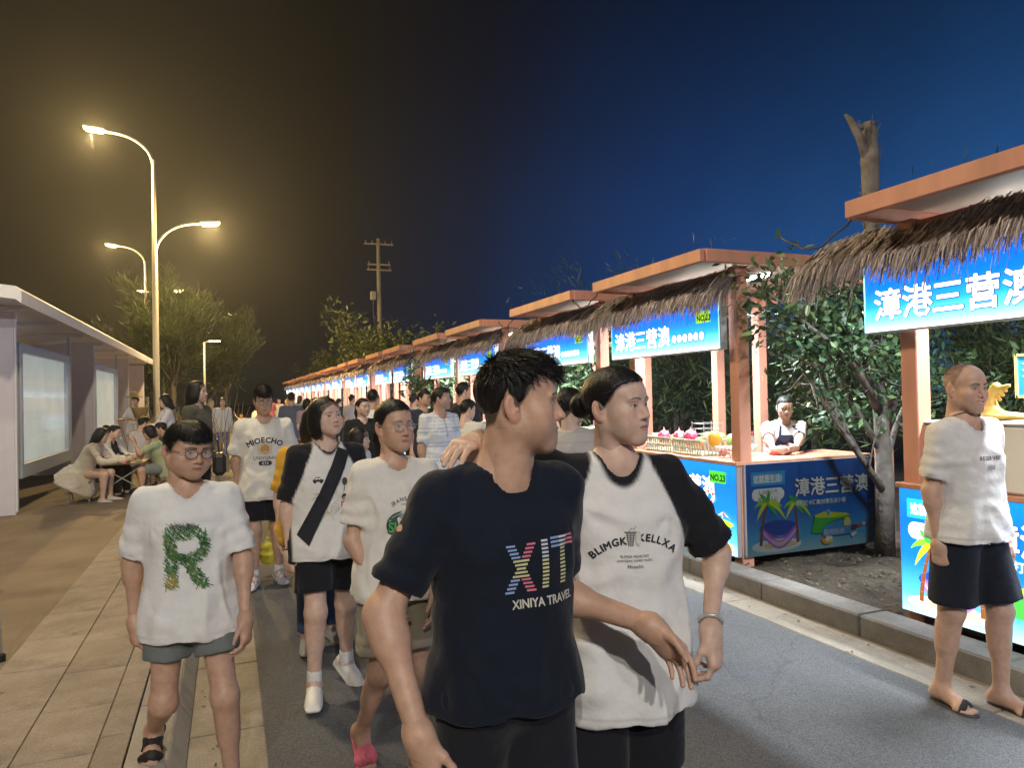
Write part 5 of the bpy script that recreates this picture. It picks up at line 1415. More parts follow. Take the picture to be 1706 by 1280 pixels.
        for nm in ('L','R'):
            F, g = shoe_field(o, p, nm, .006 if lod == NEAR else .012, 'slab')
            s = .150*H; bx = nrm(g(1,0,0)-g(0,0,0)); l = nrm(g(0,1,0)-g(0,0,0)); up = nrm(g(0,0,1)-g(0,0,0)); sg = 1 if nm == 'L' else -1
            me, _, _ = prim_mesh('sole', F, M_SHOE, colfn=lambda V: np.tile(np.asarray(f['sole'],float), (len(V),1)))
            so = link(f.get('name','sandal'), me, body)
            t, c_, ff, pi = p.drop[nm]
            G = Field(np.min([g(-.35,-.3,-.35),g(.95,.3,.25),g(-.35,.3,.25),g(.95,-.3,-.35)],0), np.max([g(-.35,-.3,-.35),g(.95,.3,.25),g(-.35,.3,.25),g(.95,-.3,-.35)],0), .0045 if lod == NEAR else .010)
            for pr, k in foot_prims(p.an[nm], ff, s, True, pi)[0]: G.op(pr, k)
            slabs = f['straps']; z0 = g(0,0,-.285)
            def cut(fv, X, Y, Z):
                A = (X-g(0,0,0)[0])*bx[0]+(Y-g(0,0,0)[1])*bx[1]+(Z-g(0,0,0)[2])*bx[2]; B = (X-z0[0])*up[0]+(Y-z0[1])*up[1]+(Z-z0[2])*up[2]
                Lt = (X-g(0,0,0)[0])*l[0]+(Y-g(0,0,0)[1])*l[1]+(Z-g(0,0,0)[2])*l[2]
                r = np.full_like(fv, .1)
                for x0, w0, kx, ky in slabs:
                    r = np.minimum(r, np.abs(A/s-x0-kx*B/s-ky*np.abs(Lt/s+sg*.04))*s-w0)
                return np.maximum(np.maximum(np.maximum(fv-.006, -(fv-.001)), r), -B)
            G.whole(cut); me, sv, _ = prim_mesh('strap', G, M_SHOE, colfn=lambda V: np.tile(np.asarray(f['col'],float), (len(V),1)))
            if len(sv): link('strap', me, so)
    if 'glasses' in o:
        g = o['glasses']; T = Matrix.Translation(Vector(p.HC)) @ Matrix(p.HR.tolist()).to_4x4() @ Matrix.Diagonal((*hs3, 1))
        m = MB(); rx, ry, tr = g.get('rx',.0235), g.get('ry',.0185), g.get('t',.0013)
        for s in (-1,1):
            m.tube([(s*.032+rx*math.cos(t), -.100+.006*(1+s*math.cos(t)*1.0)*.6, -.002+ry*math.sin(t)*(1 if math.sin(t) > 0 else .95)) for t in np.linspace(0,2*math.pi,25)], tr, 6, False)
            m.tube([(s*(.032+rx), -.097, .004), (s*.073,-.088,.006), (s*.0835,-.03,.004), (s*.0825,.018,.004), (s*.080,.035,-.012)], tr, 6)
        m.tube([(-.009,-.101,.002),(0,-.105,.005),(.009,-.101,.002)], tr, 6)
        go = m.build('glasses', M_FRAME if g.get('dark',True) else M_FRAME2, body, True); go.matrix_local = T
        for s in (-1,1):
            q = MB(); t = np.linspace(0,2*math.pi,24,endpoint=False); q.add([(s*.032+rx*math.cos(a), -.100+.006*(1+s*math.cos(a))*.6, -.002+ry*math.sin(a)) for a in t], [tuple(range(24))]); q.build('lens', M_LENS, go)
    return body, p, (SV, SQ)
# ---------------------------------------------------------------- the people in front
BLK = (.012,.013,.018); NAVY = (.0075,.0115,.023); WHT = (.78,.77,.75)
TAN = np.array([.585,.36,.25]); PALE = np.array([.66,.45,.35]); DARKSK = np.array([.37,.20,.125])

def xit_print():
    it = []; W_ = (.62,.66,.75); Rr = (.72,.20,.28); Bl = (.30,.42,.72); Ye = (.68,.66,.36)
    n = 13; hgt = .105
    for i in range(n):
        y = hgt*(i+.5)/n; f = (i+.5)/n
        a = -.026+.052*f; b = .026-.052*f      # the two strokes of the X
        for xc, c in ((b, Bl if f > .5 else (Rr)), (a, Rr if f > .5 else Bl)):
            if abs(f-.5) < .16: c = Ye
            it.append(quad2(-.055+xc*1.05, y, .021, hgt/n*.55, c))
        it.append(quad2(.002, y+.004, .016, hgt/n*.55, Ye if f < .6 else W_))
        it.append(quad2(.052, y+.006, .016, hgt/n*.55, Ye if f < .8 else W_))
    for i in range(3):
        for j, c in enumerate((Bl, W_, Rr)): it.append(quad2(.030+.022*j, hgt-.004-.0085*i+.006, .022, .0046, c))
    V, F = text_mesh('XINIYA TRAVEL', .026)
    for q in range(4): it.append((V[:,:2]*np.array([.86,1])+np.array([.002+.0007*math.cos(q*1.57),-.030+.0007*math.sin(q*1.57)]), F, (.60,.58,.50)))
    return [(np.asarray(v)*1.06+np.array([.043,-.075]), f, c) for v, f, c in it]

def blimgk_print():
    it = arc_text('BLIMGK', .034, .0013, .16, 0, 0, 1.02)
    it = [(rot2(v, .40)+np.array([-.080,.0]), f, c) for v, f, c in it]
    b = arc_text('KELLXA', .034, .0013, .16, 0, 0, 1.02)
    it += [(rot2(v, -.36)+np.array([.085,.010]), f, c) for v, f, c in b]
    g = (.12,.12,.13)   # a waste basket between the two words
    for k in range(7): it.append(quad2(-.008, .046-.006*k, .032-.0022*k, .0022, g))
    it.append(quad2(-.008,.052,.040,.0035,g))
    for k in (-1,0,1): it.append(stroke2([(-.008+k*.011,.050),(-.008+k*.007,.006)], .0016, g))
    it.append(stroke2([(-.014,.054),(-.004,.066),(.004,.060),(.010,.072)], .0016, g)); it.append(disc2(.018,.030,.010,.024,(.50,.47,.40))); it.append(disc2(.018,.030,.0085,.022,(.70,.68,.63)))
    for t, y, s in (('BLIMGK MIOECHO',-.030,.0115),('UNIVGRAV SUMER MUSIC',-.043,.0105),('Mioecho',-.063,.0155)):
        V, F = text_mesh(t, s, .0003); it.append((V[:,:2]+np.array([.004,y]), F, (.06,.06,.07)))
    return [(np.asarray(v)*.82+np.array([.012,-.035]), f, c) for v, f, c in it]
def rot2(v, a): v = np.asarray(v, float)[:,:2]; c, s = math.cos(a), math.sin(a); return np.stack([v[:,0]*c-v[:,1]*s, v[:,0]*s+v[:,1]*c],1)

def big_r_print():
    """the letter R scribbled with coloured pencil"""
    r = random.Random(4); it = []
    gs = [(.015,.11,.03),(.03,.17,.05),(.06,.24,.08),(.012,.08,.025),(.10,.26,.10),(.16,.22,.05)]
    def inside(x, y):
        if -.062 < x < -.026 and -.10 < y < .10: return True
        if -.062 < x < .02 and (.066 < y < .10 or -.02 < y < .012): return True
        d = math.hypot((x-.015)/1.0, (y-.042)/1.08)
        if x > .012 and .030 < d < .060: return True
        t = (-.012-y)/.09
        if 0 <= t <= 1 and abs(x-(.006+.050*t)) < .021: return True
        return False
    for k in range(1500):
        x, y = r.uniform(-.075,.08), r.uniform(-.108,.112)
        if inside(x, y):
            L = r.uniform(.012,.028); a = -.75+r.gauss(0,.15) if r.random() < .75 else 1.3+r.gauss(0,.2)
            c = r.choice(gs) if not (y < -.06 and x < -.01 and r.random() < .5) else (.42,.33,.05)
            it.append(quad2(x, y, L, r.uniform(.0012,.0026), c, a))
    for k in range(70): it.append(quad2(r.uniform(-.055,.03), .105+r.gauss(0,.005), .014, .0011, (.05,.08,.06), -.9+r.gauss(0,.3)))
    return [(np.asarray(v)*1.12+np.array([-.004,-.075]), f, c) for v, f, c in it]

def supreme_print():
    it = arc_text('JEANSWEAR', .020, .0005, .11, 0, .030, 1.1, (.09,.10,.10))
    V, F = text_mesh('NEW YORK', .010, .0003); it.append((V[:,:2]+np.array([0,.012]), F, (.12,.12,.13)))
    it += [disc2(0,-.065,.092,.058,(.035,.075,.060),36), disc2(0,-.065,.086,.052,(.33,.42,.40),36), disc2(0,-.065,.078,.045,(.05,.10,.10),36)]
    it += [disc2(-.03,-.030,.010,.009,(.25,.33,.33)), disc2(.03,-.032,.012,.008,(.25,.33,.33)), disc2(-.012,-.100,.014,.010,(.30,.40,.40)), disc2(.030,-.095,.012,.012,(.28,.36,.36))]
    V, F = text_mesh('CITY', .026, .001); it.append((V[:,:2]+np.array([.0,-.048]), F, (.42,.55,.40)))
    for off, c in ((.0060,(.02,.05,.03)), (.0018,(.10,.36,.12))):
        V, F = text_mesh('SUPPER', .056)
        for q in range(8): it.append((V[:,:2]*np.array([.92,1])+np.array([off*math.cos(q*.785),-.092+off*math.sin(q*.785)]), F, c))
    return [(np.asarray(v)+np.array([.02,.0]), f, c) for v, f, c in it]

def mioecho_print():
    nb = (.020,.022,.035)
    it = arc_text('MIOECHO', .062, .0022, .24, 0, .022, .93, nb)
    it += [(np.array([(-.055,-.075),(.055,-.075),(.060,.0),(.02,.016),(-.02,.016),(-.060,.0)]), [(0,1,2,3,4,5)], (.66,.60,.46))]
    it += [disc2(0,-.034,.036,.040,(.58,.30,.10),24), disc2(.0,-.052,.024,.018,(.66,.42,.20),20)]      # an orange ball on a cream card
    V, F = text_mesh('UNIVGRAV', .043, .0012); it.append((V[:,:2]*np.array([.88,1.0])+np.array([0,-.118]), F, nb))
    it += [disc2(-.030,-.146,.022,.019,nb,20), disc2(.030,-.146,.022,.019,nb,20), quad2(0,-.146,.062,.038,nb)]
    V, F = text_mesh('034', .036, .0012); it.append((V[:,:2]+np.array([0,-.159]), F, (.74,.72,.68)))
    return [(np.asarray(v)+np.array([0,-.02]), f, c) for v, f, c in it]

def doodle_print():
    bk = (.03,.03,.035); ol = (.42,.40,.20); it = []
    r = random.Random(9)
    # a small car
    it += [quad2(-.070,.010,.052,.012,bk), (np.array([(-.090,.014),(-.052,.014),(-.060,.028),(-.082,.028)]), [(0,1,2,3)], bk), disc2(-.086,.003,.007,.007,bk,12), disc2(-.055,.003,.007,.007,bk,12), quad2(-.077,.020,.012,.008,WHT), quad2(-.063,.020,.010,.008,WHT)]
    for cx, cy, n in ((-.055,-.045,4),(.005,-.125,7),(.03,-.06,4),(-.04,-.15,4)):
        for k in range(n):
            a = r.uniform(0,6.28); p0 = np.array([cx+r.uniform(-.025,.025), cy+r.uniform(-.018,.018)]); pts = [p0]
            for j in range(5): a += r.uniform(-.9,.9); pts.append(pts[-1]+.010*np.array([math.cos(a), math.sin(a)]))
            it.append(stroke2(pts, .0016, ol if r.random() < .7 else (.2,.2,.2)))
    it += [disc2(.062,.000,.014,.020,(.05,.06,.06),16), stroke2([(.062,-.02),(.060,-.05)], .003, bk)]
    it += [disc2(.060,-.080,.015,.017,(.06,.035,.03),16), disc2(.060,-.088,.009,.009,(.5,.33,.25),14), quad2(.060,-.118,.038,.034,(.42,.07,.15)), quad2(.050,-.112,.008,.012,(.75,.45,.5)), quad2(.067,-.120,.008,.012,(.75,.45,.5)), quad2(.056,-.146,.030,.026,(.02,.02,.03)), disc2(.047,-.163,.009,.006,bk,12), disc2(.073,-.163,.009,.006,bk,12)]
    return [(np.asarray(v)+np.array([.0,.0]), f, c) for v, f, c in it]

MAN = person(dict(lod=NEAR, face=(1.03,1,1.03), label='man in navy T-shirt lettered XIT, head turned sideways, a hand on his shoulder', loc=(.600,1.62,0), yaw=R_(6), H=1.655, build=.93, arm=1.0, shw=.098, skin=TAN, seed=3,
    hair='short', stubble=.22, head=(R_(60),R_(2),R_(0)), neck=.060, headoff=(0,-.042,.0), nose=.003, fat=.5, hairvol=1.0, hairlen=.026, hairlift=.6,
    arms=dict(R=dict(reach=(.352,1.475,.862), pole=(-1,.55,.1), handw=(.22,-.15,-1), thumbw=(.45,-1,.1), curl=.42), L=dict(reach=(.915,1.50,1.0), pole=(-.15,.4,-1), handw=(.60,-.25,-.72), thumbw=(.2,-.75,.6), curl=.42)),
    legs=dict(L=dict(thigh=(.02,-.14,-1), shin=(.0,.06,-1)), R=dict(thigh=(-.04,.10,-1), shin=(0,.22,-1), pitch=.2)),
    shirt=dict(col=NAVY, sleeve=.135, sr=.066, hem=-.02, fold=.0055, neckdrop=.004, print=xit_print()),
    bottom=dict(name='trousers', len=.455, r1=.098, r2=.072, col=(.012,.014,.020)), feet=dict(kind='sneaker', col=(.03,.03,.035), sole=(.5,.5,.5))))

WOMAN = person(dict(lod=NEAR, face=(.97,1,.98), label='woman in white T-shirt lettered BLIMGK with black sleeves, her arm around the navy shirted man', loc=(1.03,1.83,0), yaw=R_(-17), H=1.645, build=.91, arm=.86, shw=.092, skin=PALE, seed=5, fem=1,
    hair='tied', tail='bun', head=(R_(44),R_(0),R_(-2)), neck=.050, fat=.3,
    arms=dict(R=dict(reach=(.590,1.735,1.432), pole=(.3,1,-.2), handw=(-.72,-.62,-.06), thumbw=(.62,-.72,0), curl=[.33,.33,.33,.34], spread=.45, shrug=.02), L=dict(reach=(1.205,1.655,.905), pole=(1,.5,0), handw=(.0,-.22,-1), thumbw=(-.75,-.65,0), curl=[.75,.8,.85,.9], thumbin=.9)),
    legs=dict(R=dict(thigh=(-.02,-.10,-1), shin=(0,.10,-1)), L=dict(thigh=(.03,.06,-1), shin=(0,.10,-1))),
    shirt=dict(col=WHT, sleeves=BLK, collar=BLK, sleeve=.150, sr=.078, hem=-.115, loose=1.07, fold=.0065, neckdrop=.016, print=blimgk_print(), hemskew=(.10,0)),
    bottom=dict(name='shorts', len=.215, r1=.105, r2=.088, col=BLK), feet=dict(kind='sandal', name='sandal', sole=(.03,.03,.03), col=(.03,.03,.03), straps=[(.45,.018,.2,0)])))

BOY = person(dict(lod=NEAR, face=(1.05,1,.97), vs=1.2, label='boy in glasses and white T-shirt with a big green letter R, stepping off the kerb', loc=(-.150,3.13,0), yaw=R_(-2), H=1.50, build=.98, arm=.92, leg=.96, shw=.100, skin=TAN*.95, seed=7, kid=1, hs=.95,
    hair='fringe', head=(R_(33),R_(8),R_(4)), neck=.046, fat=.7, hairlen=.028,
    ground=dict(R=.10, L=0.0), lean=.06,
    arms=dict(R=dict(up=(-.24,.24,-1), fore=(.03,-.02,-1), curl=.9, thumb=(.4,-1,0)), L=dict(up=(.20,-.16,-1), fore=(.02,-.42,-1), curl=.6)),
    legs=dict(R=dict(thigh=(-.06,-.10,-1), shin=(-.22,.85,-.62), pitch=.35, foot=(-.05,-1,0)), L=dict(thigh=(.15,-.29,-1), shin=(.06,.10,-1), foot=(.2,-1,0))),
    shirt=dict(col=(.80,.80,.78), sleeve=.150, sr=.070, hem=-.075, loose=1.02, fold=.006, neckdrop=.010, print=big_r_print()),
    bottom=dict(name='shorts', len=.130, r1=.088, r2=.100, col=(.17,.19,.19)), glasses=dict(),
    feet=dict(kind='sandal', name='sandal', sole=(.015,.013,.012), col=(.016,.014,.013), straps=[(.50,.016,.1,.0),(.22,.017,.25,.0),(-.02,.012,.9,0),(-.20,.018,.0,0)])))

GIRL_GLASSES = person(dict(lod=NEAR, vs=1.3, face=(.95,1,1.03), label='girl in clear glasses, cream T-shirt with green print and rolled khaki shorts', loc=(.640,3.02,0), yaw=R_(6), H=1.565, build=.88, arm=.80, leg=.92, shw=.095, skin=TAN*.98, seed=9, fem=1, kid=.6,
    hair='tied', tail='pony', head=(R_(16),R_(1),R_(0)), neck=.047,
    arms=dict(R=dict(up=(-.16,-.02,-1), fore=(.42,-.42,-.95), curl=.4), L=dict(up=(.1,-.1,-1), fore=(-.2,-.4,-1))),
    legs=dict(R=dict(thigh=(-.02,-.06,-1), shin=(-.08,.55,-.85), pitch=.5, foot=(0,-1,0)), L=dict(thigh=(.0,-.24,-1), shin=(.0,.10,-1))),
    shirt=dict(col=(.76,.73,.66), sleeve=.130, sr=.066, hem=-.050, loose=1.05, fold=.007, neckdrop=.014, print=supreme_print()),
    bottom=dict(name='shorts', len=.185, r1=.098, r2=.094, col=(.27,.24,.17), cuff=.035, band=((.40,.37,.29),.036), fold=.006), glasses=dict(dark=False, rx=.025, ry=.017, t=.001),
    feet=dict(kind='sandal', name='sandal', sole=(.62,.12,.17), col=(.70,.16,.22), straps=[(.40,.038,.15,0)])))

GIRL_BOB = person(dict(lod=NEAR, vs=1.45, face=(1.02,1,.97), label='girl with bobbed black hair and a broad black strap across her white and black T-shirt', loc=(.475,3.93,0), yaw=R_(6), H=1.555, build=.98, arm=.93, leg=1.04, shw=.100, skin=PALE, seed=12, fem=1, kid=.7,
    hair='bob', hairend=-.15, head=(R_(20),R_(-6),R_(-3)), neck=.048, fat=.6,
    arms=dict(R=dict(up=(-.18,.05,-1), fore=(.02,-.10,-1), curl=.6, thumb=(.4,-1,0)), L=dict(up=(.14,.0,-1), fore=(-.1,-.3,-1))),
    legs=dict(R=dict(thigh=(-.02,-.22,-1), shin=(-.03,.05,-1)), L=dict(thigh=(.06,.10,-1), shin=(.08,.34,-1), pitch=.45, foot=(.35,-1,0))),
    shirt=dict(col=(.76,.75,.72), sleeves=BLK, collar=BLK, sleeve=.150, sr=.075, hem=-.065, loose=1.10, fold=.0055, neckdrop=.010, print=doodle_print()),
    bottom=dict(name='shorts', len=.175, r1=.104, r2=.098, col=BLK), feet=dict(kind='sneaker', col=(.76,.75,.70), sole=(.72,.70,.66), sock=.06)))

TEEN = person(dict(lod=NEAR, vs=2.0, face=(.93,1,1.05), label='tall teenage boy in glasses and a cream T-shirt lettered MIOECHO with black shorts', loc=(.275,6.46,0), yaw=R_(0), H=1.665, build=.98, arm=.9, shw=.108, skin=TAN*.92, seed=14, kid=.3,
    hair='fringe', hairvol=1.6, hairlen=.042, head=(R_(6),R_(12),0), neck=.050, stubble=.1, strands=4000,
    arms=dict(R=dict(up=(-.16,.08,-1), fore=(.02,-.05,-1)), L=dict(up=(.16,.05,-1), fore=(0,-.2,-1))),
    legs=dict(R=dict(thigh=(-.02,-.18,-1), shin=(-.02,.08,-1)), L=dict(thigh=(.03,.04,-1), shin=(.04,.22,-1), pitch=.2)),
    shirt=dict(col=(.76,.74,.67), sleeve=.150, sr=.082, hem=-.095, loose=1.06, fold=.006, neckdrop=.016, print=mioecho_print()),
    bottom=dict(name='shorts', len=.200, r1=.108, r2=.105, col=(.010,.010,.014), side=(.62,.62,.62)), glasses=dict(rx=.026, ry=.016),
    feet=dict(kind='sneaker', col=(.72,.70,.66), sole=(.76,.75,.72), trim=(.35,.12,.12), sock=.04)))

RMAN = person(dict(lod=NEAR, vs=1.3, face=(.99,1.02,1.05), label='smiling man with cropped hair in white T-shirt and dark shorts before the nearest lit counter', loc=(3.33,2.50,0), yaw=R_(0), H=1.675, build=.95, arm=.94, shw=.101, skin=np.array([.58,.37,.275]), seed=16,
    scalp=[.104,.102,.092,.058,.004,.03,-.05,-.07], scalpcol=(.24,.165,.125), smile=1.0, open=1, squint=.6, head=(R_(-6),R_(4),R_(0)), neck=.058, fat=.2,
    arms=dict(R=dict(up=(-.10,.13,-1), fore=(.04,-.10,-1), curl=.8, thumb=(.3,-1,0)), L=dict(up=(.12,.10,-1), fore=(0,-.25,-1))),
    legs=dict(R=dict(thigh=(-.03,.06,-1), shin=(-.01,.16,-1), foot=(-.1,-1,0)), L=dict(thigh=(.04,-.20,-1), shin=(0,.02,-1), foot=(.05,-1,0))),
    shirt=dict(col=(.74,.72,.70), sleeve=.135, sr=.068, hem=-.035, loose=1.04, belly=.02, fold=.006, neckdrop=.012, print=[(v+np.array([.0,-.0]), f, (.08,.08,.09)) for v, f, c in arc_text('RESERVED', .026, .0008, 0, 0, .01, 1.0)]+[(v+np.array([.0,-.035]), f, (.4,.4,.42)) for v, f, c in arc_text('1988', .030, .0005, 0, 0, 0, .9)]),
    bottom=dict(name='shorts', len=.215, r1=.106, r2=.108, col=(.012,.015,.026)),
    feet=dict(kind='sandal', name='slipper', sole=(.02,.02,.025), col=(.025,.028,.035), straps=[(.44,.017,.3,.55)])))
# ---------------------------------------------------------------- things worn and carried by the people in front
def loop_band(name, m, p, c, ax, r, w, t, parent):
    ax = nrm(ax); a = nrm(np.cross(ax, [.3,.8,.1])); b = np.cross(ax, a); mm = MB()
    mm.tube([tuple(c+a*r*math.cos(q)+b*r*math.sin(q)) for q in np.linspace(0,2*math.pi,25)], t, 8, False); return mm.build(name, m, parent, True)
M_BEAD = mat('silver_beads', (.62,.62,.60), rough=.3, metal=.4, noise=.4, nscale=160)
M_BLACK = mat('black_cord', (.012,.012,.014), rough=.5)
M_STRAPCL = mat('bag_strap', (.010,.012,.020), rough=.8, bump=.2, bscale=600)
M_PHONE = mat('phone_glass', (.02,.02,.025), rough=.12, spec=.8)
b, p, _ = WOMAN; loop_band('bracelet', M_BEAD, p, p.wr['L']-p.ad['L'][1]*.022, p.ad['L'][1]+np.array([.12,0,.1]), .0300, .01, .0055, b)
b, p, (SV, SQ) = GIRL_BOB; loop_band('hair_tie', M_BLACK, p, p.wr['R']-p.ad['R'][1]*.02, p.ad['R'][1], .0275, .01, .003, b)
def gridq(a, b, c_, d, nu, nv, col):
    a, b, c_, d = [np.array(q, float) for q in (a,b,c_,d)]; V = []
    for j in range(nv+1):
        for i in range(nu+1): s, t = i/nu, j/nv; V.append((a*(1-s)+b*s)*(1-t)+(d*(1-s)+c_*s)*t)
    return (np.array(V), [(j*(nu+1)+i, j*(nu+1)+i+1, (j+1)*(nu+1)+i+1, (j+1)*(nu+1)+i) for j in range(nv) for i in range(nu)], col)
H = p.H; band = [gridq((.045,.112*H),(.105,.095*H),(-.125,-.200*H),(-.175,-.165*H), 5, 26, (.01,.012,.02))]
for m_ in print_on(b, {}, p, SV, SQ, band, off=.013, name='bag_strap', m=M_STRAPCL): link('bag_strap', m_, b)
mm = MB(); mm.box((-.185,.02,.62*H*.80), (.05,.16,.15), None, .02); mm.build('shoulder_bag', M_STRAPCL, b)
def held_phone(person_, nm, label, off=.075, col=None):
    b, p, _ = person_; w = p.wr[nm]+p.ad[nm][2]*off; R = Matrix.Rotation(.2,3,'X')
    mm = MB(); mm.box((0,0,0), (.011,.072,.148), R, .004); ph = mm.build('phone', M_PHONE)
    s = 1 if nm == 'L' else -1; q = rot_z(b.rotation_euler.z)@(w+np.array([-s*.018,0,-.01]))+np.array(b.location); ph.location = q; ph.rotation_euler.z = b.rotation_euler.z
    tag(ph, label, 'phone'); MB().box((s*.006,.02,.05), (.004,.026,.030), None, .002).build('camera_bump', mat('bump', (.25,.25,.26), rough=.25, metal=.5), ph)
    return ph
held_phone(GIRL_BOB, 'R', 'phone in the hand of the girl with bobbed hair', .12); held_phone(RMAN, 'R', 'dark phone held by the smiling man beside his shorts', .12)
b, p, _ = RMAN; loop_band('neck_cord', M_BLACK, p, p.neck+p.u*.022, p.u+p.fr*-.35, .066, .01, .0022, b)
yb = empty('carrier_bag', (.30,6.72,.0)); tag(yb, 'crumpled yellow bag hanging low behind the tall boy in the cream T-shirt', 'bag')
F = Field((-.10,-.08,.10), (.10,.08,.36), .008); F.op(ell((0,0,.20),(.075,.05,.09))); F.op(cone((0,0,.26),(0,0,.33),.03,.012), .03); V, Q = F.mesh(); V = V+normals(V,Q)*(wob(V,60,3)*.012)[:,None]
link('bag_body', raw_mesh('bag_body', V, Q, mat('yellow_plastic', (.62,.55,.05), rough=.35)), yb); mm = MB(); mm.tube([(0,0,.32),(.02,0,.50),(0,0,.62)], .005, 5); mm.build('handle', mat('yellow_plastic'), yb)

# ---------------------------------------------------------------- the rest of the crowd
def crowd(**k): return person(k)
AW = lambda s=0.0: math.pi+s
walkA = dict(R=dict(thigh=(-.02,-.16,-1), shin=(0,.08,-1)), L=dict(thigh=(.03,.06,-1), shin=(0,.20,-1), pitch=.2))
walkB = dict(L=dict(thigh=(.02,-.16,-1), shin=(0,.08,-1)), R=dict(thigh=(-.03,.06,-1), shin=(0,.20,-1), pitch=.2))
stand = dict(R=dict(thigh=(-.04,-.02,-1), shin=(-.01,.05,-1)), L=dict(thigh=(.04,.0,-1), shin=(.01,.04,-1)))
TR = lambda c: dict(name='trousers', len=.455, r1=.100, r2=.066, col=c)
SHO = lambda c: dict(name='shorts', len=.21, r1=.105, r2=.100, col=c)
SNK = lambda c=(.5,.5,.48): dict(kind='sneaker', col=c, sole=(.6,.6,.58))
DK = (.014,.015,.02)
crowd(vs=.8, label='woman in mustard yellow T-shirt and jeans hidden behind the girl with bobbed hair', loc=(.515,4.74,0), yaw=R_(8), H=1.50, build=1.28, shw=.115, fem=1, skin=PALE, hair='long', head=(R_(10),0,0), neck=.048, legs=walkA, shirt=dict(col=(.66,.36,.035), sleeve=.15, sr=.08, loose=1.2, fold=.008), bottom=TR((.06,.10,.20)), feet=SNK())
crowd(label='woman in black V-neck polo standing among the crowd behind the girls', loc=(1.46,8.58,0), yaw=R_(12), H=1.56, build=1.08, fem=1, skin=PALE, hair='tied', tail='pony', head=(R_(18),0,0), neck=.050, legs=stand, shirt=dict(col=DK, sleeve=.14, vneck=.10, loose=1.06), bottom=TR(DK), feet=SNK())
crowd(label='small child with bobbed hair in a pale top with lilac print, seen from the side', loc=(1.17,7.08,0), yaw=R_(50), H=1.24, build=.92, kid=1, fem=1, skin=PALE, hs=.90, hair='bobkid', head=(R_(18),0,0), neck=.042, legs=walkA, shirt=dict(col=(.70,.72,.78), sleeve=.13, loose=1.1, print=[disc2(0,-.02,.05,.045,(.42,.20,.65)), disc2(.01,-.02,.028,.025,(.72,.5,.78))]), bottom=SHO((.35,.30,.42)), feet=SNK())
pan = arc_text('PANTHERS', .085, .004, 0, 0, -.02, .85, (.03,.035,.05))
crowd(label='man seen from behind in white T-shirt lettered PANTHERS across the back', loc=(1.85,10.04,0), yaw=AW(R_(-8)), H=1.66, build=1.05, skin=TAN, hair='short', head=(R_(-10),0,0), legs=walkB, shirt=dict(col=WHT, sleeve=.15, loose=1.12, print=pan+[disc2(-.05,-.12,.05,.05,DK),disc2(.06,-.12,.05,.05,DK),disc2(.06,-.12,.03,.03,WHT)], printback=True), bottom=SHO(DK), feet=SNK())
crowd(label='man in pale polo with thin horizontal stripes, face in profile towards the stalls', loc=(2.02,7.27,0), yaw=R_(18), H=1.65, build=1.05, skin=np.array([.52,.32,.24]), hair='short', stubble=.15, head=(R_(48),R_(-3),0), headoff=(0,-.02,0), neck=.058, legs=stand, shirt=dict(col=(.70,.72,.75), sleeve=.15, loose=1.05, stripe=((.42,.46,.54),.036,.007), placket=(.35,.36,.42), collar=(.62,.64,.62), vneck=.06), bottom=TR((.05,.05,.06)), feet=SNK())
crowd(label='youngster in off-white shirt with back turned beside the polo man', loc=(2.45,7.66,0), yaw=AW(R_(-38)), H=1.51, build=.92, skin=PALE, hair='short', hairvol=1.2, head=(R_(-35),R_(10),0), neck=.047, legs=stand, arms=dict(R=dict(up=(-.1,-.15,-1), fore=(.2,-.9,-.2)), L=dict(up=(.1,-.1,-1), fore=(0,-.9,-.1))), shirt=dict(col=(.66,.64,.57), sleeve=.15, loose=1.14, fold=.008), bottom=TR((.25,.24,.22)), feet=SNK())
crowd(label='tall man in black standing at a stall with his back to the road', loc=(2.86,9.1,0), yaw=AW(R_(-55)), H=1.74, build=1.1, skin=TAN, hair='short', head=(R_(-20),0,0), legs=stand, shirt=dict(col=DK, sleeve=.15, loose=1.1), bottom=TR(DK), feet=SNK())
crowd(label='dark haired man in dark shirt partly behind the polo man', loc=(2.5,9.78,0), yaw=R_(20), H=1.65, skin=TAN, hair='short', head=(R_(30),0,0), legs=stand, shirt=dict(col=(.03,.035,.06), sleeve=.15), bottom=TR(DK), feet=SNK())
crowd(label='man in slate blue shirt walking away down the road', loc=(1.2,15.6,0), yaw=AW(), H=1.69, build=1.08, skin=TAN, hair='short', legs=walkA, shirt=dict(col=(.10,.12,.19), sleeve=.16, loose=1.12), bottom=TR((.02,.035,.11)), feet=SNK(DK))
crowd(label='slim woman in faded pink walking beside the man in slate blue', loc=(1.5,15.5,0), yaw=AW(R_(10)), H=1.56, build=.9, fem=1, skin=PALE, hair='long', legs=walkB, shirt=dict(col=(.42,.30,.32), sleeve=.13, loose=1.1), bottom=TR((.25,.18,.2)), feet=SNK())
crowd(vs=.75, label='person with pinned up hair in beige shirt just behind the embracing couple', loc=(1.93,3.98,0), yaw=AW(R_(-30)), H=1.60, build=.92, fem=1, skin=PALE, hair='tied', tail='bun', head=(R_(-35),0,0), neck=.048, legs=stand, shirt=dict(col=(.52,.49,.47), sleeve=.15, stripe=((.46,.43,.42),.06,.012)), bottom=TR(DK), feet=SNK())
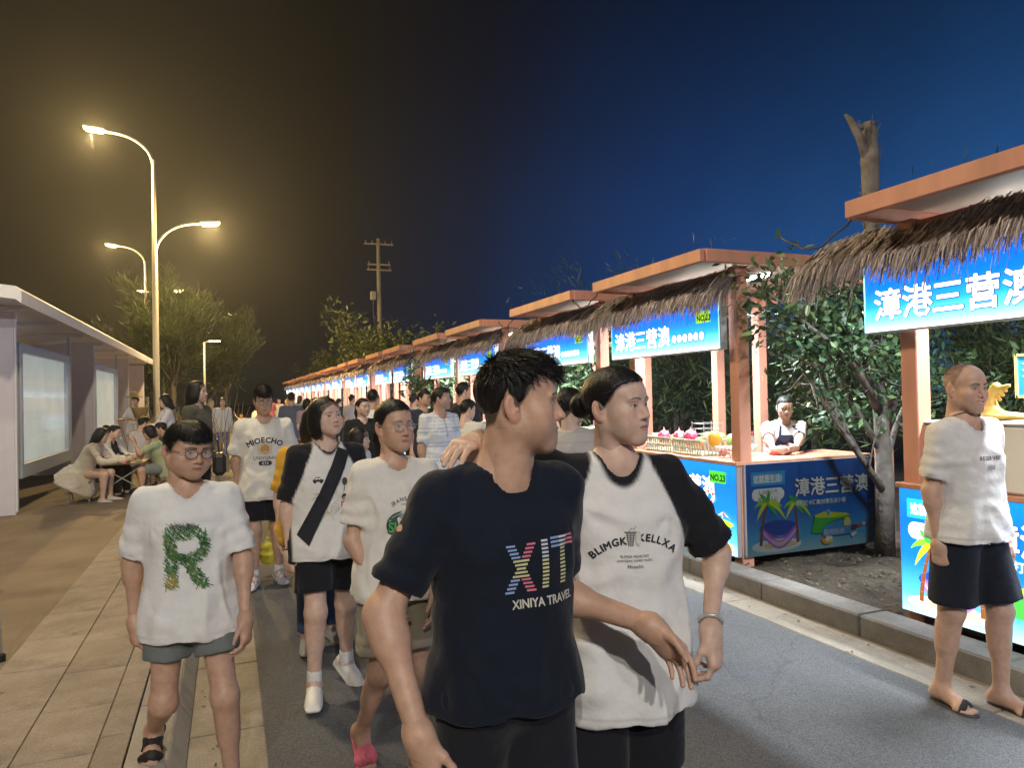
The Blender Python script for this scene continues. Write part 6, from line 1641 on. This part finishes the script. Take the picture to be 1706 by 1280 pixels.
VEND = crowd(vs=.75, label='stall vendor in dark apron over a white T-shirt leaning on the counter', loc=(4.98,5.64,-.05), yaw=R_(-20), H=1.56, build=.98, fem=1, skin=PALE, hair='tied', head=(R_(-12),R_(14),0), neck=.048, lean=.20, legs=stand,
    arms=dict(R=dict(reach=(4.52,5.20,.985), pole=(-.6,.2,-.5), handw=(.6,-.5,-.1), thumbw=(.1,-.3,1)), L=dict(reach=(4.70,5.14,.985), pole=(.8,.1,-.4), handw=(-.9,-.2,-.1), thumbw=(0,-.2,1))), shirt=dict(col=WHT, sleeve=.135, loose=1.05), bottom=TR(DK), feet=SNK())
b, p, (SV, SQ) = VEND
ap = [gridq((-.085,.085),(.085,.085),(.15,-.06),(-.15,-.06),10,8,(.012,.016,.04)), gridq((-.15,-.06),(.15,-.06),(.15,-.40),(-.15,-.40),12,12,(.012,.016,.04))]
for m_ in print_on(b, {}, p, SV, SQ, ap, off=.010, name='apron', m=mat('apron_cloth', (.012,.016,.045), rough=.8)): link('apron', m_, b)
for m_ in print_on(b, {}, p, SV, SQ, [disc2(0,-.03,.045,.040,(.45,.10,.25),20), disc2(0,-.03,.035,.03,(.05,.03,.10),20), stroke2([(-.02,-.03),(0,-.015),(.02,-.035)],.006,(.6,.2,.35))], off=.014, name='apron_badge'): link('apron_badge', m_, b)
for s_ in (-1,1):
    for m_ in print_on(b, {}, p, SV, SQ, [(np.array([(s_*.085,.085),(s_*.065,.085),(s_*.050,.165),(s_*.068,.165)]), [(0,1,2,3)], DK)], off=.010, name='apron_strap', m=mat('apron_cloth')): link('apron_strap', m_, b)

# seated and standing people on the pavement (ground at z=.095)
G = .095
def sit(fy=0.0): return dict(R=dict(thigh=(-.10,-1,-.05), shin=(-.02,.10,-1)), L=dict(thigh=(.10,-1,-.02), shin=(.02,.05,-1)))
eat = dict(R=dict(up=(-.1,-.55,-.8), fore=(.25,-1,.05)), L=dict(up=(.1,-.55,-.8), fore=(-.25,-1,.08)))
DRESS = [(-.16,.17,.20,.20),(-.08,.15,.17,.17),(.0,.125,.12,.125),(.06,.100,.084,.080),(.13,.098,.076,.072),(.19,.105,.076,.074),(.235,.112,.068,.070),(.265,.105,.054,.062),(.287,.082,.043,.054),(.300,.050,.036,.046)]
crowd(label='young woman in a long-sleeved cream dress hunched on a stool at the folding table', loc=(-2.05,12.35,G), yaw=R_(78), H=1.58, build=.95, fem=1, skin=PALE, hair='long', head=(0,R_(20),0), neck=.047, pelvis=.42, lean=.50, legs=sit(), arms=eat, shirt=dict(name='dress', col=(.66,.60,.50), sleeve=.30, prof=DRESS, hem=-.15, fold=.010), feet=SNK((.66,.60,.52)))
crowd(label='girl in black waistcoat over white sleeves seated beside the cream dress', loc=(-1.90,12.95,G), yaw=R_(70), H=1.58, build=.95, fem=1, skin=PALE, hair='tied', tail='bun', head=(R_(5),R_(15),0), neck=.047, pelvis=.42, lean=.42, legs=sit(), arms=eat, shirt=dict(col=DK, sleeves=WHT, sleeve=.28), bottom=TR(DK), feet=SNK(DK))
crowd(label='man in greyish white T-shirt sitting back turned at the far table end', loc=(-1.45,14.0,G), yaw=AW(R_(-25)), H=1.66, skin=TAN, hair='short', head=(R_(-25),R_(15),0), pelvis=.44, lean=.25, legs=sit(), arms=eat, shirt=dict(col=(.48,.45,.46), sleeve=.16, loose=1.1), bottom=SHO(DK), feet=SNK(DK))
crowd(label='person in light blue shirt bent over behind the seated man in greyish white', loc=(-1.9,14.9,G), yaw=AW(R_(30)), H=1.60, skin=TAN, hair='short', head=(0,R_(40),0), pelvis=.44, lean=.7, legs=sit(), arms=eat, shirt=dict(col=(.36,.46,.58), sleeve=.16, loose=1.1), bottom=SHO(DK), feet=SNK(DK))
crowd(label='boy in pale green shirt sitting right of the table with a hand to his face', loc=(-.92,12.6,G), yaw=R_(-80), H=1.52, build=.95, skin=TAN, hair='bobkid', head=(0,R_(22),0), pelvis=.42, lean=.40, legs=sit(), arms=dict(R=dict(up=(-.1,-.7,-.6), fore=(.3,-.35,1)), L=dict(up=(.1,-.8,-.5), fore=(-.2,-.4,1))), shirt=dict(col=(.38,.44,.27), sleeve=.14, loose=1.1), bottom=SHO((.20,.22,.22)), feet=SNK(DK))
crowd(label='person in dark top on a low stool just past the boy with the letter R', loc=(-.85,13.7,G), yaw=R_(-110), H=1.55, build=.95, skin=TAN, hair='fringe', head=(0,R_(15),0), pelvis=.42, lean=.40, legs=sit(), arms=eat, shirt=dict(col=(.05,.05,.055), sleeve=.14, loose=1.1), bottom=SHO(DK), feet=SNK(DK))
P25 = crowd(label='woman with long dark hair and olive top standing by the kerb, seen from the side', loc=(-.32,8.72,G), yaw=R_(62), H=1.69, fem=1, skin=PALE, hair='long', head=(R_(8),0,0), neck=.048, legs=stand, arms=dict(R=dict(up=(-.05,-.10,-1), fore=(.1,-.55,-.8)), L=dict(up=(.1,.05,-1), fore=(0,-.3,-1))), shirt=dict(col=(.075,.080,.060), sleeve=.11), bottom=TR(DK), feet=SNK(DK))
hb_ = empty('handbag', (-.10,8.55,0)); tag(hb_, 'black handbag hanging beside the woman in the olive top', 'bag'); MB().box((0,0,.86),(.14,.26,.24),None,.04).build('bag_body', M_BLACK, hb_); mm = MB(); mm.tube([(0,-.09,.97),(-.02,-.06,1.12),(-.02,.06,1.12),(0,.09,.97)], .008, 6); mm.build('handle', M_BLACK, hb_)
crowd(label='long-haired woman in white shirt holding out a plate by the reeds', loc=(-.98,14.35,G), yaw=R_(-75), H=1.60, build=.92, fem=1, skin=PALE, hair='long', head=(0,R_(16),0), neck=.047, lean=.12, legs=stand, arms=dict(R=dict(up=(-.05,-.45,-.9), fore=(.05,-1,.05)), L=dict(up=(.05,-.45,-.9), fore=(-.05,-1,.0))), shirt=dict(col=(.70,.70,.76), sleeve=.29), bottom=TR((.12,.10,.10)), feet=SNK())
pl = MB(); pl.lathe((-1.50,14.22,1.18), [(.05,0),(.11,.018),(.115,.022),(.10,.016)], 18); tag(pl.build('plate', mat('white_china', (.75,.75,.72), rough=.25), None, True), 'white plate held out by the long-haired woman', 'plate')
crowd(label='person in white top and straw hat half hidden by the shelter end', loc=(-2.02,19.0,G), yaw=R_(-30), H=1.60, skin=TAN, hair='short', legs=stand, arms=eat, shirt=dict(col=(.66,.64,.66), sleeve=.16), bottom=TR((.06,.06,.07)), feet=SNK())
st = MB(); st.lathe((-2.04,18.96,1.66), [(.20,0),(.19,.012),(.11,.03),(.10,.12),(.05,.14)], 18); tag(st.build('straw_hat', mat('straw', (.40,.30,.14), rough=.9, noise=.3, nscale=60), None, True), 'straw hat worn at the end of the shelter', 'hat')
crowd(label='woman in white blouse and blue jeans walking toward the camera on the pavement', loc=(-.14,19.4,G), yaw=R_(5), H=1.52, fem=1, skin=PALE, hair='long', legs=walkA, shirt=dict(col=(.70,.72,.76), sleeve=.28), bottom=TR((.05,.12,.42)), feet=SNK())
crowd(label='companion in lilac white walking close behind the blue jeans', loc=(-.42,20.6,G), yaw=R_(5), H=1.50, skin=PALE, hair='tied', fem=1, legs=walkB, shirt=dict(col=(.66,.62,.72), sleeve=.16), bottom=TR((.10,.10,.12)), feet=SNK())
crowd(lod=FAR, label='tiny child in pale clothes with an arm raised far along the road', loc=(.49,32,0), yaw=0, H=.98, kid=1, hs=.8, skin=TAN, hair='short', legs=stand, arms=dict(R=dict(up=(-.6,0,.6), fore=(-.3,0,1))), shirt=dict(col=(.6,.55,.5), sleeve=.14), bottom=SHO((.3,.25,.25)), feet=SNK())
cc = [(.30,.10,.09),(.55,.52,.50),(.05,.06,.09),(.45,.40,.36),(.62,.60,.60),(.10,.14,.25),(.35,.25,.10),(.52,.50,.55),(.08,.08,.08),(.40,.12,.14)]
spots = [(2.36,22.7,0),(3.05,24.6,1),(2.95,21.3,1),(2.75,14.6,1),(2.2,35.6,0),(2.57,29.1,1),(1.9,26.5,0),(2.9,18.6,1),(2.45,32.5,1),(1.5,30.0,0),(3.0,12.4,1),(2.1,19.4,0)]
cl_ = ['in dark red top','in off-white top','in navy top','in sand coloured top','in pale grey top','in blue top','in ochre top','in light top','in black top','in maroon top','in white sleeveless top','in grey top']
for i, (x, y, aw) in enumerate(spots):
    crowd(lod=FAR, label='distant visitor %s at the far stalls, %s' % (cl_[i], ['facing the camera','back turned'][aw]), group='distant visitors along the stalls', loc=(x,y,0), yaw=(AW(R_(-40)) if aw else R_(rp.uniform(-15,25))), H=rp.uniform(1.55,1.70), skin=TAN, hair=['short','long','tied','short'][i%4], legs=walkA if i%2 else stand, shirt=dict(col=cc[i%10] if i < 10 else (.6,.6,.58), sleeve=.15), bottom=TR(DK) if i%3 else SHO((.1,.1,.12)), feet=SNK(DK))

# ---------------------------------------------------------------- goods on the counters
M_PLAS = mat('crate_plastic', (.55,.55,.42), rough=.5); M_CLEAR = mat('clear_plastic', (.85,.9,.9), rough=.08, alpha=.28, spec=.8)
def crate(x, y, z, label, L=.44, W_=.30, hgt=.14):
    r = empty('fruit_crate', (x,y,z)); tag(r, label, 'crate', 'plastic fruit crates on the counter')
    MB().box((0,0,.006),(W_,L,.012)).build('base', M_PLAS, r)
    for s in (-1,1):
        m = MB(); n = 11
        for k in range(n+1): m.box((s*(W_/2-.006), -L/2+.01+k*(L-.02)/n, hgt*.5),(.010,.014,hgt))
        m.box((s*(W_/2-.006),0,hgt-.01),(.018,L,.022)); m.box((s*(W_/2-.006),0,hgt*.45),(.008,L,.014)); m.build('side', M_PLAS, r)
        m = MB(); n = 7
        for k in range(1,n): m.box((-W_/2+.012+k*(W_-.024)/n, s*(L/2-.006), hgt*.5),(.014,.010,hgt))
        m.box((0,s*(L/2-.006),hgt+.012),(W_*.6,.018,.03)); m.box((0,s*(L/2-.006),hgt-.01),(W_,.018,.022)); m.build('end', M_PLAS, r)
    return r
CT = .9575
crate(4.10,5.72,CT, 'pale plastic fruit crate at the front of the counter nearer the couple'); crate(4.12,6.22,CT, 'pale plastic fruit crate farther along the same counter')
def fruit(x, y, z, label, col, kind, s=.055):
    F = Field((-.1,-.1,-.1),(.1,.1,.13),.0075 if kind != 'dragon' else .006); F.op(ell((0,0,0),(s,s,s*1.2)))
    if kind == 'dragon':
        for k in range(14):
            a = k*2.4; h_ = -.7+1.5*k/14; c = np.array([math.cos(a)*s*.85*math.sqrt(max(.1,1-h_*h_*.8)), math.sin(a)*s*.85*math.sqrt(max(.1,1-h_*h_*.8)), h_*s]); F.op(cone(c, c*1.25+np.array([0,0,.022]), .010, .003), .008)
        F.op(cone((0,0,s),(.004,0,s+.045),.012,.003), .01)
    V, Q = F.mesh(); f = sstep(V[:,2], .0, s*1.5)[:,None]; C = np.asarray(col[0])*(1-f)+np.asarray(col[1])*f
    o = link(kind+'_fruit', raw_mesh(kind+'_fruit', V, Q, mat('fruit_skin', rough=.45, attr=True), col=C)); o.location = (x,y,z); tag(o, label, 'fruit'); return o
DF = ((.62,.05,.16),(.70,.22,.28))
fruit(4.08,6.02,CT+.135,'pink dragon fruit piled on the left of the crates',DF,'dragon',.058); fruit(4.10,5.86,CT+.14,'pink dragon fruit next to the yellow mango',DF,'dragon',.066); fruit(4.09,6.30,CT+.13,'pink dragon fruit at the far end of the crates',DF,'dragon',.058)
fruit(4.10,5.50,CT+.150,'orange and yellow mango standing on the crate rim',((.75,.42,.03),(.75,.22,.06)),'mango',.062); fruit(4.05,5.66,CT+.11,'small orange fruit inside the near crate',((.75,.30,.03),(.75,.40,.05)),'orange',.042); fruit(4.10,6.14,CT+.115,'orange fruit inside the far crate',((.75,.28,.03),(.75,.38,.05)),'orange',.042)
for i, (x, y, c, lab) in enumerate(((4.06,5.26,(.55,.06,.08),'clear box of red berries at the front of the fruit counter'),(4.08,5.10,(.05,.26,.06),'clear box of green grapes beside the corner post'),(4.30,5.32,(.10,.22,.05),'clear box of green fruit behind the berries'))):
    r = empty('fruit_box', (x,y,CT)); tag(r, lab, 'box', 'clear fruit boxes'); MB().box((0,0,.045),(.17,.13,.088),None,.008).build('tub', M_CLEAR, r); MB().box((0,0,.095),(.18,.14,.012),None,.004).build('lid', M_CLEAR, r)
    m = MB()
    for k in range(26): m.lathe((rp.uniform(-.065,.065),rp.uniform(-.045,.045),rp.uniform(.012,.07)), [(.003,-.013),(.011,-.007),(.013,0),(.010,.008),(.002,.013)], 6)
    f = m.build('fruit_pieces', mat('berry%d' % i, c, rough=.35, noise=.3, nscale=30), r, True); f['kind'] = 'stuff'
fx = [('apple','red apple heaped behind the crates, %s from the post',((.45,.03,.03),(.62,.16,.05)),.040),('orange','orange heaped behind the crates, %s from the post',((.72,.28,.03),(.72,.35,.05)),.042),('melon','green melon at the back of the fruit counter, %s from the post',((.12,.26,.05),(.22,.36,.10)),.075)]
nw = ['first','second','third','fourth','fifth','sixth']
for k in range(6):
    for j, (kd, lab, c, s_) in enumerate(fx):
        if j == 2 and k > 2: continue
        fruit(4.34+.085*j+(.05 if j == 2 else 0), 5.78+k*(.105 if j < 2 else .20)+.02*j, CT+s_*1.05, lab % nw[k], c, kd, s_); COL.objects[-1]['group'] = kd+'s heaped on the fruit counter'
bt = empty('bottle', (4.46,5.42,CT)); tag(bt, 'clear drinks bottle with pink cap on the fruit counter', 'bottle'); MB().lathe((0,0,0), [(.032,0),(.034,.01),(.034,.10),(.030,.13),(.015,.165),(.013,.18)], 14).build('body', M_CLEAR, bt, True); MB().lathe((0,0,.181), [(.016,0),(.016,.022)], 12).build('cap', mat('pink_cap', (.65,.12,.22), rough=.4), bt); MB().lathe((0,0,.05), [(.0348,0),(.0348,.045)], 14).build('wrapper', mat('label_paper', (.6,.12,.15), rough=.5), bt)
cp = empty('plastic_cup', (4.36,5.12,CT)); tag(cp, 'small clear cup beside the drinks bottle', 'cup'); MB().lathe((0,0,0), [(.026,0),(.034,.08),(.036,.082)], 14).build('cup_wall', M_CLEAR, cp, True)
tr_ = MB().box((4.62,5.25,CT+.02),(.20,.12,.035),None,.008).build('red_tray', mat('red_tray', (.55,.10,.09), rough=.4)); tag(tr_, 'red tray lying beside the vendor\'s hands', 'tray')
mg = empty('red_mug', (4.22,5.66,CT+.14)); mg.location = (4.40,5.50,CT); tag(mg, 'red mug standing by the corner post', 'mug'); MB().lathe((0,0,.0), [(.05,0),(.055,.02),(.055,.13),(.05,.13)], 16).build('mug_body', mat('red_glaze', (.55,.04,.08), rough=.3), mg, True); m = MB(); m.tube([(.05,0,.10),(.085,0,.10),(.085,0,.04),(.05,0,.035)], .008, 6); m.build('handle', mat('red_glaze'), mg, True)
wr = empty('wire_rack', (5.05,6.35,CT-.03)); wr.location = (4.62,6.30,CT); tag(wr, 'wire rack standing behind the corner post of the fruit stall', 'rack'); m = MB()
for k in range(5): m.tube([(-.12,-.10,.03+.055*k),(.12,-.10,.03+.055*k),(.12,.10,.03+.055*k),(-.12,.10,.03+.055*k),(-.12,-.10,.03+.055*k)], .003, 4)
for a, b_ in ((-.12,-.10),(.12,-.10),(.12,.10),(-.12,.10)): m.tube([(a,b_,0),(a,b_,.27)], .004, 5)
m.build('wire', M_GALV, wr)
# nearest stall: white cabinets, the yellow figure and a small framed board
M_WENAM = mat('white_enamel', (.70,.66,.58), rough=.35, noise=.03, nscale=3)
for x, y, d, lab in ((4.18,3.06,(.42,.50,.36),'white cabinet on the nearest counter by the orange post'),(4.12,2.45,(.50,.62,.37),'larger white cabinet with a handle beside it, cut by the picture edge')):
    r = empty('white_cabinet', (x,y,CT)); tag(r, lab, 'cabinet'); MB().box((0,0,d[2]/2),d,None,.015).build('cabinet_body', M_WENAM, r); MB().box((0,0,d[2]+.008),(d[0]+.02,d[1]+.02,.016),None,.006).build('lid', M_WENAM, r); m = MB(); m.tube([(-d[0]/2-.004,-.12,d[2]*.45),(-d[0]/2-.022,-.10,d[2]*.45),(-d[0]/2-.022,.06,d[2]*.45),(-d[0]/2-.004,.08,d[2]*.45)], .006, 6); m.build('handle', M_GALV, r)
F = Field((-.16,-.22,-.02),(.16,.22,.40),.008); F.op(ell((0,-.03,.03),(.10,.17,.035))); F.op(cone((0,.06,.03),(0,.09,.17),.062,.042), .06); F.op(cone((0,.09,.17),(0,.03,.26),.040,.034), .02)
for k in range(4): F.op(cone((0,.03+.02*k-.03,.25),(0,-.07+.025*k,.245-.035*k+.02),.020,.015), .012)
V, Q = F.mesh(); V = V*.74; fg = link('yellow_figurine', raw_mesh('yellow_figurine', V, Q, mat('yellow_glaze', (.72,.48,.12), rough=.35))); fg.location = (4.16,2.90,CT+.385); tag(fg, 'yellow glazed hand shaped figurine on top of the white cabinet', 'figurine')
bd = empty('menu_board', (4.80,3.12,1.60)); bd.scale = (.8,.8,.8); tag(bd, 'small blue board in a gold frame hanging behind the smiling man\'s head', 'sign')
MB().box((0,0,0),(.02,.26,.34),None,.004).build('board', mat('board_blue', (.02,.20,.38), rough=.4, emit=(.02,.22,.42), estr=.6), bd); m = MB()
for c, d in (((-.012,0,.17),(.02,.28,.02)),((-.012,0,-.17),(.02,.28,.02)),((-.012,.135,0),(.02,.02,.36)),((-.012,-.135,0),(.02,.02,.36))): m.box(c,d)
m.build('frame', mat('gold_frame', (.60,.45,.15), rough=.4), bd)
link('board_print', tint_mesh('board_print', [q2(-.09,.09,.09-.05*k,.105-.05*k,(.35,.6,.7)) for k in range(3)]+[d2(0,-.10,.055,.055,(.35,.65,.75)), d2(0,-.10,.042,.042,(.03,.25,.45))], M_UNLIT, ((-.0105,0,0),(0,-1,0),(0,0,1),(-1,0,0))), bd)
m = MB(); m.tube([(0,0,.17),(0,0,.94)], .004, 5); m.build('hanging_cord', M_BLACK, bd)
for i, y0 in enumerate((7.29,10.41,12.79,15.91)):
    crate(4.14,y0+.55,CT,'pale plastic crate on the counter of the %s stall' % ['third','fourth','fifth','sixth'][i]); crate(4.14,y0+1.1,CT,'pale plastic crate toward the far side of the %s stall counter' % ['third','fourth','fifth','sixth'][i])

# ---------------------------------------------------------------- table, stools and reeds on the pavement
tb = empty('folding_table', (-1.52,13.05,G)); tag(tb, 'low folding table crowded with snacks and drinks beside the shelter', 'table')
M_WOODT = mat('table_top_wood', (.30,.22,.14), rough=.5, noise=.2, nscale=12)
MB().box((0,0,.52),(.62,1.25,.025),None,.006).build('tabletop', M_WOODT, tb)
for sx in (-1,1):
    for sy in (-1,1): m = MB(); m.tube([(sx*.28,sy*.58,.0),(sx*.28,sy*.58,.508)], .014, 6); m.build('leg', M_GALV, tb)
for sy in (-1,1):
    m = MB(); m.tube([(-.28,sy*.58,.48),(.28,sy*.58,.12)], .009, 6); m.tube([(.28,sy*.575,.48),(-.28,sy*.575,.12)], .009, 6); m.build('cross_brace', M_GALV, tb)
for k, (dx, dy, c, lab) in enumerate(((.05,-.45,(.7,.68,.62),'paper bowl near the front edge of the folding table'),(-.12,-.20,(.55,.38,.16),'brown snack tray in the middle of the folding table'),(.16,.05,(.72,.70,.66),'white food box on the folding table'),(-.1,.35,(.45,.10,.08),'red food tub at the far side of the folding table'))):
    q = MB(); q.lathe((-1.52+dx,13.05+dy,G+.5335), [(.05,0),(.085,.05),(.09,.052)], 14); tag(q.build('food_tub', mat('tub%d' % k, c, rough=.5), None, True), lab, 'food tub', 'food on the folding table')
for k, (dx, dy, lab) in enumerate(((.20,-.30,'tall clear drink bottle at the right of the folding table'),(.10,.22,'clear drink bottle behind the food box'))):
    q = empty('drink_bottle', (-1.52+dx,13.05+dy,G+.5335)); tag(q, lab, 'bottle', 'drinks on the folding table'); MB().lathe((0,0,0), [(.034,0),(.036,.01),(.036,.14),(.014,.20),(.013,.215)], 12).build('body', M_CLEAR, q, True); MB().lathe((0,0,.216), [(.016,0),(.016,.02)], 10).build('cap', mat('white_cap', (.7,.7,.7)), q)
for k, (x, y, lab) in enumerate(((-2.05,12.35,'folding stool under the cream dress'),(-1.90,12.95,'folding stool under the girl in the black waistcoat'),(-1.45,14.0,'folding stool of the man with his back turned'),(-.92,12.6,'folding stool of the boy in pale green'),(-1.9,14.9,'stool under the person in light blue'),(-.85,13.7,'stool under the person in the dark top'))):
    q = empty('folding_stool', (x,y,G)); tag(q, lab, 'stool', 'folding stools round the table'); MB().box((0,0,.29),(.30,.30,.02),None,.006).build('seat', M_BLACK, q)
    for s in (-1,1): m = MB(); m.tube([(s*.13,-.14,.0),(s*.13,.14,.28)], .009, 6); m.build('leg', M_GALV, q); m = MB(); m.tube([(s*.115,.14,.0),(s*.115,-.14,.28)], .009, 6); m.build('leg', M_GALV, q)
rd = empty('dry_reeds', (-.7,16.0,G)); tag(rd, 'clump of tall dry reeds behind the woman holding a plate', 'plant', None); rs = np.random.RandomState(8); m = MB()
for k in range(120):
    x, y = rs.normal(0,.40), rs.normal(0,.3); a = rs.normal(0,.13); hh = rs.uniform(.8,1.6); m.tube([(x,y,0),(x+a*.4*hh,y,hh*.5),(x+a*hh+rs.normal(0,.1),y+rs.normal(0,.1),hh)], [.016,.012,.004], 4)
s_ = m.build('stems', mat('dry_stem', (.30,.24,.14), rough=.9, noise=.4, nscale=6), rd); s_['kind'] = 'stuff'
bk_ = empty('yellow_basket', (-1.7,16.8,G)); tag(bk_, 'yellow woven basket raised on a stand near the straw hat', 'basket'); MB().lathe((0,0,1.12), [(.10,0),(.17,.22),(.175,.23),(.15,.21)], 14).build('bowl', mat('straw'), bk_, True); m = MB()
for a in range(3): m.tube([(.16*math.cos(a*2.1),.16*math.sin(a*2.1),0),(.06*math.cos(a*2.1),.06*math.sin(a*2.1),1.12)], .012, 5)
m.build('stand', M_BLACK, bk_)
ts = empty('folding_stand', (-1.27,4.93,G)); tag(ts, 'folding metal stand with a black foot at the left picture edge', 'stand'); M_STEEL = mat('brushed_steel', (.45,.45,.40), rough=.35, metal=.7)
for dx, dy in ((.05,0),(-.12,.12),(-.12,-.12)): m = MB(); m.tube([(dx,dy,.02),(dx*.45,dy*.45,.62)], .009, 6); m.build('leg', M_STEEL, ts); MB().lathe((dx,dy,0), [(.022,0),(.022,.035),(.012,.045)], 10).build('rubber_foot', M_BLACK, ts)
m = MB(); m.tube([(0,0,.36),(.055,0,.40)], .008, 6); m.build('brace', M_STEEL, ts); MB().box((-.03,0,.66),(.10,.10,.05),None,.008).build('clamp', M_BLACK, ts); MB().box((-.03,0,.705),(.09,.09,.035),None,.006).build('plate', mat('white_cap'), ts); MB().box((-.03,0,.745),(.10,.10,.04),None,.008).build('cap', M_BLACK, ts)
gl = empty('glowing_lantern', (.46,13.8,0)); tag(gl, 'small glowing orange lantern seen past the tall boy\'s shoulder', 'lantern'); m = MB(); m.tube([(0,0,0),(0,0,1.15)], .018, 6); m.build('pole', M_BLACK, gl); MB().lathe((0,0,1.15), [(.03,0),(.07,.04),(.08,.10),(.07,.16),(.03,.20)], 14).build('shade', mat('lantern_glow', (.8,.5,.3), emit=(1,.55,.25), estr=1.3), gl, True)
# ---------------------------------------------------------------- the night air: barbecue smoke and sea damp
hm = bpy.data.materials.new('haze'); hm.use_nodes = True; nt = hm.node_tree; nt.nodes.remove(nt.nodes['Principled BSDF']); pv = nt.nodes.new('ShaderNodeVolumePrincipled')
pv.inputs['Color'].default_value = (.86,.90,.95,1); pv.inputs['Density'].default_value = .0010; pv.inputs['Anisotropy'].default_value = .7
nt.links.new(pv.outputs[0], nt.nodes['Material Output'].inputs['Volume'])
hz_ = MB().box((0,115,6.5),(304,294,15.2)).build('haze', hm); tag(hz_, kind='stuff')
